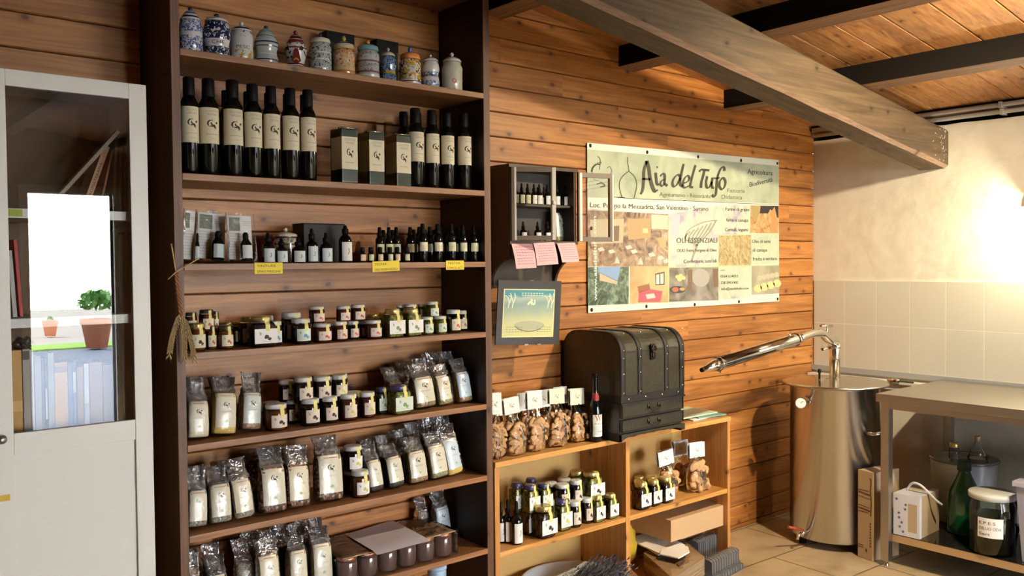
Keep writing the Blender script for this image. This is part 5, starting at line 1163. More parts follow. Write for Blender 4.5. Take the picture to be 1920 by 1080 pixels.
def biscuit_bag(px0, px1, ptop, pneck, pb, row, label, group, tagc='w', z=UZ, yf=YU, tilt=0, seed=1, lean=-4, nb=13):
    Y = yf+row; rnd = random.Random(seed); dm = 0.075; P = onY((px0+px1)/2, (pneck+pb)/2, Y); k = depth(P)/FPX
    w = (px1-px0)*k*1.0; hf = (pb-pneck)*k; h = (pb-ptop)*k
    t = empty('biscuit_bag', (P.x, Y, z+0.004), label=label, cat='bag', group=group, rx=R(lean), ry=R(tilt)); hw, hd = w/2, dm/2
    s = w/0.085
    lay = 12
    cnt = 0
    for j in range(lay):
        zz = 0.016*s+j*0.0165*s
        if zz > hf*0.86: break
        sh = 1.12-0.4*max(0, (zz/hf-0.55))
        for i in range(3):
            o = bpy.data.objects.new('biscuit', BIS[rnd.randrange(4)]); C.objects.link(o); o.parent = t; cnt += 1
            o.scale = (s*0.72,)*3
            o.location = ((i-1+(0.3 if j % 2 else -0.1))*hw*0.48*sh+rnd.uniform(-0.003, 0.003), -hd*0.55+rnd.uniform(-0.004, 0.004)+(0.010 if (i+j) % 3 == 0 else 0), zz)
            o.rotation_euler = (R(90+rnd.uniform(-32, 32)), R(rnd.uniform(-50, 50)), R(rnd.uniform(-30, 30)))
        o = bpy.data.objects.new('biscuit', BIS[rnd.randrange(4)]); C.objects.link(o); o.parent = t; o.scale = (s*0.7,)*3
        o.location = (rnd.uniform(-0.01, 0.01), hd*0.35, zz); o.rotation_euler = (R(90+rnd.uniform(-25, 25)), R(rnd.uniform(-40, 40)), R(rnd.uniform(-25, 25)))
    rg = []
    fr = [(0.84, 0.8, 0.0), (0.99, 1.0, 0.06), (1.04, 1.06, 0.3), (1.0, 1.02, 0.6), (0.84, 0.7, 0.88), (0.66, 0.36, 1.04)]
    for a, b, c_ in fr: rg.append(sring(hw*a, hd*b, hf*c_, rnd=rnd, amp=0.03, e=2.8))
    ph = rnd.uniform(0, 6); ht = h-hf
    for a, b, c_, wv in ((0.72, 0.12, 0.35, 0.004), (0.84, 0.06, 0.65, 0.003), (0.98, 0.04, 1.0, 0.003)): rg.append(sring(hw*a, hd*b, hf+ht*c_, rnd=rnd, amp=0.04, wav=wv, ph=ph))
    MB().loft(rg, 0, True, False).build('film', film('biscuit_cellophane', gloss=0.26, rough=0.10, bscale=22, bstr=0.7), t)
    m = MB(); tw, th = hw*1.95, ht*0.80; f = lambda u, v: (u, -0.0075, hf+ht*0.25+v); patch(m, -tw/2, tw/2, 0, th, f, 0, 4); f2 = lambda u, v: (u, -0.0080, hf+ht*0.25+v)
    patch(m, -tw/2, tw/2, 0, th, lambda u, v: (u, 0.0070, hf+ht*0.25+v), 0, 4)
    emblem(m, 0, th*0.5, th*0.22, f2, 1); lines(m, 0, th*0.15, tw*0.5, 0.0012, f2, 1, 1, seed=seed)
    m.build('folded_tag', [tagm[tagc], inkgrey], t); return settle(t, z)
GBB = 'biscuit bags on the pine unit'
biscuit_bag(912, 948, 745, 795, 862, 0.055, 'biscuit bag at the far left of the pine unit, cut by the bookcase post', GBB, 'w', seed=1)
biscuit_bag(948, 986, 750, 788, 854, 0.055, 'biscuit bag in the front row with a bright white tag, second from the bookcase', GBB, 'w', seed=2, tilt=-4)
biscuit_bag(984, 1022, 738, 780, 846, 0.06, 'biscuit bag in the front row, third from the bookcase', GBB, 'w', seed=3, tilt=2)
biscuit_bag(1024, 1063, 735, 770, 838, 0.06, 'biscuit bag in the front row with a greenish tag, fourth from the bookcase', GBB, 'y', seed=4, tilt=3)
biscuit_bag(1064, 1101, 737, 775, 832, 0.075, 'biscuit bag at the right end of the row beside the dark bottle', GBB, 'y', seed=5, tilt=2)
for i, (x0, x1, yt, tc) in enumerate(((925, 968, 738, 'w'), (972, 1006, 727, 'b'), (1006, 1038, 728, 'b'), (1040, 1070, 729, 'b'))):
    biscuit_bag(x0, x1, yt, 768, 822, 0.165, ('biscuit bag in the rear row nearest the bookcase', 'biscuit bag in the rear row with the tallest grey-green tag', 'biscuit bag in the rear row with a small bluish tag', 'biscuit bag in the rear row nearest the black chest')[i], 'rear biscuit bags on the pine unit', tc, seed=10+i)
GB2 = 'biscuit bags in the right bay'
biscuit_bag(1232, 1276, 824, 858, 905, 0.115, 'small biscuit bag in the right bay, front left of three', GB2, 'b', z=UM, seed=21, tilt=-4)
biscuit_bag(1284, 1330, 820, 855, 907, 0.075, 'small biscuit bag in the right bay, front right of three', GB2, 'b', z=UM, seed=22, tilt=3)
biscuit_bag(1258, 1300, 814, 850, 896, 0.185, 'small biscuit bag in the right bay, standing behind the other two', GB2, 'b', z=UM, seed=23)
# dark bottle with a red band before the chest
P = onY(1116.5, 820, 2.675+0.06)
t = empty('red_collar_bottle', (P.x, 2.735, UZ+0.0006), label='dark bottle with red collar and striped white label before the black chest', cat='bottle')
k = depth(P)/FPX; r = 12.2*k; H_ = 128*k
MB().lathe([(r*0.9, 0), (r, 0.004), (r, H_*0.42), (r*0.8, H_*0.54), (r*0.46, H_*0.64), (r*0.40, H_*0.9), (r*0.46, H_*0.92), (r*0.46, H_*0.95)], seg=28).build('glass_body', botg, t)
MB().lathe([(r*0.50, H_*0.93), (r*0.52, H_*0.99), (r*0.40, H_)], seg=20).build('crown_cap', capb, t)
m = MB(); patch(m, -r*1.2, r*1.2, H_*0.08, H_*0.40, cyl(r+0.0005), 0, 16); f2 = cyl(r+0.0009)
for i in range(5):
    u = -r*0.9+i*r*0.45; m.add([f2(u, H_*0.26), f2(u+r*0.2, H_*0.26), f2(u+r*0.5, H_*0.33), f2(u+r*0.3, H_*0.33)], [(0, 1, 2, 3)], 1); m.add([f2(u+r*0.3, H_*0.33), f2(u+r*0.5, H_*0.33), f2(u+r*0.2, H_*0.395), f2(u, H_*0.395)], [(0, 1, 2, 3)], 1)
patch(m, -r*1.1, r*1.1, H_*0.10, H_*0.235, f2, 2, 10); lines(m, 0.002, H_*0.15, r*1.0, 0.003, cyl(r+0.0012), 1, 1)
m.build('paper_label', [whitep, rdink, labp], t)
m = MB(); patch(m, -r*0.52, r*0.52, H_*0.60, H_*0.68, lambda u, v: ((r*0.60)*math.sin(u/(r*0.5)), -(r*0.60)*math.cos(u/(r*0.5)), v), 0, 10)
m.lathe([(r*0.53, H_*0.59), (r*0.50, H_*0.65), (r*0.46, H_*0.71)], seg=20, cap0=False, cap1=False); m.build('red_collar', mat('red_band', (0.34, 0.03, 0.02), 0.5), t)
# jars in the left bay
GL = 'jars in the left bay of the pine unit'
def PU(spec, px0, px1, pt, pb, row, label, zoff=0.0, group=GL, rz=0.0, mid=UM): return PJ(spec, px0, px1, pt, pb, 0, row, label, group=group, zoff=zoff, rz=rz, yf=YU, z=mid)
YG = ('green', 'blue', 'blue', 'yellow', True, True); OG = ('olive', 'gold', 'white', 'dark', True, True); WP = ('berry', 'white', 'pink', 'dark'); GG = ('green', 'gold', 'white', 'dark', True, True)
PU(('aub', 'gold', 'white', 'dark', True, True), 998, 1038, 952, 1010, 0.05, 'square jar of dark pickles with gold lid, nearest the front of the left bay')
PU(('aub', 'gold', 'white', 'dark', False, True), 978, 1008, 948, 1004, 0.11, 'square pickle jar just behind the front one, left bay')
PU(OG, 1022, 1042, 944, 1000, 0.10, 'gold-lidded jar peeking between the pickle jar and blue-lidded jar')
PU(YG, 1038, 1068, 938, 996, 0.065, 'square jar with navy lid in the lower front row, left bay')
PU(WP, 1064, 1090, 938, 986, 0.06, 'white-lidded jar with pink label, lower left one of the pair, left bay')
PU(WP, 1089, 1112, 934, 981, 0.065, 'white-lidded jar with pink label, lower right one of the pair, left bay')
PU(GG, 1106, 1131, 925, 974, 0.05, 'square green jar with gold lid, left of the lower pair by the divider')
PU(GG, 1132, 1156, 922, 968, 0.045, 'square green jar with gold lid, right of the lower pair by the divider')
for x in (1090, 1108, 1126): PU(('green', 'gold', 'white', 'dark', False, True), x-12, x+12, 918, 962, 0.15, 'square green jar in the second row by the divider', group='second row green jars')
for x in (1006, 1028, 1050, 1072, 1093): PU(('olive', 'blue', 'blue', 'dark', False, True), x-11, x+11, 932, 976, 0.175, 'blue-lidded jar carrying the upper stack of the left bay', group='jars carrying the upper stack')
PU(YG, 980, 1008, 896, 948, 0.10, 'square jar with navy lid on the upper stack, front left of the left bay', zoff=0.097)
PU(YG, 1006, 1032, 894, 942, 0.10, 'square jar with navy lid on the upper stack, front right of the two', zoff=0.097)
PU(('green', 'blue', 'blue', 'yellow', False, True), 956, 982, 895, 948, 0.155, 'square jar with navy lid on the upper stack, at the left end', zoff=0.097)
PU(('green', 'blue', 'blue', 'yellow', False, True), 984, 1008, 888, 934, 0.21, 'square jar with navy lid on the upper stack, farthest back', zoff=0.097)
PU(WP, 1040, 1069, 898, 940, 0.09, 'white-lidded jar on the upper stack, left one of the front pair', zoff=0.092)
PU(WP, 1067, 1092, 893, 936, 0.09, 'white-lidded jar on the upper stack, right one of the front pair', zoff=0.092)
PU(('berry', 'white', 'pink', 'dark', False), 1020, 1046, 893, 934, 0.15, 'white-lidded jar on the upper stack, behind at the left', zoff=0.092)
PU(('berry', 'white', 'pink', 'dark', False), 1044, 1072, 890, 930, 0.16, 'white-lidded jar on the upper stack, behind in the middle', zoff=0.092)
PU(GG, 1088, 1127, 868, 918, 0.10, 'large square green jar with gold lid stacked high by the divider', zoff=0.093)
PU(('green', 'gold', 'white', 'dark', False, True), 1066, 1098, 862, 912, 0.155, 'large square green jar stacked high, behind and left of the other', zoff=0.093)
for i, (x0, x1, pt, pb, rw) in enumerate(((957, 980, 942, 1022, 0.045), (942, 962, 936, 1016, 0.085), (932, 947, 934, 1010, 0.10))):
    put('winebot', lambda: dropper(whitep, 0.16, 0.020, 'oil_cruet', 0.052), x0, x1, pt, pb, UM, rw, ('small dark bottle with white label at the front left of the left bay', 'small dark bottle behind the front one, left bay', 'small dark bottle against the left side of the bay')[i], 'bottle', 'small dark bottles in the left bay', (0.04, 0.16), yfront=YU)
# jars in the right bay
AJ = ('aub', 'gold', 'white', 'dark', True, True)
for i, (x0, x1, pt, pb, rw) in enumerate(((1187, 1216, 906, 956, 0.055), (1212, 1237, 901, 949, 0.055), (1233, 1260, 896, 943, 0.055))):
    PU(AJ, x0, x1, pt, pb, rw, 'gold-lidded dark jar in the front row of the right bay, ' + ('left', 'middle', 'right')[i], group='jars in the right bay')
for i, (x0, x1, pt, pb, rw) in enumerate(((1186, 1210, 896, 940, 0.12), (1209, 1233, 890, 934, 0.12), (1187, 1210, 885, 926, 0.18))):
    PU(('aub', 'gold', 'white', 'dark', False, True), x0, x1, pt, pb, rw, ('gold-lidded dark jar in the second row, left, right bay', 'gold-lidded dark jar in the second row, right, right bay', 'gold-lidded dark jar farthest back in the right bay')[i], group='jars in the right bay')
# leaflets on the right end of the unit
prints = mat('green_printed_sheet', (0.50, 0.62, 0.48), 0.6); 
for i, (q4, colr, lbl) in enumerate((([(1240, 775), (1318, 758), (1366, 776), (1300, 790)], whitep, 'white leaflet at the bottom of the pile on the pine unit'), ([(1270, 772), (1330, 762), (1362, 778), (1310, 785)], mat('teal_leaflet', (0.16, 0.34, 0.28), 0.6), 'teal leaflet showing in the middle of the pile'), ([(1236, 780), (1310, 758), (1345, 774), (1262, 790)], prints, 'pale green printed leaflet on top of the pile'))):
    zz = UZ+0.001+i*0.0062; pts = [onZ(*p, zz) for p in q4]
    for p in pts: p.y = min(max(p.y, 2.725), 2.99); p.x = min(max(p.x, 3.24), UX1-0.005)
    mb = MB(); mb.add(pts+[p+Vector((0, 0, 0.0058)) for p in pts], [(3, 2, 1, 0), (4, 5, 6, 7), (0, 1, 5, 4), (1, 2, 6, 5), (2, 3, 7, 6), (3, 0, 4, 7)])
    o = mb.build('leaflet', colr); tag(o, lbl, 'leaflet', 'leaflets on the pine unit')
    if i == 2:
        mb = MB(); c0 = pts[0].lerp(pts[1], 0.25); 
        for j in range(4):
            a = pts[3].lerp(pts[0], 0.25+j*0.17).lerp(pts[2].lerp(pts[1], 0.25+j*0.17), 0.2); b2 = pts[3].lerp(pts[0], 0.25+j*0.17).lerp(pts[2].lerp(pts[1], 0.25+j*0.17), 0.72); d_ = Vector((0.004, -0.004, 0)); a.z = b2.z = zz+0.0061
            mb.add([a, b2, b2+d_*0.6, a+d_*0.6], [(0, 1, 2, 3)])
        mb.build('printed_lines', mat('dark_green_print', (0.06, 0.22, 0.15), 0.7), o)

# bottom of the left bay: bowl with lavender
P = onY(1062, 1078, 2.84)
bo = empty('white_bowl', (2.632, 2.745, 0.0405), label='wide pale blue-white bowl in the bottom of the left bay', cat='bowl')
rb = 0.245; zb0 = onY(1062, 1045, 2.985).z-0.0405
m = MB(); m.lathe([(0.10, 0), (0.105, 0.004), (0.16, zb0*0.35), (rb*0.96, zb0*0.9), (rb, zb0), (rb-0.004, zb0+0.001), (rb*0.93, zb0*0.88), (0.155, zb0*0.38+0.004), (0.02, 0.012)], seg=48); m.build('bowl_body', mat('white_enamel', (0.66, 0.74, 0.82), 0.18, coat=0.5), bo)
rnd = random.Random(6); mb = MB(); lavs = mat('dried_lavender', (0.055, 0.05, 0.055), 0.9, var=0.5, vscale=90)
for i in range(420):
    a = Vector((0.06+rnd.gauss(0, 0.05), rnd.gauss(0, 0.05)-0.02, zb0*0.80+abs(rnd.gauss(0, 0.012)))); d_ = Vector((1.0+rnd.uniform(-0.3, 0.1), rnd.uniform(-0.35, 0.35), rnd.uniform(0.05, 0.42))).normalized(); l = min(rnd.uniform(0.09, 0.17), (2.905-bo.location.x-a.x)/max(0.2, d_.x))
    b2 = a+d_*l; mb.tube([a, a.lerp(b2, 0.5)+Vector((0, 0, 0.004)), b2], [0.0009, 0.0008, 0.0007], 4)
    if i % 2 == 0:
        rot = d_.to_track_quat('Z', 'Y').to_matrix(); mb.blob(b2, 0.0035, 0.0035, 0.011, 1, seg=5, rg=3, rot=rot)
lo = mb.build('lavender_bunch', [lavs, mat('lavender_flower', (0.06, 0.055, 0.09), 0.9, var=0.4, vscale=90)], loc=bo.location); tag(lo, 'bunch of dried lavender lying in the pale bowl', 'dried flowers'); lo['kind'] = 'stuff'

# bottom of the right bay: cartons, papers, clamshell trays
cardm = mat('carton_brown', (0.50, 0.33, 0.18), 0.85, var=0.04, vscale=5); cardd = mat('carton_brown_side', (0.46, 0.30, 0.165), 0.85, var=0.04, vscale=5)
def carton(name, x0, x1, y0, y1, z0, z1, label, m=cardm, flap=True):
    t = empty(name, ((x0+x1)/2, (y0+y1)/2, z0), label=label, cat='box'); w, d_, h = x1-x0, y1-y0, z1-z0
    MB().box(-w/2, w/2, -d_/2, d_/2, 0, h-0.003, 0, 0.002).build('carton_body', m, t)
    if flap:
        MB().box(-w/2, w/2, -d_/2, -0.001, h-0.0028, h, 0, 0.0008).build('flap', m, t); MB().box(-w/2, w/2, 0.001, d_/2, h-0.0028, h, 0, 0.0008).build('flap', m, t)
    return t
Yf = 2.735
p0, p1, p2 = onY(1258, 980, Yf), onY(1357, 944, Yf), onY(1258, 1017, Yf)
LB = carton('lower_carton', 3.475, 3.665, 2.845, W-0.02, 0.0405, p2.z-0.006, 'brown carton under the long carton in the right bay', cardd)
carton('long_carton', p0.x, min(p1.x, UX1-0.026), Yf, W-0.02, p2.z, onY(1300, 964, Yf).z, 'long plain brown carton lying in the right bay under the shelf', cardm)
a = onY(1205, 985, 2.80)
ztop_ = onY(1200, 977, 2.93).z-0.0405; mb = MB(); rnd = random.Random(9); mb.blob((0, 0, ztop_*0.5), 0.07, 0.035, ztop_*0.5, seg=18, rg=10, rnd=rnd, amp=0.10)
o = mb.build('yellow_bag', mat('glossy_yellow_foil', (0.66, 0.47, 0.05), 0.15, 0.2, coat=0.6), loc=(3.12, 2.900, 0.062)); tag(o, 'crumpled glossy yellow bag left of the long carton', 'bag')
# wrapped stack of folded cartons in front, low
def slab(name, pts, z0, z1, m_, label, cat, group=None, bev=0.004):
    mb = MB(); V = [Vector((p.x, p.y, z0)) for p in pts]+[Vector((p.x, p.y, z1)) for p in pts]; n = len(pts)
    mb.add(V, [tuple(reversed(range(n))), tuple(range(n, 2*n))]+[(i, (i+1) % n, n+(i+1) % n, n+i) for i in range(n)]); o = mb.build(name, m_)
    if label: tag(o, label, cat, group)
    return o
zA = 0.14
g4 = [onZ(x, y, zA) for x, y in ((1188, 1018), (1262, 992), (1322, 1044), (1262, 1082))]
g4 = [Vector((3.166, 2.825, zA)), Vector((3.466, 2.825, zA)), Vector((3.331, 2.590, zA)), Vector((3.008, 2.516, zA))]
mn = min(p.y for p in g4)
wr = empty('wrapped_cartons', (g4[0].x, g4[0].y, 0.0), label='film-wrapped stack of flattened brown cartons sticking out of the right bay', cat='pack')
def sub(o, root): o.parent = root; o.location = Vector(o.location)-Vector(root.location); return o
for i in range(7):
    z0 = 0.0405+i*0.0135; sub(slab('folded_carton', [p+Vector((0.001*math.sin(i*2.1), 0.001*math.cos(i*1.7), 0)) for p in g4], z0, z0+0.0125, cardm if i % 2 else cardd, None, None), wr)
cc = sum(g4, Vector())/4
sub(slab('wrap_film', [cc+(p-cc)*1.012 for p in g4], 0.0402, 0.1385, film('pack_film', gloss=0.34, rough=0.08, bscale=12, bstr=0.5), None, None), wr)
mb = MB(); q_ = [g4[0].lerp(g4[3], 0.75), g4[0].lerp(g4[3], 0.9), g4[1].lerp(g4[2], 0.8)]
a = g4[3].lerp(g4[2], 0.25).lerp(cc, 0.35); mb.ribbon([(a.x, a.y, 0.3), (a.x+0.03, a.y+0.02, 1.6), (a.x+0.07, a.y+0.03, 0.8), (a.x+0.10, a.y+0.06, 0.2)], 0.016, lambda u, v: (u, v, 0.1392), 0)
sub(mb.build('torn_slot', mat('torn_dark_slot', (0.10, 0.05, 0.02), 0.9)), wr)
zP = 0.15
for i, (q4, lbl) in enumerate((([(1184, 1007), (1228, 994), (1258, 1003), (1248, 1015), (1284, 1022), (1234, 1039)], 'white folded paper bag with handle slot, lower of the white pile'), ([(1183, 1013), (1206, 999), (1262, 1010), (1284, 1021), (1252, 1033), (1236, 1037)], 'white sheet lying on the wrapped cartons'), ([(1238, 1038), (1272, 1046), (1293, 1034), (1290, 1025), (1272, 1019), (1240, 1030)], 'white folded flap at the front of the white pile'))):
    zz = zP+i*0.009; o = slab('white_paper_pile', [onZ(x, y, zz) for x, y in q4], zz-0.0085 if i == 0 else zz-0.006, zz, mat('bright_white_card', (0.82, 0.80, 0.76), 0.6), lbl, 'paper', 'white papers in the right bay')
# transparent clamshell trays (stacked, ribbed)
clam = mat('smoked_clear_plastic', (0.13, 0.14, 0.155), 0.08, coat=1.0, spec=1.0)
def clamshell(p_a, p_b, dep, z0, z1, label, nr=11):
    v = p_b-p_a; v.z = 0; L_ = v.length; ang = math.atan2(v.y, v.x)
    t = empty('clamshell_tray', (p_a.x, p_a.y, z0), rz=ang, label=label, cat='tray', group='clear clamshell trays'); mb = MB(); h = z1-z0; n = nr*6; rows = []
    for (yy, zz, amp) in ((0.0, 0.0, 1), (0.002, h*0.9, 1), (0.012, h, 0.4), (dep-0.012, h, 0.4), (dep-0.002, h*0.9, 1), (dep, 0.0, 1)):
        rows.append([(L_*i/n, yy+(0.007*amp*(1 if (i % 6) in (0, 1, 2) else -0.2)*(-1 if yy < dep/2 else 1)), zz-(0.003 if (i % 6) in (3, 4, 5) else 0)) for i in range(n+1)])
    for a, b2 in zip(rows, rows[1:]):
        mb.add(a+b2, [(i, i+1, n+2+i, n+1+i) for i in range(n)], 0, False)
    mb.add([r[0] for r in rows], [tuple(range(6))]); mb.add([r[-1] for r in rows], [tuple(reversed(range(6)))])
    mb.build('tray_body', clam, t); MB().box(-0.006, L_+0.006, -0.012, dep+0.012, -0.0015, 0.0015).build('rim', clam, t); return t
clamshell(Vector((3.405, 2.607, 0)), Vector((3.668, 2.640, 0)), 0.05, 0.031, 0.095, 'ribbed clear plastic tray sticking out at the right of the right bay')
clamshell(Vector((3.395, 2.580, 0)), Vector((3.668, 2.615, 0)), 0.06, 0.0015, 0.028, 'lowest ribbed clear plastic tray on the floor before the right bay')
clamshell(Vector((3.480, 2.748, 0)), Vector((3.655, 2.768, 0)), 0.05, 0.046, 0.142, 'ribbed clear plastic trays stacked before the small carton in the right bay', 10)

# ------------------------------------------------------------------ small dark wall cabinet with glass doors
cabm = mat('dark_brown_lacquer', (0.035, 0.020, 0.012), 0.45, var=0.3, vscale=12); cabi = mat('cabinet_inside', (0.05, 0.045, 0.04), 0.6); edgem = mat('white_bare_edge', (0.66, 0.62, 0.55), 0.5)
KY = 2.86; kx0, kx1 = onY(955, 380, KY).x, onY(1080, 380, KY).x; kz0, kz1 = 1.645, 1.958
wc = empty('wall_cabinet', ((kx0+kx1)/2, 2.94, kz0), label='small dark wall cabinet with glazed doors and curved brackets', cat='cabinet')
m = MB(); th = 0.014
m.box(kx0, kx0+th, KY, W-0.001, kz0, kz1); m.box(kx1-th, kx1, KY, W-0.001, kz0, kz1); m.box(kx0-0.006, kx1+0.006, KY-0.008, W-0.001, kz1, kz1+th); m.box(kx0-0.004, kx1+0.004, KY-0.008, W-0.001, kz0-th, kz0)
m.box(kx0+th, kx1-th, W-0.010, W-0.002, kz0, kz1, 1)
prt(m, 'carcass', [cabm, cabi], wc); zm = onY(1030, 386, 2.93).z
prt(MB().box(kx0+th+0.0005, kx1-th-0.0005, KY+0.02, W-0.011, zm-0.010, zm), 'shelf', cabm, wc)
for x in (kx0, kx1-th):
    pts = [(W-0.002, kz0-th-0.0003), (KY+0.004, kz0-th-0.0003), (KY+0.004, kz0-0.08)]+[(KY+0.004+(W-0.03-KY)*math.sin(a), kz0-0.08-0.125*(1-math.cos(a))) for a in [R(9*i) for i in range(1, 11)]]+[(W-0.002, kz0-0.215)]
    mb = MB(); V = [(x, y, z) for y, z in pts]+[(x+th, y, z) for y, z in pts]; n = len(pts); mb.add(V, [tuple(range(n)), tuple(reversed(range(n, 2*n)))]+[(i, (i+1) % n, n+(i+1) % n, n+i) for i in range(n)]); prt(mb, 'bracket', cabm, wc)
prt(MB().box(kx0+th+0.0005, kx1-th-0.0005, W-0.014, W-0.002, kz0-0.20, kz0-th-0.0006), 'back_board', cabm, wc)
def cdoor(hx, wdt, ang, sgn):
    """glazed door hinged at hx; sgn +1 opens to the right"""
    d = empty('door', (hx, KY-0.009, kz0), rz=ang); d.parent = wc; d.location = Vector((hx, KY-0.009, kz0))-wc.location
    h = kz1-kz0; f = 0.020; s = sgn; a, b2 = (0, wdt) if s > 0 else (-wdt, 0)
    m = MB(); m.box(a, a+f, -0.008, 0.008, 0, h); m.box(b2-f, b2, -0.008, 0.008, 0, h); m.box(a+f, b2-f, -0.008, 0.008, 0, f*1.05); m.box(a+f, b2-f, -0.008, 0.008, h-f*1.05, h)
    m.build('frame', mat('cabinet_door_frame', (0.13, 0.095, 0.065), 0.5), d)
    for x0_, x1_ in (((b2-f*0.75, b2+0.0006), (a+f-0.008, a+f+0.0004)) if s > 0 else ((b2-f, b2-f*0.35), (a-0.0006, a+f*0.3))):
        MB().box(x0_, x1_, -0.0090, 0.0084, 0.002, h-0.002).build('white_edge', edgem, d)
    MB().box(a+f+0.0005, b2-f-0.0005, -0.001, 0.001, f, h-f).build('pane', glassm, d)
    return d
hw_ = (kx1-kx0)/2
dl = cdoor(kx0+0.004, hw_-0.006, R(-32), 1); MB().lathe([(0.004, 0), (0.004, 0.006), (0.009, 0.012), (0.008, 0.017), (0.002, 0.019)], seg=14).build('knob', edgem, dl)
kb = [c for c in bpy.data.objects if c.parent is dl and c.name.startswith('knob')][0]; kb.rotation_euler = (R(90), 0, 0); kb.location = (hw_-0.018, -0.0085, 0.16)
dr = cdoor(kx1+0.002, hw_-0.002, R(170), -1)
# little bottles inside
for i, px in enumerate((967, 978, 989, 1001, 1011, 1026, 1044, 1060)):
    lm = labg if i < 3 else creamp
    put('cab_g' if i < 3 else 'cab_w', (lambda: dropper(labg, 0.1, 0.020, 'tincture_bottle', 0.04)) if i < 3 else (lambda: dropper(whitep, 0.1, 0.020, 'tincture_bottle', 0.04)), px-6.5, px+6.5, 345, 384, zm, 0.055, 'small tincture bottle on the upper shelf of the wall cabinet, ' + ('first', 'second', 'third', 'fourth', 'fifth', 'sixth', 'seventh', 'last')[i] + ' from the left', 'bottle', 'tincture bottles in the wall cabinet', (0.04, 0.1), yfront=KY)
for i, px in enumerate((1008, 1020, 1036, 1053)):
    put('cab_w', lambda: None, px-6, px+6, 346, 381, zm, 0.10, 'small tincture bottle in the rear row of the wall cabinet', 'bottle', 'rear tincture bottles in the wall cabinet', (0.04, 0.1), yfront=KY)
for i, px in enumerate((981, 1008, 1026)):
    put('cab_w', lambda: None, px-7, px+7, 409, 446, kz0, 0.06, 'tincture bottle on the floor of the wall cabinet, ' + ('left', 'middle', 'right')[i], 'bottle', 'tincture bottles in the wall cabinet', (0.04, 0.1), yfront=KY)
t = bag(1040, 1066, 392, 396, 449, 0, 0.08, 'olive', 'pale', 'small herb bag with a white label standing in the wall cabinet', None, lean=-4, yf=KY, z=kz0, depth_m=0.03)
pink = mat('pink_note', (0.80, 0.42, 0.44), 0.7)
pinkink = mat('violet_pen', (0.30, 0.12, 0.20), 0.8)
for i, (q4, lbl) in enumerate((([(959, 457), (998, 457), (1006, 502), (968, 504)], 'leftmost pink handwritten note hanging under the wall cabinet'), ([(1000, 456), (1039, 454), (1047, 495), (1007, 498)], 'middle pink handwritten note hanging under the wall cabinet'), ([(1044, 456), (1078, 455), (1086, 491), (1054, 492)], 'rightmost pink handwritten note hanging under the wall cabinet'))):
    ys_ = (KY-0.0095, KY-0.0095, KY-0.035, KY-0.035); pts = [onY(*p, y) for p, y in zip(q4, ys_)]
    def nf(u, v, e=0.0): a_ = pts[0].lerp(pts[1], u).lerp(pts[3].lerp(pts[2], u), v); return (a_.x, a_.y-0.004*math.sin(v*3.1)-e, a_.z)
    mb = MB(); n = 6; mb.add([nf(i_/n, j/n) for j in range(n+1) for i_ in range(n+1)], [(j*(n+1)+i_, j*(n+1)+i_+1, (j+1)*(n+1)+i_+1, (j+1)*(n+1)+i_) for j in range(n) for i_ in range(n)], 0, True)
    r_ = random.Random(i)
    for j in range(7):
        u = 0.12
        while u < 0.86:
            l = r_.uniform(0.05, 0.13); v = 0.12+j*0.115; mb.add([nf(u, v, 0.0005), nf(u+l, v, 0.0005), nf(u+l, v+0.022, 0.0005), nf(u, v+0.022, 0.0005)], [(0, 1, 2, 3)], 1); u += l+0.03
    o = mb.build('pink_note', [pink, pinkink]); tag(o, lbl, 'note', 'pink notes under the wall cabinet')

# framed blue and yellow poster under the cabinet
FY = 2.83
fc = [onY(935, 525, FY), onY(1053, 527, FY), onY(1048, 645, FY-0.02), onY(929, 647, FY-0.02)]
pic = empty('framed_picture', fc[3], label='frameless glass picture with blue and yellow poster hanging under the wall cabinet', cat='picture')
def PF(u, v, e=0.0):
    a_ = fc[0].lerp(fc[1], u).lerp(fc[3].lerp(fc[2], u), v)-fc[3]; a_.y -= e; return a_
def qbox(u0, u1, v0, v1, e0, e1, m_, name, par=pic):
    mb = MB(); V = [PF(u0, v0, e0), PF(u1, v0, e0), PF(u1, v1, e0), PF(u0, v1, e0), PF(u0, v0, e1), PF(u1, v0, e1), PF(u1, v1, e1), PF(u0, v1, e1)]
    mb.add(V, [(0, 1, 2, 3), (7, 6, 5, 4), (0, 4, 5, 1), (1, 5, 6, 2), (2, 6, 7, 3), (3, 7, 4, 0)]); return mb.build(name, m_, par)
qbox(0, 1, 0, 1, -0.006, 0.0, mat('dark_backing_board', (0.035, 0.035, 0.038), 0.4), 'backing_board')
def poster_mat():
    m, n, b = nt('blue_yellow_poster'); L = n.links; tc = n.nodes.new('ShaderNodeTexCoord'); sp = n.nodes.new('ShaderNodeSeparateXYZ'); L.new(tc.outputs['Object'], sp.inputs[0])
    no = n.nodes.new('ShaderNodeTexNoise'); no.inputs['Scale'].default_value = 14; no.inputs['Detail'].default_value = 4; L.new(tc.outputs['Object'], no.inputs['Vector'])
    f = math_node(n, 'ADD', math_node(n, 'DIVIDE', sp.outputs[2], 0.30), math_node(n, 'MULTIPLY', math_node(n, 'SUBTRACT', no.outputs['Fac'], 0.5), 0.10))
    r = ramp(n, f, [(0.10, (0.62, 0.60, 0.26)), (0.30, (0.55, 0.58, 0.30)), (0.42, (0.36, 0.44, 0.33)), (0.55, (0.22, 0.34, 0.34)), (0.64, (0.40, 0.50, 0.40)), (0.68, (0.05, 0.28, 0.36)), (0.9, (0.06, 0.25, 0.33))]); L.new(r.outputs[0], b.inputs['Base Color']); b.inputs['Roughness'].default_value = 0.5; return m
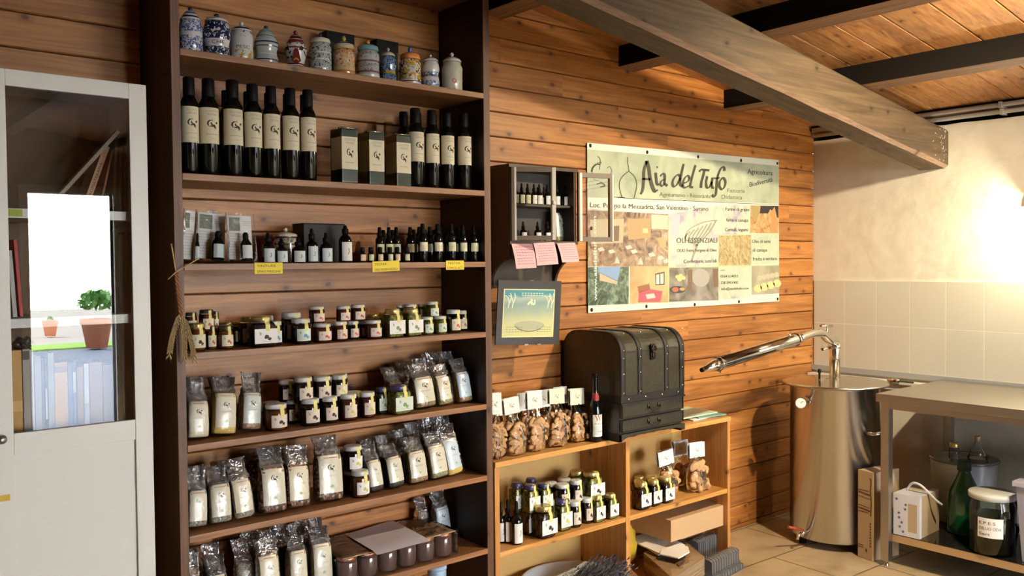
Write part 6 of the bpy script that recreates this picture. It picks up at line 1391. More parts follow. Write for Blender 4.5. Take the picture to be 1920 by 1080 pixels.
qbox(0.085, 0.895, 0.135, 0.885, 0.0002, 0.0008, mat('poster_yellow_border', (0.78, 0.74, 0.36), 0.6), 'border')
qbox(0.10, 0.88, 0.15, 0.87, 0.0009, 0.0012, poster_mat(), 'poster')
mb = MB(); pf = lambda u, v: PF(u, 1-v, 0.0016)
mb.add([pf(0.5+0.24*math.cos(a), 0.30+0.07*math.sin(a)) for a in [2*math.pi*k/28 for k in range(28)]], [tuple(range(28))], 0)
mb.ribbon([(0.27, 0.29), (0.36, 0.23), (0.5, 0.205), (0.64, 0.23), (0.73, 0.29)], 0.018, pf, 1)
for x0 in (0.16, 0.22, 0.78, 0.84): mb.ribbon([(x0, 0.56), (x0+0.01, 0.66), (x0-0.02, 0.74), (x0-0.06, 0.76)], 0.012, pf, 2); mb.ribbon([(x0, 0.60), (x0+0.04, 0.72), (x0+0.03, 0.80)], 0.014, pf, 2)
mb.ribbon([(0.46, 0.62), (0.50, 0.66), (0.56, 0.62)], 0.03, pf, 2); mb.ribbon([(0.52, 0.62), (0.52, 0.71)], 0.03, pf, 2); mb.ribbon([(0.57, 0.62), (0.57, 0.70)], 0.022, pf, 2)
for j in range(2):
    for i in range(8): mb.ribbon([(0.36+i*0.045, 0.80-j*0.03), (0.39+i*0.045, 0.80-j*0.03)], 0.012, pf, 2)
for j in range(3):
    for i in range(6): mb.ribbon([(0.14+i*0.045, 0.27-j*0.035), (0.17+i*0.045, 0.27-j*0.035)], 0.007, pf, 1); mb.ribbon([(0.62+i*0.04, 0.27-j*0.035), (0.65+i*0.04, 0.27-j*0.035)], 0.007, pf, 1)
mb.build('print', [mat('poster_plate', (0.42, 0.44, 0.30), 0.6), mat('poster_shadow_ink', (0.16, 0.20, 0.16), 0.6), mat('poster_pale_ink', (0.72, 0.74, 0.50), 0.6)], pic)
qbox(0, 1, 0, 1, 0.0028, 0.0046, film('picture_glass', gloss=0.16, rough=0.0, bstr=0), 'glass_sheet')
for u, v in ((0.5, 0.0), (0.46, 1.0), (0.66, 1.0)): qbox(u-0.03, u+0.03, v-0.012, v+0.012, -0.008, 0.006, chrome, 'clip')

# ------------------------------------------------------------------ black chest with drawers
lea = mat('black_leather', (0.030, 0.026, 0.014), 0.42, coat=0.2, var=0.3, vscale=16, bump=0.35, bscale=45); lead = mat('black_strap', (0.008, 0.006, 0.004), 0.6, bump=0.2); stud = mat('pewter_stud', (0.50, 0.47, 0.38), 0.25, 0.9)
HX0, HX1, HY0, HY1, HZ0 = 2.803, 3.231, 2.628, 3.000, UZ+0.0005
HZ1 = 1.235; hh = HZ1-HZ0; sc_z = 0.19                       # drawers occupy the lower part
ch = empty('chest', ((HX0+HX1)/2, (HY0+HY1)/2, HZ0), label='black leather dome-top chest with two drawers on the pine unit', cat='chest')
dz0, dz1, dz2, dz3 = onY(1225, 806, HY0).z, onY(1225, 783, HY0).z, onY(1225, 757, HY0).z, onY(1225, 752, HY0).z
zt0 = onY(1225, 748, HY0).z
def dome(y0, y1, r, ztop, zbase, n=9):
    pts = [(y0, zbase), (y0, ztop-r)]+[(y0+r-r*math.cos(R(90*i/n)), ztop-r+r*math.sin(R(90*i/n))) for i in range(1, n+1)]
    pts += [(y1-r+r*math.sin(R(90*i/n)), ztop-r+r*math.cos(R(90*i/n))) for i in range(0, n)]+[(y1, ztop-r), (y1, zbase)]
    return pts
def prism(pts, x0, x1, m_, name, par, bev=True):
    mb = MB(); n = len(pts); V = [(x0, y, z) for y, z in pts]+[(x1, y, z) for y, z in pts]
    mb.add(V, [tuple(range(n)), tuple(reversed(range(n, 2*n)))]); mb.add(V, [(i, (i+1) % n, n+(i+1) % n, n+i) for i in range(n)], 0, False); return prt(mb, name, m_, par)
prism(dome(HY0+0.004, HY1, 0.095, HZ1, zt0), HX0, HX1, lea, 'domed_trunk', ch)
for x0, x1, nm in ((HX0-0.003, HX0+0.030, 'strap'), (HX0+0.110, HX0+0.137, 'strap'), (HX0+0.292, HX0+0.319, 'strap'), (HX1-0.030, HX1+0.003, 'strap')):
    pts = dome(HY0+0.0005, HY1+0.002, 0.0985, HZ1+0.0035, zt0+0.03); inner = dome(HY0+0.0045, HY1-0.001, 0.094, HZ1-0.0005, zt0+0.03)
    mb = MB(); n = len(pts); V = [(x0, y, z) for y, z in pts]+[(x1, y, z) for y, z in pts]+[(x0, y, z) for y, z in inner]+[(x1, y, z) for y, z in inner]
    for i in range(n-1): mb.f += [(i, i+1, n+i+1, n+i), (2*n+i, 2*n+i+1, i+1, i), (n+i, n+i+1, 3*n+i+1, 3*n+i)]; mb.m += [0]*3; mb.sm += [True, False, False]
    mb.v = V; s_ = prt(mb, nm, lead, ch)
    xm = (x0+x1)/2
    for zz in (zt0+0.045, zt0+0.13, zt0+0.20, zt0+0.235, zt0+0.31):
        st = MB().lathe([(0.0045, 0), (0.004, 0.002), (0.0015, 0.0032)], seg=10); st.v = [(xm+v[0], HY0-v[2], zz+v[1]) for v in st.v]; st.build('stud', stud, s_)
prism([(HY0+0.001, zt0), (HY1, zt0), (HY1, zt0+0.032), (HY0+0.001, zt0+0.032)], HX0-0.002, HX1+0.002, lead, 'base_band', ch)
bb = [c for c in bpy.data.objects if c.parent is ch and c.name.startswith('base_band')][0]
for i in range(4):
    st = MB().lathe([(0.006, 0), (0.005, 0.003), (0.0015, 0.0045)], seg=12); x = HX0+0.045+i*(HX1-HX0-0.09)/3; st.v = [(x+v[0], HY0+0.001-v[2], zt0+0.016+v[1]) for v in st.v]; st.build('stud', stud, bb)
prt(MB().box(HX0, HX1, HY0+0.002, HY0+0.005, zt0+0.222, zt0+0.226), 'lid_seam', lead, ch)
# clasp
cx = HX0+0.205; cz_ = zt0+0.235
lt = MB(); lt.box(cx-0.014, cx+0.014, HY0-0.006, HY0+0.004, cz_-0.055, cz_+0.018, 0, 0.004); lt.box(cx-0.010, cx+0.010, HY0-0.013, HY0-0.006, cz_-0.045, cz_-0.01, 0, 0.003)
lt.tube([(cx+0.013*math.cos(a), HY0-0.012, cz_-0.006+0.017*math.sin(a)) for a in [R(30*i) for i in range(13)]], 0.003, 8); clp = prt(lt, 'clasp', mat('dark_brass', (0.05, 0.04, 0.03), 0.3, 0.8), ch)
# lower body, drawers, plinth with wavy apron
prt(MB().box(HX0+0.002, HX1-0.002, HY0+0.018, HY1-0.002, HZ0+0.02, zt0-0.0005), 'drawer_case', lea, ch)
for a, b2, nm in ((dz2+0.002, zt0-0.012, 0), (dz0-0.002, dz1-0.004, 1)):
    z_0, z_1 = (onY(1170, 785, HY0).z, onY(1170, 757, HY0).z) if nm == 0 else (onY(1170, 811, HY0).z, onY(1170, 789, HY0).z)
    d_ = prt(MB().box(HX0+0.006, HX1-0.006, HY0+0.003, HY0+0.0175, z_0, z_1, 0, 0.002), 'drawer', lea, ch); zc = (z_0+z_1)/2
    m = MB(); 
    for (u0, u1, v0, v1) in ((HX0+0.006, HX1-0.006, z_0, z_0+0.004), (HX0+0.006, HX1-0.006, z_1-0.004, z_1), (HX0+0.006, HX0+0.010, z_0, z_1), (HX1-0.010, HX1-0.006, z_0, z_1)): m.box(u0, u1, HY0-0.001, HY0+0.003, v0, v1)
    m.build('drawer_edging', lead, d_)
    xm = (HX0+HX1)/2; hd_ = MB(); hd_.tube(crom([(xm-0.034, HY0+0.001, zc+0.006), (xm-0.036, HY0-0.010, zc-0.002), (xm-0.02, HY0-0.013, zc-0.012), (xm, HY0-0.014, zc-0.006), (xm+0.02, HY0-0.013, zc-0.012), (xm+0.036, HY0-0.010, zc-0.002), (xm+0.034, HY0+0.001, zc+0.006)], 4), 0.003, 8)
    for s in (-1, 1): hd_.blob((xm+s*0.035, HY0, zc+0.005), 0.009, 0.004, 0.012)
    hd_.build('bail_handle', MATS['dark_brass'], d_)
for z in (zt0-0.010, ): prt(MB().box(HX0-0.004, HX1+0.004, HY0-0.004, HY1, z, z+0.0095, 0, 0.002), 'moulding', lead, ch)
zbot = onY(1166, 829, HY0).z
pts = [(HX0-0.003, zbot+0.045)]; n = 20
apr = [(HX0-0.003, zbot)]+[(HX0+0.02+(HX1-HX0-0.04)*i/n, zbot+0.012+0.010*math.sin(math.pi*i/n)+0.003*math.sin(i*1.5)) for i in range(n+1)]+[(HX1+0.003, zbot)]
zap = onY(1170, 815, HY0).z
mb = MB(); V = [(x, HY0-0.002, z) for x, z in apr]+[(x, HY0-0.002, zap) for x, z in apr]+[(x, HY0+0.012, z) for x, z in apr]+[(x, HY0+0.012, zap) for x, z in apr]; q = len(apr)
for i in range(q-1): mb.add([V[i], V[i+1], V[q+i+1], V[q+i], V[2*q+i], V[2*q+i+1], V[3*q+i+1], V[3*q+i]], [(0, 1, 2, 3), (7, 6, 5, 4), (0, 4, 5, 1), (3, 2, 6, 7)])
prt(mb, 'apron', lea, ch); prt(MB().box(HX0-0.003, HX0+0.010, HY0+0.0125, HY1-0.002, HZ0, zap), 'plinth', lead, ch); prt(MB().box(HX1-0.010, HX1+0.003, HY0+0.0125, HY1-0.002, HZ0, zap), 'plinth', lead, ch)

# ------------------------------------------------------------------ banner on the wooden wall
YN = W-0.010
def BQ(x, y, e=0.0): p = onY(x, y, YN); return Vector((p.x, YN-e, p.z))
bn = empty('vinyl_banner', BQ(1103, 587), label='large printed vinyl farm banner with green title strip nailed to the wooden wall', cat='banner')
br_ = Vector(bn.location)
def bl(p): return p-br_
def bpoly(pts, e, m_, name, par=bn):
    mb = MB(); mb.add([bl(BQ(x, y, e)) for x, y in pts], [tuple(range(len(pts)))]); return mb.build(name, m_, par)
tl, tr_, br2, bl2 = (1101, 267.5), (1460, 300), (1461, 565), (1103, 587)
V = [bl(BQ(*p, e)) for e in (-0.003, 0.0) for p in (tl, tr_, br2, bl2)]
MB().add(V, [(0, 1, 2, 3), (7, 6, 5, 4), (0, 4, 5, 1), (1, 5, 6, 2), (2, 6, 7, 3), (3, 7, 4, 0)]).build('vinyl_sheet', mat('banner_white_vinyl', (0.64, 0.67, 0.58), 0.4), bn)
def pic_mat(name, cols, scale=18, dist=0.8, rough=0.4, detail=3, st=None):
    m, n, b = nt(name); tc = n.nodes.new('ShaderNodeTexCoord'); no = n.nodes.new('ShaderNodeTexNoise'); no.inputs['Scale'].default_value = scale; no.inputs['Detail'].default_value = detail; no.inputs['Distortion'].default_value = dist
    if st:
        mp = n.nodes.new('ShaderNodeMapping'); mp.inputs['Scale'].default_value = st; n.links.new(tc.outputs['Object'], mp.inputs[0]); n.links.new(mp.outputs[0], no.inputs['Vector'])
    else: n.links.new(tc.outputs['Object'], no.inputs['Vector'])
    k = len(cols); r = ramp(n, no.outputs['Fac'], [(0.32+0.36*i/(k-1), c) for i, c in enumerate(cols)]); n.links.new(r.outputs[0], b.inputs['Base Color']); b.inputs['Roughness'].default_value = rough; return m
hdr = pic_mat('banner_sage_header', [(0.26, 0.31, 0.22), (0.36, 0.41, 0.30), (0.44, 0.49, 0.36)], 5)
info = pic_mat('banner_pale_lilac', [(0.34, 0.30, 0.40), (0.50, 0.54, 0.42), (0.58, 0.62, 0.48)], 9)
bpoly([(1101.6, 280), (1459.7, 311), (1459.7, 382), (1102, 370)], 0.0004, hdr, 'title_strip')
bpoly([(1102, 391), (1253, 402), (1348, 384), (1407, 384), (1407, 558), (1347, 562), (1254, 566), (1102, 571)], 0.0003, info, 'info_background')
cellm = {}
bpoly([(1102, 394), (1253, 402), (1253, 499), (1102, 500)], 0.0006, pic_mat('photo_dining_room', [(0.05, 0.035, 0.025), (0.20, 0.12, 0.07), (0.30, 0.21, 0.13), (0.42, 0.34, 0.24)], 14, 1.5), 'photo_panel')
def in_cell(pts, m_, name='photo_detail', e=0.0009): return bpoly(pts, e, m_, name)
cm = lambda n_, c: mat('banner_'+n_, c, 0.5)
in_cell([(1106, 412), (1170, 410), (1168, 455), (1108, 458)], cm('arch', (0.42, 0.36, 0.24))); in_cell([(1149, 424), (1161, 423), (1160, 452), (1149, 452)], cm('archdark', (0.16, 0.10, 0.06)), e=0.0012)
in_cell([(1176, 410), (1220, 410), (1220, 445), (1178, 450)], cm('warmwall', (0.42, 0.27, 0.13))); in_cell([(1221, 402), (1252, 404), (1252, 430), (1221, 429)], cm('pale', (0.48, 0.50, 0.38)))
in_cell([(1233, 446), (1248, 444), (1249, 463), (1236, 464)], cm('lampglow', (0.66, 0.32, 0.16))); in_cell([(1204, 428), (1214, 428), (1215, 437), (1205, 437)], cm('lamp2', (0.70, 0.50, 0.25)), e=0.0012)
for x, y in ((1120, 466), (1140, 470), (1172, 462), (1182, 470), (1215, 476), (1232, 482), (1242, 488)): in_cell([(x, y), (x+9, y-3), (x+14, y+3), (x+4, y+6)], cm('cloth', (0.50, 0.48, 0.42)))
for x, y in ((1152, 494), (1196, 496)): in_cell([(x, y), (x+10, y), (x+5, y-14)], cm('cloth', (0.50, 0.48, 0.42)))
bpoly([(1102, 501), (1179, 500), (1179, 570), (1102, 573)], 0.0006, pic_mat('photo_garden_house', [(0.03, 0.05, 0.03), (0.08, 0.12, 0.08), (0.22, 0.30, 0.22)], 26, 1.5), 'photo_panel')
in_cell([(1121, 501), (1163, 500), (1158, 527), (1124, 511)], cm('bluesky', (0.20, 0.32, 0.52))); in_cell([(1124, 512), (1158, 528), (1156, 533), (1124, 526)], cm('house', (0.50, 0.38, 0.26)), e=0.0012)
bpoly([(1180, 499), (1253, 499), (1253, 567), (1180, 570)], 0.0006, pic_mat('photo_bedroom', [(0.40, 0.24, 0.11), (0.54, 0.34, 0.16), (0.60, 0.42, 0.22)], 8), 'photo_panel')
in_cell([(1198, 548), (1218, 542), (1242, 546), (1238, 566), (1196, 567)], cm('redbed', (0.55, 0.09, 0.12))); in_cell([(1195, 537), (1217, 532), (1219, 542), (1197, 549)], cm('headboard', (0.28, 0.10, 0.05))); in_cell([(1210, 552), (1226, 550), (1229, 558), (1213, 561)], cm('pillow', (0.66, 0.50, 0.42)), e=0.0012)
in_cell([(1228, 513), (1246, 509), (1246, 534), (1229, 535)], cm('winframe', (0.10, 0.06, 0.03))); in_cell([(1230, 515), (1236, 514), (1236, 533), (1230, 533)], cm('winpane', (0.45, 0.58, 0.50)), e=0.0012); in_cell([(1238, 513.5), (1244, 512), (1244, 532), (1238, 532.5)], cm('winpane', (0.45, 0.58, 0.50)), e=0.0012)
# essential oils cell: a fork-like wooden implement
mb = MB(); bf = lambda u, v: bl(BQ(u, -v, 0.0010))
for i in range(7):
    x0 = 1342-i*8.0; mb.ribbon([(x0, -(414+i*3.2), 0.9), (x0-13+i*0.5, -(436+i*1.8), 1.0), (1304-i*1.2, -(462-i*1.0), 0.6)], 3.0, bf, 0)
mb.ribbon([(1345, -413), (1318, -417), (1290, -432), (1284, -452)], 2.0, bf, 0); mb.ribbon([(1308, -458), (1302, -472), (1296, -490)], 4.0, bf, 0)
mb.build('photo_detail', cm('greywood', (0.28, 0.28, 0.20)), bn)
bpoly([(1256, 402), (1275, 402), (1274, 440), (1258, 446)], 0.0007, cm('lilac', (0.50, 0.44, 0.50)), 'photo_detail')
bpoly([(1254, 502), (1347, 501), (1347, 563), (1254, 566)], 0.0006, pic_mat('photo_cellar', [(0.10, 0.09, 0.07), (0.22, 0.20, 0.17), (0.30, 0.28, 0.25)], 10), 'photo_panel')
def ell(cx, cy, rx, ry, n=18): return [(cx+rx*math.cos(2*math.pi*k/n), cy+ry*math.sin(2*math.pi*k/n)) for k in range(n)]
in_cell(ell(1270, 543, 15, 7), cm('plate', (0.04, 0.04, 0.06))); in_cell(ell(1266, 543, 6, 4.5), cm('tomato', (0.62, 0.12, 0.06)), e=0.0012); in_cell(ell(1279, 542, 5, 3), cm('carrot', (0.60, 0.28, 0.08)), e=0.0012)
for x, y in ((1270, 519), (1276, 517), (1281, 521), (1274, 524)): in_cell(ell(x, y, 4, 3.5), cm('yellowflower', (0.66, 0.62, 0.22)), e=0.0012)
in_cell(ell(1314, 521, 16, 17), cm('barrel', (0.34, 0.33, 0.30))); in_cell([(1289, 506), (1298, 505), (1297, 545), (1290, 545)], cm('brownpost', (0.16, 0.10, 0.06)), e=0.0012); in_cell([(1336, 504), (1346, 504), (1346, 538), (1338, 538)], cm('brownpost', (0.16, 0.10, 0.06)), e=0.0012)
bpoly([(1348, 442), (1408, 441), (1408, 497), (1347, 498)], 0.0006, pic_mat('photo_wheat', [(0.20, 0.15, 0.07), (0.38, 0.29, 0.13), (0.52, 0.44, 0.25)], 40, 2.0, st=(1.4, 1, 0.6)), 'photo_panel')
bpoly([(1407, 385), (1460, 386), (1460, 438), (1406, 437)], 0.0006, pic_mat('photo_pasta_heap', [(0.30, 0.14, 0.05), (0.50, 0.28, 0.12), (0.62, 0.40, 0.20)], 30, 1.0), 'photo_panel')
in_cell([(1426, 386), (1459.5, 386), (1459.5, 410), (1450, 400), (1444, 392), (1440, 400), (1424, 400)], cm('blackback', (0.02, 0.02, 0.02))); in_cell([(1408, 386), (1422, 386), (1424, 400), (1417, 414), (1410, 408)], cm('wheatstalk', (0.34, 0.26, 0.10)), e=0.0012); in_cell([(1446, 396), (1452, 388), (1457, 410), (1458, 436), (1445, 436)], cm('orangecone', (0.58, 0.24, 0.09)), e=0.0012)
bpoly([(1408, 440), (1460, 440), (1460, 494), (1408, 496)], 0.0006, pic_mat('banner_pale_sage', [(0.36, 0.44, 0.32), (0.52, 0.58, 0.42)], 9), 'text_panel')
bpoly([(1348, 500), (1407, 498), (1407, 554), (1349, 557)], 0.0006, pic_mat('banner_pale_sage_b', [(0.42, 0.44, 0.36), (0.54, 0.60, 0.42)], 9), 'text_panel')
bpoly([(1409, 498), (1461, 496), (1461, 550), (1409, 553)], 0.0006, pic_mat('photo_cheese_shelf', [(0.26, 0.24, 0.16), (0.40, 0.37, 0.27)], 6), 'photo_panel')
for i in range(4): in_cell(ell(1421+i*12, 541-i*3.2, 7.5, 7.5), cm('cheese', (0.66, 0.54, 0.24)))
for i in range(5): in_cell(ell(1424+i*8, 521-i*1.5, 4.5, 5), cm('grey_cheese', (0.46, 0.42, 0.30)), e=0.0008)
for a, b2 in (((1348, 440), (1460, 439)), ((1254, 500.5), (1460, 496.5))): bpoly([(a[0], a[1]), (b2[0], b2[1]), (b2[0], b2[1]+1.6), (a[0], a[1]+1.6)], 0.0014, cm('greenrule', (0.36, 0.52, 0.20)), 'green_rule')
bpoly([(1252.4, 401), (1254.0, 401), (1254.0, 566.5), (1252.4, 566.5)], 0.0014, cm('limerule', (0.62, 0.66, 0.28)), 'green_rule'); bpoly([(1178.6, 500), (1180.4, 500), (1180.4, 570), (1178.6, 570)], 0.0014, cm('cream_rule', (0.68, 0.66, 0.52)), 'green_rule')
# lettering drawn as strokes (title) and type
def c3(x, y): return (1095+x/7.716, -(260+y/7.716))
def c4(x, y): return (1280+x/7.716, -(285+y/7.716))
mb = MB(); bt = lambda u, v: bl(BQ(u, -v, 0.0018))
def S(pts, w, fn): mb.ribbon([fn(*p) for p in pts], w/7.716, bt, 0, 6, pen=R(35))
S([(815, 805), (845, 740), (858, 600), (866, 450), (905, 325)], 42, c3); S([(903, 320), (935, 440), (950, 560), (985, 690), (1020, 760), (1065, 742)], 46, c3); S([(840, 585), (890, 583), (958, 588)], 34, c3)
S([(1034, 492), (1040, 570), (1050, 650), (1080, 668)], 36, c3); S([(1048, 420), (1056, 412), (1062, 404)], 44, c3)
S([(1100, 545), (1128, 512), (1160, 520), (1166, 590), (1164, 650), (1205, 682)], 34, c3); S([(1162, 590), (1118, 612), (1100, 655), (1126, 686), (1164, 650)], 30, c3)
S([(1392, 545), (1350, 525), (1300, 570), (1276, 640), (1296, 692), (1345, 660), (1392, 560)], 34, c3); S([(1438, 365), (1412, 480), (1390, 600), (1390, 665), (1425, 690)], 36, c3)
S([(8, 455), (70, 425), (92, 372), (62, 345), (18, 390), (-2, 470), (22, 516), (88, 490)], 32, c4); S([(182, 190), (150, 300), (118, 420), (108, 500), (148, 512)], 36, c4)
S([(238, 290), (252, 262), (300, 258), (382, 268)], 34, c4); S([(312, 268), (292, 350), (268, 440), (260, 522)], 38, c4)
S([(352, 350), (336, 440), (346, 512), (386, 504), (420, 430)], 34, c4); S([(430, 368), (418, 450), (424, 512), (452, 518)], 34, c4)
S([(600, 275), (594, 226), (556, 230), (516, 310), (492, 410), (484, 520), (474, 612), (448, 645), (418, 620)], 36, c4); S([(448, 378), (490, 380), (532, 372)], 26, c4)
S([(566, 378), (532, 430), (530, 505), (564, 540), (602, 500), (614, 430), (590, 380), (562, 380)], 34, c4)
mb.build('title_lettering', cm('titleink', (0.045, 0.045, 0.025)), bn)
mb = MB(); dk = lambda pts, w, fn: mb.ribbon([fn(*p) for p in pts], w/7.716, bt, 0, 6)
dk([(632, 265), (630, 330), (640, 420), (648, 470)], 10, c3); dk([(645, 470), (570, 530), (520, 600), (508, 690), (525, 780), (545, 850)], 12, c3); dk([(645, 470), (720, 540), (755, 620), (758, 700), (740, 780), (720, 860)], 12, c3)
dk([(480, 852), (540, 848), (590, 856)], 14, c3); dk([(380, 835), (500, 850), (720, 868), (1100, 885), (1470, 893)], 7, c3); dk([(0, 705), (400, 722), (900, 745), (1380, 757)], 7, c4)
for i in range(13):
    a = R(200-i*9.5); cx, cy, r0 = 235, 470, 112; dk([(cx+r0*math.cos(a), cy-r0*math.sin(a)), (cx+(r0+22)*math.cos(a), cy-(r0+22)*math.sin(a))], 9, c3)
dk([(105, 480), (125, 420), (175, 375), (230, 372)], 20, c3); dk([(195, 255), (225, 285), (232, 340), (222, 450)], 9, c3); dk([(120, 560), (160, 600), (230, 620), (300, 690)], 5, c3); dk([(330, 430), (370, 405), (400, 480), (372, 520), (405, 600), (400, 680), (360, 730)], 8, c3)
dk([(180, 660), (250, 640), (300, 680), (230, 700)], 16, c3)
mb.build('line_drawing', cm('drawingink', (0.06, 0.06, 0.035)), bn)
def btext(s, x0, y0, x1, y1, hpx, m_, name='text_line', wgt=0.0007):
    A_, B_ = bl(BQ(x0, y0, 0.0016)), bl(BQ(x1, y1, 0.0016)); wv = B_-A_; wd = wv.length; ux = wv/wd; h_ = (BQ(x0, y0).z-BQ(x0, y0-hpx).z)*-1
    vz = Vector((0, 0, 1)) if abs(ux.z) < 0.5 else Vector((-1 if ux.z > 0 else 1, 0, 0))
    if abs(ux.z) >= 0.5: h_ = abs(BQ(x0+hpx, y0).x-BQ(x0, y0).x)
    mb = MB(); mb.text(s, 0, 0, wd, h_, lambda u, v: A_+ux*u+vz*v); 
    if wgt: mb.text(s, wgt, 0, wd, h_, lambda u, v: A_+ux*u+vz*v+Vector((0, -0.0002, 0)))
    return mb.build(name, m_, bn)
tk, tg, tw_ = cm('typeblack', (0.04, 0.04, 0.035)), cm('typegrey', (0.14, 0.155, 0.09)), cm('typewhite', (0.76, 0.76, 0.70))
btext('Loc. Poggio la Mezzadria, San Valentino - Sorano', 1106, 388.5, 1327.5, 395.5, 9.5, tk)
btext('Agriturismo - Ristorante', 1236, 368, 1332, 371.5, 8, tg); btext('Fattoria', 1363.5, 360.5, 1396, 361.5, 7.5, tg); btext('Didattica', 1352.5, 372.5, 1391, 374, 8, tg)
btext('Agricoltura', 1401, 325.5, 1448, 329, 9.5, tk); btext('Biodiversità', 1405, 350.5, 1448, 340.5, 9, tk)
btext('OLI ESSENZIALI', 1268, 455.5, 1344, 455, 10, tk, wgt=0.0012); btext('OLIO Extra Vergine di Oliva', 1269, 472.5, 1343, 471.5, 6, tk); btext("Confetture, sott'oli", 1281.5, 493.5, 1343, 492, 7, tk)
btext('Farine di grano', 1360, 395, 1404.5, 396, 6.5, tk); btext('farro e canapa', 1361.5, 415.5, 1402.5, 416, 6.5, tk); btext('Cereali, legumi', 1359, 433.5, 1402, 433.5, 6.5, tk)
btext('Olio di semi', 1410, 455.5, 1444, 455.5, 6.5, tk); btext('di canapa', 1411, 472, 1438, 471.5, 6.5, tk); btext('Frutta e verdura', 1411.5, 488.5, 1456, 487.5, 6.5, tk)
btext('info:', 1350.5, 508.5, 1359, 508.3, 4, tg); btext('0564 634033', 1350.5, 520.5, 1383, 520, 5, tk); btext('328 0901902', 1351, 532.5, 1383.5, 532, 5, tk); btext('info@aiadeltufo.com', 1352, 544, 1403, 542.5, 5, tk)
btext('www.aiadeltufo.com', 1119, 564, 1117, 406, 6, tw_, wgt=0.001)
for p in ((1106.5, 273), (1213, 285.5), (1308.5, 294), (1389, 301), (1457, 306.5), (1109, 581), (1211.5, 574.5), (1302, 571), (1385, 565.5), (1457.5, 560.5), (1108.5, 428)):
    m = MB().lathe([(0.0095, 0), (0.009, 0.002), (0.004, 0.0025)], seg=14); c_ = bl(BQ(p[0], p[1], 0.0019)); m.v = [(c_.x+v[0]*0.8, c_.y-v[2], c_.z+v[1]) for v in m.v]; m.build('grommet', black, bn)

# ------------------------------------------------------------------ the copper-less steel still
D_ = 5.10; ang = R(60.07); SC = Vector((D_*math.sin(ang), D_*math.cos(ang), 0)); SR = 0.236
def atS(px, py): d = ray(px, py); t = D_/math.hypot(d.x, d.y); return CAM+d*t
zlid = atS(1568, 716).z; zb1 = 0.045
still = empty('steel_still', SC, label='tall stainless steel distilling still in the corner beside the steel table', cat='still')
scr = mat('still_steel', (0.62, 0.60, 0.57), 0.24, 1.0, var=0.10, vscale=5, bump=0.03, bscale=7)
_n = scr.node_tree; _b = _n.nodes['Principled BSDF']; _b.inputs['Anisotropic'].default_value = 0.85
_b.inputs['Anisotropic Rotation'].default_value = 0.25; _t = _n.nodes.new('ShaderNodeTangent'); _t.direction_type = 'RADIAL'; _t.axis = 'Z'; _n.links.new(_t.outputs[0], _b.inputs['Tangent'])
MB().lathe([(SR*0.97, zb1), (SR, zb1+0.008), (SR, zlid-0.022), (SR+0.006, zlid-0.018), (SR+0.006, zlid-0.008)], seg=72).build('vessel', scr, still)
LR = SR+0.042
MB().lathe([(SR*0.9, zlid-0.010), (LR-0.006, zlid-0.010), (LR, zlid-0.004), (LR-0.003, zlid+0.003), (LR-0.02, zlid+0.004), (SR*0.6, zlid+0.014), (0.04, zlid+0.022)], seg=72).build('lid', mat('lid_steel', (0.60, 0.57, 0.50), 0.22, 1.0), still)
for a in (40, 150, 260): MB().lathe([(0.02, 0), (0.02, zb1+0.004)], c=(SR*0.8*math.cos(R(a)), SR*0.8*math.sin(R(a)), 0), seg=12).build('foot', black, still)
zc0 = zlid+0.018; zc1 = atS(1561, 650).z
MB().lathe([(0.0285, zc0), (0.0285, zc1), (0.024, zc1+0.012)], seg=28).build('column', chrome, still)
MB().lathe([(0.034, zc1-0.008), (0.036, zc1-0.002), (0.036, zc1+0.012), (0.033, zc1+0.017)], seg=28).build('clamp_ring', chrome, still)
# arm: bend out of the column and slope down to the left, in front of the wooden wall
tipp = onY(1325, 690, 2.46)
cpx = Vector((SC.x, SC.y, 0))
def armpt(px, py, f):     # a point of the arm: pixel and how far along from the column to the tip (0..1)
    tgt_y = SC.y+(2.46-SC.y)*f
    # plane through the column and the tip, vertical
    n_ = Vector((tipp.x-SC.x, tipp.y-SC.y, 0)).normalized(); nn = Vector((-n_.y, n_.x, 0)); d = ray(px, py); t = (cpx-CAM).dot(nn)/d.dot(nn); return CAM+d*t
bend = [Vector((SC.x, SC.y, zc1+0.005)), Vector((SC.x, SC.y, zc1+0.03)), armpt(1553, 636, 0), armpt(1540, 625, 0), armpt(1522, 626, 0), armpt(1500, 634, 0)]
cur = crom(bend, 8); MB().tube([p-SC for p in cur], [0.0265-0.007*i/(len(cur)-1) for i in range(len(cur))], 22).build('bend_pipe', chrome, still)
a0, a1, a2 = armpt(1500, 634, 0), armpt(1342, 684, 0), armpt(1318, 693, 0)
MB().tube([p-SC for p in (a0, a0.lerp(a1, 0.02), a0.lerp(a1, 0.03), a0.lerp(a1, 0.06), a1, a1)], [0.0185, 0.0185, 0.030, 0.030, 0.030, 0.030], 24).build('condenser_tube', chrome, still)
MB().tube([p-SC for p in (a1, a1.lerp(a2, 0.15), a2)], [0.030, 0.026, 0.010], 20).build('spout_cone', chrome, still)
MB().tube([p-SC for p in (a2, a2+(a2-a1).normalized()*0.012)], [0.011, 0.010], 14).build('spout_tip', black, still)
for q_, w_ in ((0.06, 0.034), (0.975, 0.034)):
    c0 = a0.lerp(a1, q_); dd = (a1-a0).normalized(); MB().tube([c0-dd*0.004-SC, c0+dd*0.004-SC], w_, 24).build('flange', chrome, still)
for p0, p1 in ((armpt(1488, 638, 0), armpt(1478, 625, 0)), (armpt(1344, 684, 0), armpt(1350, 698, 0))): MB().tube([p0-SC, p1-SC], 0.0055, 10).build('water_nozzle', chrome, still)
kp = armpt(1550, 628, 0)
MB().tube([kp-SC, armpt(1550, 613, 0)-SC], 0.007, 10).build('valve_stem', chrome, still)
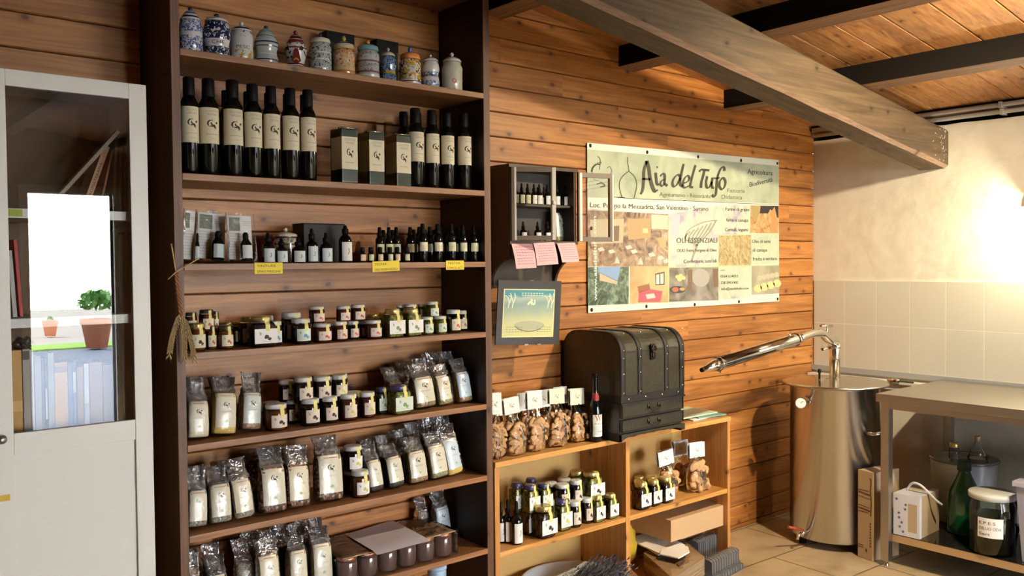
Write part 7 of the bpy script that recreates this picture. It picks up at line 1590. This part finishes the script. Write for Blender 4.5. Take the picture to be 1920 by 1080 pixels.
ka, kb_ = armpt(1539, 611, 0), armpt(1560, 611, 0); MB().tube([ka-SC, kb_-SC], [0.0075, 0.0075], 10).build('wing_handle', chrome, still)
kc = armpt(1542, 655, 0); MB().tube([kc-SC, armpt(1556, 652, 0)-SC], 0.008, 10).build('clamp_screw', chrome, still)
# lid fittings: small black knob on a bracket
m = MB(); m.lathe([(0.006, zlid+0.018), (0.006, zlid+0.055), (0.010, zlid+0.058), (0.010, zlid+0.075), (0.006, zlid+0.078)], c=(-0.105, 0.03, 0), seg=12); m.build('lid_knob', black, still)
MB().box(-0.11, 0.0, 0.02, 0.04, zlid+0.014, zlid+0.024, 0, 0.003).build('lid_bracket', chrome, still)
# thermometer, tap, side handle
def onS(px, py, rr=SR):
    d = ray(px, py); a = d.x**2+d.y**2; b = 2*(CAM-SC).dot(Vector((d.x, d.y, 0))); b = 2*((CAM.x-SC.x)*d.x+(CAM.y-SC.y)*d.y); c_ = (CAM.x-SC.x)**2+(CAM.y-SC.y)**2-rr*rr; D2 = b*b-4*a*c_
    t = (-b-math.sqrt(max(0, D2)))/(2*a); return CAM+d*t
def radial(p, r0, r1, m_, name, rr, seg=24, z=None):
    dirv = Vector((p.x-SC.x, p.y-SC.y, 0)).normalized(); c = SC+Vector((0, 0, p.z)); return MB().tube([c+dirv*r0-SC, c+dirv*r1-SC], rr, seg).build(name, m_, still)
tp = onS(1512, 754)
radial(tp, SR-0.01, SR+0.035, chrome, 'gauge_stem', 0.010); radial(tp, SR, SR+0.006, chrome, 'gauge_flange', 0.028)
dv = (CAM-tp); dv.z = 0; dv.normalize(); gc = tp+Vector((tp.x-SC.x, tp.y-SC.y, 0)).normalized()*0.045
MB().tube([gc-dv*0.006-SC, gc+dv*0.008-SC], 0.031, 28).build('thermometer', chrome, still)
MB().tube([gc+dv*0.0082-SC, gc+dv*0.0090-SC], 0.027, 28).build('dial', whitep, still)
side = Vector((0, 0, 1)).cross(dv); MB().tube([gc+dv*0.0095-SC, gc+dv*0.0095+side*0.012+Vector((0, 0, 0.012))-SC], 0.0012, 6).build('needle', black, still)
tp = onS(1514, 996); dirv = Vector((tp.x-SC.x, tp.y-SC.y, 0)).normalized(); c0 = SC+dirv*SR+Vector((0, 0, tp.z))
MB().tube([p-SC for p in (c0-dirv*0.01, c0+dirv*0.03, c0+dirv*0.032, c0+dirv*0.055)], [0.010, 0.010, 0.014, 0.012], 14).build('tap_body', chrome, still)
MB().tube([p-SC for p in (c0+dirv*0.045, c0+dirv*0.075-Vector((0, 0, 0.006)), c0+dirv*0.085-Vector((0, 0, 0.03)))], 0.008, 12).build('tap_spout', chrome, still)
MB().tube([p-SC for p in (c0+dirv*0.04+Vector((0, 0, 0.012)), c0+dirv*0.07+Vector((-0.02, 0.01, 0.03)), c0+dirv*0.11+Vector((-0.03, 0.02, 0.045)))], [0.007, 0.008, 0.007], 10).build('red_tap_lever', mat('red_plastic', (0.35, 0.04, 0.02), 0.4), still)
hp = onS(1626, 812); dirv = Vector((hp.x-SC.x, hp.y-SC.y, 0)).normalized(); hc = SC+dirv*(SR+0.002)+Vector((0, 0, hp.z)); tv = Vector((-dirv.y, dirv.x, 0)); tv = tv if tv.dot(RT) > 0 else -tv
MB().tube([p-SC for p in (hc, hc+dirv*0.035, hc+dirv*0.04+tv*0.05, hc+dirv*0.035+tv*0.13)], 0.010, 12).build('side_handle', chrome, still)

# ------------------------------------------------------------------ steel table along the right wall
TX0 = 4.212; TY1 = 2.20; TZ = 0.876; TX1 = XR-0.014
tb = empty('steel_table', ((TX0+TX1)/2, 1.3, 0), label='long stainless steel work table along the plaster wall', cat='table')
TL = 0.30
prt(MB().box(TX0, TX1, TL, TY1, TZ-0.0415, TZ, 0, 0.0025), 'tabletop', steelm, tb)
prt(MB().box(TX0+0.02, TX1-0.03, TL+0.02, TY1-0.02, TZ-0.075, TZ-0.042), 'apron', steelm, tb)
for x in (TX0+0.012, TX1-0.055):
    for y in (TY1-0.062, TL+0.02):
        l = prt(MB().box(x, x+0.042, y, y+0.042, 0.028, TZ-0.042, 0, 0.003), 'leg', steelm, tb)
        MB().lathe([(0.015, 0.0), (0.017, 0.004), (0.010, 0.012), (0.010, 0.028)], c=(x+0.021, y+0.021, 0), seg=16).build('foot', chrome, l)
SZ = 0.165
prt(MB().box(TX0+0.055, TX1-0.058, TL+0.02, TY1-0.022, SZ-0.004, SZ, 0, 0.0015), 'undershelf', mat('dark_gloss_shelf', (0.10, 0.10, 0.10), 0.08, 0.9), tb)
prt(MB().box(TX0+0.0545, TX0+0.060, TL+0.02, TY1-0.022, SZ-0.040, SZ-0.0045), 'shelf_edge', mat('tan_shelf_edge', (0.50, 0.33, 0.16), 0.5), tb)
prt(MB().box(TX1-0.064, TX1-0.0585, TL+0.02, TY1-0.022, SZ-0.040, SZ-0.0045), 'shelf_edge', MATS['tan_shelf_edge'], tb)
# wall valve behind the still
v0 = onX(1672, 716, XR-0.10); v1 = onX(1715, 716, XR-0.10)
tv_ = empty('wall_valve', (XR-0.076, v0.y, v0.z+0.01), label='chrome wall valve with dark lever behind the still lid', cat='valve')
r0 = Vector(tv_.location)
MB().tube([Vector((0.0, 0, 0)), Vector((-0.035, 0, 0))], 0.012, 12).build('valve_body', chrome, tv_)
MB().tube([Vector((-0.03, 0.02, 0)), Vector((-0.03, -0.05, 0.0))], 0.011, 12).build('outlet', chrome, tv_); MB().box(-0.036, -0.024, -0.13, -0.05, -0.006, 0.004, 0, 0.002).build('lever', mat('dark_lever', (0.08, 0.07, 0.05), 0.5), tv_)

# ------------------------------------------------------------------ things under the table
def wob(n, amp, rnd): return [rnd.uniform(-amp, amp) for _ in range(n)]
# tall printed carton on the floor by the leg
c1, c2 = Vector((4.268, 2.325, 0)), Vector((4.262, 2.232, 0))
bxw = TX0-0.004-c1.x
zt_ = onZ(1607, 879, 0); 
import mathutils
def z_at(px, py, x, y):
    d = ray(px, py); t = math.hypot(x, y)/math.hypot(d.x, d.y); return CAM.z+d.z*t
X0c, Y0c = c1.x, c1.y
hC = z_at(1606, 880, c1.x, c1.y)
v = Vector((c2.x-c1.x, c2.y-c1.y, 0)).normalized(); back = Vector((-v.y, v.x, 0)); back = back if back.dot(FW) > 0 else -back
angc = math.atan2(v.y, v.x)-R(8)
cb = empty('printed_carton', (c1.x, c1.y, 0.001), rz=angc, label='tall brown carton printed with brown lines beside the table leg', cat='box')
wc_, dc_ = (c2-c1).length, 0.20
MB().box(0, wc_, 0, dc_, 0, hC-0.003, 0, 0.002).build('carton_body', mat('light_carton', (0.50, 0.38, 0.24), 0.8, var=0.04, vscale=6), cb)
m = MB(); m.box(0, wc_, 0, dc_*0.5-0.001, hC-0.0028, hC, 0, 0.0008); m.build('flap', MATS['light_carton'], cb); m = MB(); m.box(0, wc_, dc_*0.5+0.001, dc_, hC-0.0028, hC, 0, 0.0008); m.build('flap', MATS['light_carton'], cb)
m = MB(); fr_ = lambda u, v_: (u, -0.0006, v_)
for zz, hh_ in ((0.74, 0.02), (0.70, 0.008), (0.56, 0.02), (0.60, 0.008)):
    m.add([fr_(0.004, hC*zz), fr_(wc_*0.82, hC*zz-0.006), fr_(wc_*0.82, hC*zz-0.006+hC*hh_), fr_(0.004, hC*zz+hC*hh_)], [(0, 1, 2, 3)])
lines(m, wc_*0.4, hC*0.77, wc_*0.7, 0.006, fr_, 0, 1, seed=3); lines(m, wc_*0.4, hC*0.525, wc_*0.7, 0.006, fr_, 0, 1, seed=4); lines(m, wc_*0.22, hC*0.14, wc_*0.36, 0.006, fr_, 0, 2, 0.012, seed=5)
m.add([fr_(wc_*0.5, hC*0.10), fr_(wc_*0.58, hC*0.07), fr_(wc_*0.66, hC*0.10), fr_(wc_*0.58, hC*0.13)], [(0, 1, 2, 3)])
for j in range(9): m.add([fr_(wc_*0.80, hC*(0.15+j*0.032)), fr_(wc_*0.90, hC*(0.15+j*0.032)), fr_(wc_*0.90, hC*(0.17+j*0.032)), fr_(wc_*0.80, hC*(0.17+j*0.032))], [(0, 1, 2, 3)])
m.ribbon([(wc_*0.80, hC*0.93), (wc_*0.88, hC*0.9), (wc_*0.84, hC*0.78), (wc_*0.9, hC*0.66), (wc_*0.86, hC*0.5)], 0.008, fr_, 0)
m.build('carton_print', mat('brown_print', (0.14, 0.08, 0.035), 0.8), cb)
# taped box with printed stars on the shelf
b0 = onZ(1724, 1012, SZ); b1 = onZ(1672, 1000, SZ); b2_ = onZ(1763, 990, SZ)
hb_ = z_at(1729, 934, b0.x, b0.y)-SZ
vl = (b1-b0); vl.z = 0; vl.normalize(); vr = Vector((-vl.y, vl.x, 0)); vr = vr if vr.dot(b2_-b0) > 0 else -vr
LL, LRr = 0.130, 0.225
bx_ = empty('taped_box', (b0.x, b0.y, SZ+0.001), label='small brown box wrapped in white printed tape on the undershelf', cat='box')
def tq(a, b3, z): return vl*a+vr*b3+Vector((0, 0, z))
def tbox(m, a0_, a1_, b0_, b1_, z0_, z1_, mi=0):
    m.add([tq(a, b3, z) for a in (a0_, a1_) for b3 in (b0_, b1_) for z in (z0_, z1_)], [(0, 1, 3, 2), (4, 6, 7, 5), (0, 4, 5, 1), (2, 3, 7, 6), (0, 2, 6, 4), (1, 5, 7, 3)], mi)
m = MB(); tbox(m, 0, LL, 0, LRr, 0, hb_); m.build('carton_body', MATS['light_carton'], bx_)
tape = mat('white_printed_tape', (0.68, 0.70, 0.78), 0.35, coat=0.3); m = MB(); e = 0.0008
tbox(m, LL*0.45, LL, -e, 0, 0, hb_); tbox(m, 0, LL*0.45, -e, 0, 0, hb_*0.12); tbox(m, 0, LL*0.45, -e, 0, hb_*0.80, hb_); tbox(m, -0.0, LL*0.10, -e*1.1, 0, 0.0, hb_)
tbox(m, -e, 0, 0, LRr*0.10, 0, hb_); tbox(m, 0, LL, 0, LRr*0.55, hb_, hb_+e); tbox(m, 0, LL*0.25, 0, LRr, hb_, hb_+e*1.2)
m.build('tape', tape, bx_)
m = MB()
rnd = random.Random(3)
for i in range(8):
    a, z = rnd.uniform(LL*0.52, LL*0.95), hb_*(0.1+0.11*i); s_ = 0.010; pts = []
    for k in range(10):
        rr_ = s_ if k % 2 == 0 else s_*0.42; pts.append(tq(a+rr_*math.sin(k*math.pi/5), -e*1.8, z+rr_*math.cos(k*math.pi/5)))
    m.add(pts, [tuple(range(10))])
m.build('star_print', mat('navy_star_print', (0.10, 0.11, 0.20), 0.7), bx_)
hdl = [tq(LL*0.8, LRr*0.4, hb_+0.002), tq(LL*0.55, LRr*0.35, hb_+0.045), tq(LL*0.2, LRr*0.35, hb_+0.04), tq(-0.03, LRr*0.45, hb_-0.02), tq(-0.05, LRr*0.6, hb_-0.05)]
MB().tube(crom(hdl, 6), 0.006, 8).build('tape_handle', tape, bx_)
# helpers for round vessels on the undershelf
def vessel(name, px, pbase, label, cat, parts, yx=None, group=None):
    P = onZ(px, pbase, SZ); t = empty(name, (P.x, P.y, SZ+0.001), label=label, cat=cat, group=group); return t, depth(P)/FPX
def vz(t, px, py): return z_at(px, py, t.location.x, t.location.y)-t.location.z
# big white bucket at the back
t = empty('white_bucket', (4.785, 2.01, SZ+0.001), label='big translucent white bucket with a dark rimmed lid at the back of the undershelf', cat='bucket')
zt_ = vz(t, 1768, 853); k = depth(t.location)/FPX; rbk = 58*k
MB().lathe([(rbk*0.86, 0), (rbk*0.88, 0.004), (rbk*0.98, zt_-0.03), (rbk*0.98, zt_-0.012)], seg=40).build('bucket_body', mat('milky_plastic', (0.78, 0.84, 0.80), 0.4, coat=0.3), t)
MB().lathe([(rbk*0.99, zt_-0.016), (rbk*1.03, zt_-0.012), (rbk*1.03, zt_-0.004), (rbk*0.98, zt_-0.001), (rbk*0.9, zt_-0.004), (0.02, zt_-0.004)], seg=40).build('lid', mat('dark_clear_lid', (0.20, 0.24, 0.25), 0.12, coat=0.6), t)
cork = mat('cork', (0.42, 0.27, 0.15), 0.85, var=0.2, vscale=120); clearg = film('clear_glassware', (0.93, 0.96, 0.96), gloss=0.2, rough=0.02, bstr=0)
tl_ = Vector(t.location)+Vector((0, 0, zt_))
t2 = empty('corked_vial', (tl_.x-rbk*0.45, tl_.y+0.02, tl_.z+0.0), label='small glass jar with a gold cap standing on the white bucket', cat='jar')
MB().lathe([(0.024, 0), (0.025, 0.004), (0.025, 0.055), (0.018, 0.062)], seg=20).build('glass_body', clearg, t2); MB().lathe([(0.021, 0.058), (0.022, 0.060), (0.022, 0.080), (0.019, 0.082)], seg=20).build('cap', LIDS['gold'], t2)
t2 = empty('conical_flask', (tl_.x+rbk*0.12, tl_.y-0.06, tl_.z+0.0), label='conical glass flask with a cork standing on the white bucket', cat='flask')
MB().lathe([(0.048, 0), (0.049, 0.004), (0.014, 0.075), (0.013, 0.10)], seg=28, cap1=False).build('glass_body', clearg, t2); MB().lathe([(0.012, 0.090), (0.015, 0.112), (0.0145, 0.116)], seg=16).build('cork', cork, t2)
# green demijohn
P = onZ(1813, 1004, SZ); t = empty('green_demijohn', (P.x+0.035, P.y+0.030, SZ+0.001), label='green glass demijohn with a dark screw cap', cat='bottle'); k = depth(t.location)/FPX
zt_ = vz(t, 1820, 864); rg_ = 29*k
MB().lathe([(rg_*0.9, 0), (rg_, 0.008), (rg_, zt_*0.50), (rg_*0.9, zt_*0.60), (rg_*0.45, zt_*0.80), (rg_*0.34, zt_*0.86), (rg_*0.34, zt_*0.93)], seg=36).build('glass_body', mat('bottle_green_glass', (0.006, 0.10, 0.035), 0.06, coat=0.8), t)
MB().lathe([(rg_*0.40, zt_*0.86), (rg_*0.42, zt_*0.87), (rg_*0.42, zt_*0.99), (rg_*0.36, zt_)], seg=24).build('screw_cap', mat('dark_green_cap', (0.012, 0.045, 0.03), 0.5), t)
MB().box(-0.004, 0.004, -rg_-0.003, -rg_+0.001, zt_*0.22, zt_*0.50).build('level_strip', whitep, t)
# big jar with a white lid and a handwritten label
P = onZ(1863, 1047, SZ); t = empty('pickling_jar', (P.x+0.095, P.y+0.045, SZ+0.001), label='large glass jar with white lid and handwritten white label, dark contents', cat='jar'); k = depth(t.location)/FPX
zt_ = vz(t, 1862, 922); rj_ = 38.5*k
MB().lathe([(rj_*0.86, 0.003), (rj_*0.95, 0.012), (rj_*0.96, zt_*0.62), (rj_*0.95, zt_*0.63)], seg=40).build('dark_contents', mat('dark_liquid', (0.012, 0.010, 0.008), 0.08, coat=0.6), t)
MB().lathe([(rj_*0.88, 0), (rj_*0.99, 0.010), (rj_, zt_*0.80), (rj_*0.93, zt_*0.86), (rj_*0.93, zt_*0.92)], seg=40, cap1=False).build('glass_body', film('old_jar_glass', (0.82, 0.86, 0.70), gloss=0.25, rough=0.03, bstr=0), t)
MB().lathe([(rj_*0.97, zt_*0.90), (rj_*1.04, zt_*0.91), (rj_*1.05, zt_*0.985), (rj_*1.02, zt_), (0.02, zt_+0.001)], seg=40).build('lid', mat('grey_white_lid_plastic', (0.58, 0.60, 0.58), 0.4), t)
lbl_ = MB(); a_n = math.atan2(CAM.x-t.location.x, -(CAM.y-t.location.y)); rr_ = rj_+0.001; off = -0.010
def lf(e): return lambda u, v_: (((rr_+e)*math.sin(u/rr_+a_n*-1.0*-1.0)), -(rr_+e)*math.cos(u/rr_+a_n), v_)
z0_, z1_b = vz(t, 1850, 998), vz(t, 1850, 962); hw_l = 22*k
patch(lbl_, -hw_l-0.008, hw_l-0.008, z0_, z1_b, lf(0), 0, 12); hh2 = z1_b-z0_
for i, s in enumerate(('E.P.E.S', 'DELUO ODA', 'Sert')): lbl_.text(s, -hw_l*0.85-0.008, z1_b-hh2*(0.32+0.28*i), hw_l*2*(0.62, 0.85, 0.42)[i], hh2*0.15, lf(0.0005), 1)
lbl_.build('paper_label', [whitep, ink], t)
# corked flask, white bowl behind, lilac storage box
t = empty('round_flask', (4.80, 1.66, SZ+0.001), label='clear glass flask with a dark cork behind the green bottle', cat='flask'); zt_ = vz(t, 1860, 856)
MB().lathe([(0.10, 0), (0.11, 0.02), (0.11, zt_*0.45), (0.06, zt_*0.72), (0.022, zt_*0.84), (0.020, zt_*0.9)], seg=32, cap1=False).build('glass_body', clearg, t); MB().lathe([(0.019, zt_*0.84), (0.022, zt_*0.90), (0.024, zt_*0.99), (0.02, zt_)], seg=18).build('cork', mat('dark_cork', (0.10, 0.08, 0.04), 0.8), t)
t = empty('white_funnel_bowl', (4.78, 1.40, SZ+0.001), label='dull white deep bowl at the back of the undershelf, right side', cat='bowl'); zt_ = vz(t, 1892, 843)
MB().lathe([(0.06, 0), (0.065, 0.005), (0.085, zt_*0.5), (0.125, zt_*0.97), (0.13, zt_), (0.126, zt_-0.001), (0.08, zt_*0.5), (0.055, 0.01)], seg=36).build('bowl_body', mat('dull_white_plastic', (0.48, 0.47, 0.42), 0.5), t)
P = onZ(1903, 1062, SZ); t = empty('storage_box', (4.285, 1.572, SZ+0.001), label='lilac-clear plastic storage box with clip lid at the right edge', cat='box')
zt_ = vz(t, 1892, 898); lil = mat('lilac_plastic', (0.50, 0.50, 0.64), 0.3, coat=0.4); w0 = 0.20
def tr_box(m, x0, x1, y0, y1, z0, z1, f):
    m.add([(x0+f, y0+f, z0), (x1-f, y0+f, z0), (x1-f, y1-f, z0), (x0+f, y1-f, z0), (x0, y0, z1), (x1, y0, z1), (x1, y1, z1), (x0, y1, z1)], [(3, 2, 1, 0), (4, 5, 6, 7), (0, 1, 5, 4), (1, 2, 6, 5), (2, 3, 7, 6), (3, 0, 4, 7)])
m = MB(); tr_box(m, 0.0, 0.36, -0.26, 0.0, 0, zt_-0.03, 0.022); m.build('box_body', film('lilac_clear_plastic', (0.72, 0.72, 0.86), gloss=0.25, rough=0.1, bscale=8, bstr=0.2, milky=0.35), t)
m = MB(); m.box(-0.012, 0.372, -0.272, 0.012, zt_-0.03, zt_-0.006, 0, 0.004); m.box(0.02, 0.34, -0.24, -0.02, zt_-0.006, zt_, 0, 0.003); m.build('clip_lid', lil, t)
rnd = random.Random(7)
for i, (cx, cz2, colr) in enumerate(((0.10, 0.06, (0.45, 0.50, 0.30)), (0.2, 0.10, (0.60, 0.30, 0.20)), (0.12, 0.17, (0.55, 0.28, 0.22)), (0.24, 0.18, (0.30, 0.45, 0.65)))):
    m = MB(); m.blob((cx, -0.10, cz2), 0.055, 0.05, 0.035, rnd=rnd, amp=0.1); m.build('stored_item', mat('stored_item_%d' % i, colr, 0.5), t)
zt2 = SZ+0.001+zt_; t3 = empty('small_carton', (t.location.x+0.09, t.location.y-0.02, zt2+0.0005), label='small white and orange carton standing on the lilac storage box', cat='box')
z3 = z_at(1914, 820, t3.location.x, t3.location.y)-zt2
MB().box(0, 0.16, -0.16, 0, 0, z3*0.62, 0, 0.002).build('white_part', mat('white_carton', (0.62, 0.62, 0.66), 0.5), t3); MB().box(-0.001, 0.161, -0.161, 0.001, z3*0.62+0.0003, z3*0.86, 0, 0.002).build('orange_band', mat('orange_carton', (0.58, 0.32, 0.14), 0.6), t3); MB().box(0.01, 0.15, -0.15, -0.01, z3*0.86+0.0005, z3, 0, 0.002).build('lid', mat('grey_carton', (0.28, 0.22, 0.2), 0.6), t3)
# unused prototypes never placed are removed
for k, (o, used) in list(PROTO.items()):
    if not used:
        for c in list(bpy.data.objects):
            if c.parent is o: bpy.data.objects.remove(c)
        bpy.data.objects.remove(o)
bpy.context.view_layer.update()

# things that look alike are told apart by their order from the left
seen_ = {}
for o in bpy.data.objects:
    if o.parent is None and o.get('label') and o.type in ('EMPTY', 'MESH') and o.get('kind') is None: seen_.setdefault(o['label'], []).append(o)
ORD_ = ['first', 'second', 'third', 'fourth', 'fifth', 'sixth', 'seventh', 'eighth', 'ninth', 'tenth', 'eleventh', 'twelfth']
for lb_, os_ in seen_.items():
    if len(os_) > 1:
        def sx_(o): d_ = Vector(o.matrix_world.translation)-CAM; return d_.dot(RT)/d_.dot(FW)
        for i, o in enumerate(sorted(os_, key=sx_)): o['label'] = ORD_[i]+' from the left: '+lb_ if len(lb_.split()) <= 12 else ' '.join(lb_.split()[:12])+', '+ORD_[i]+' from left'
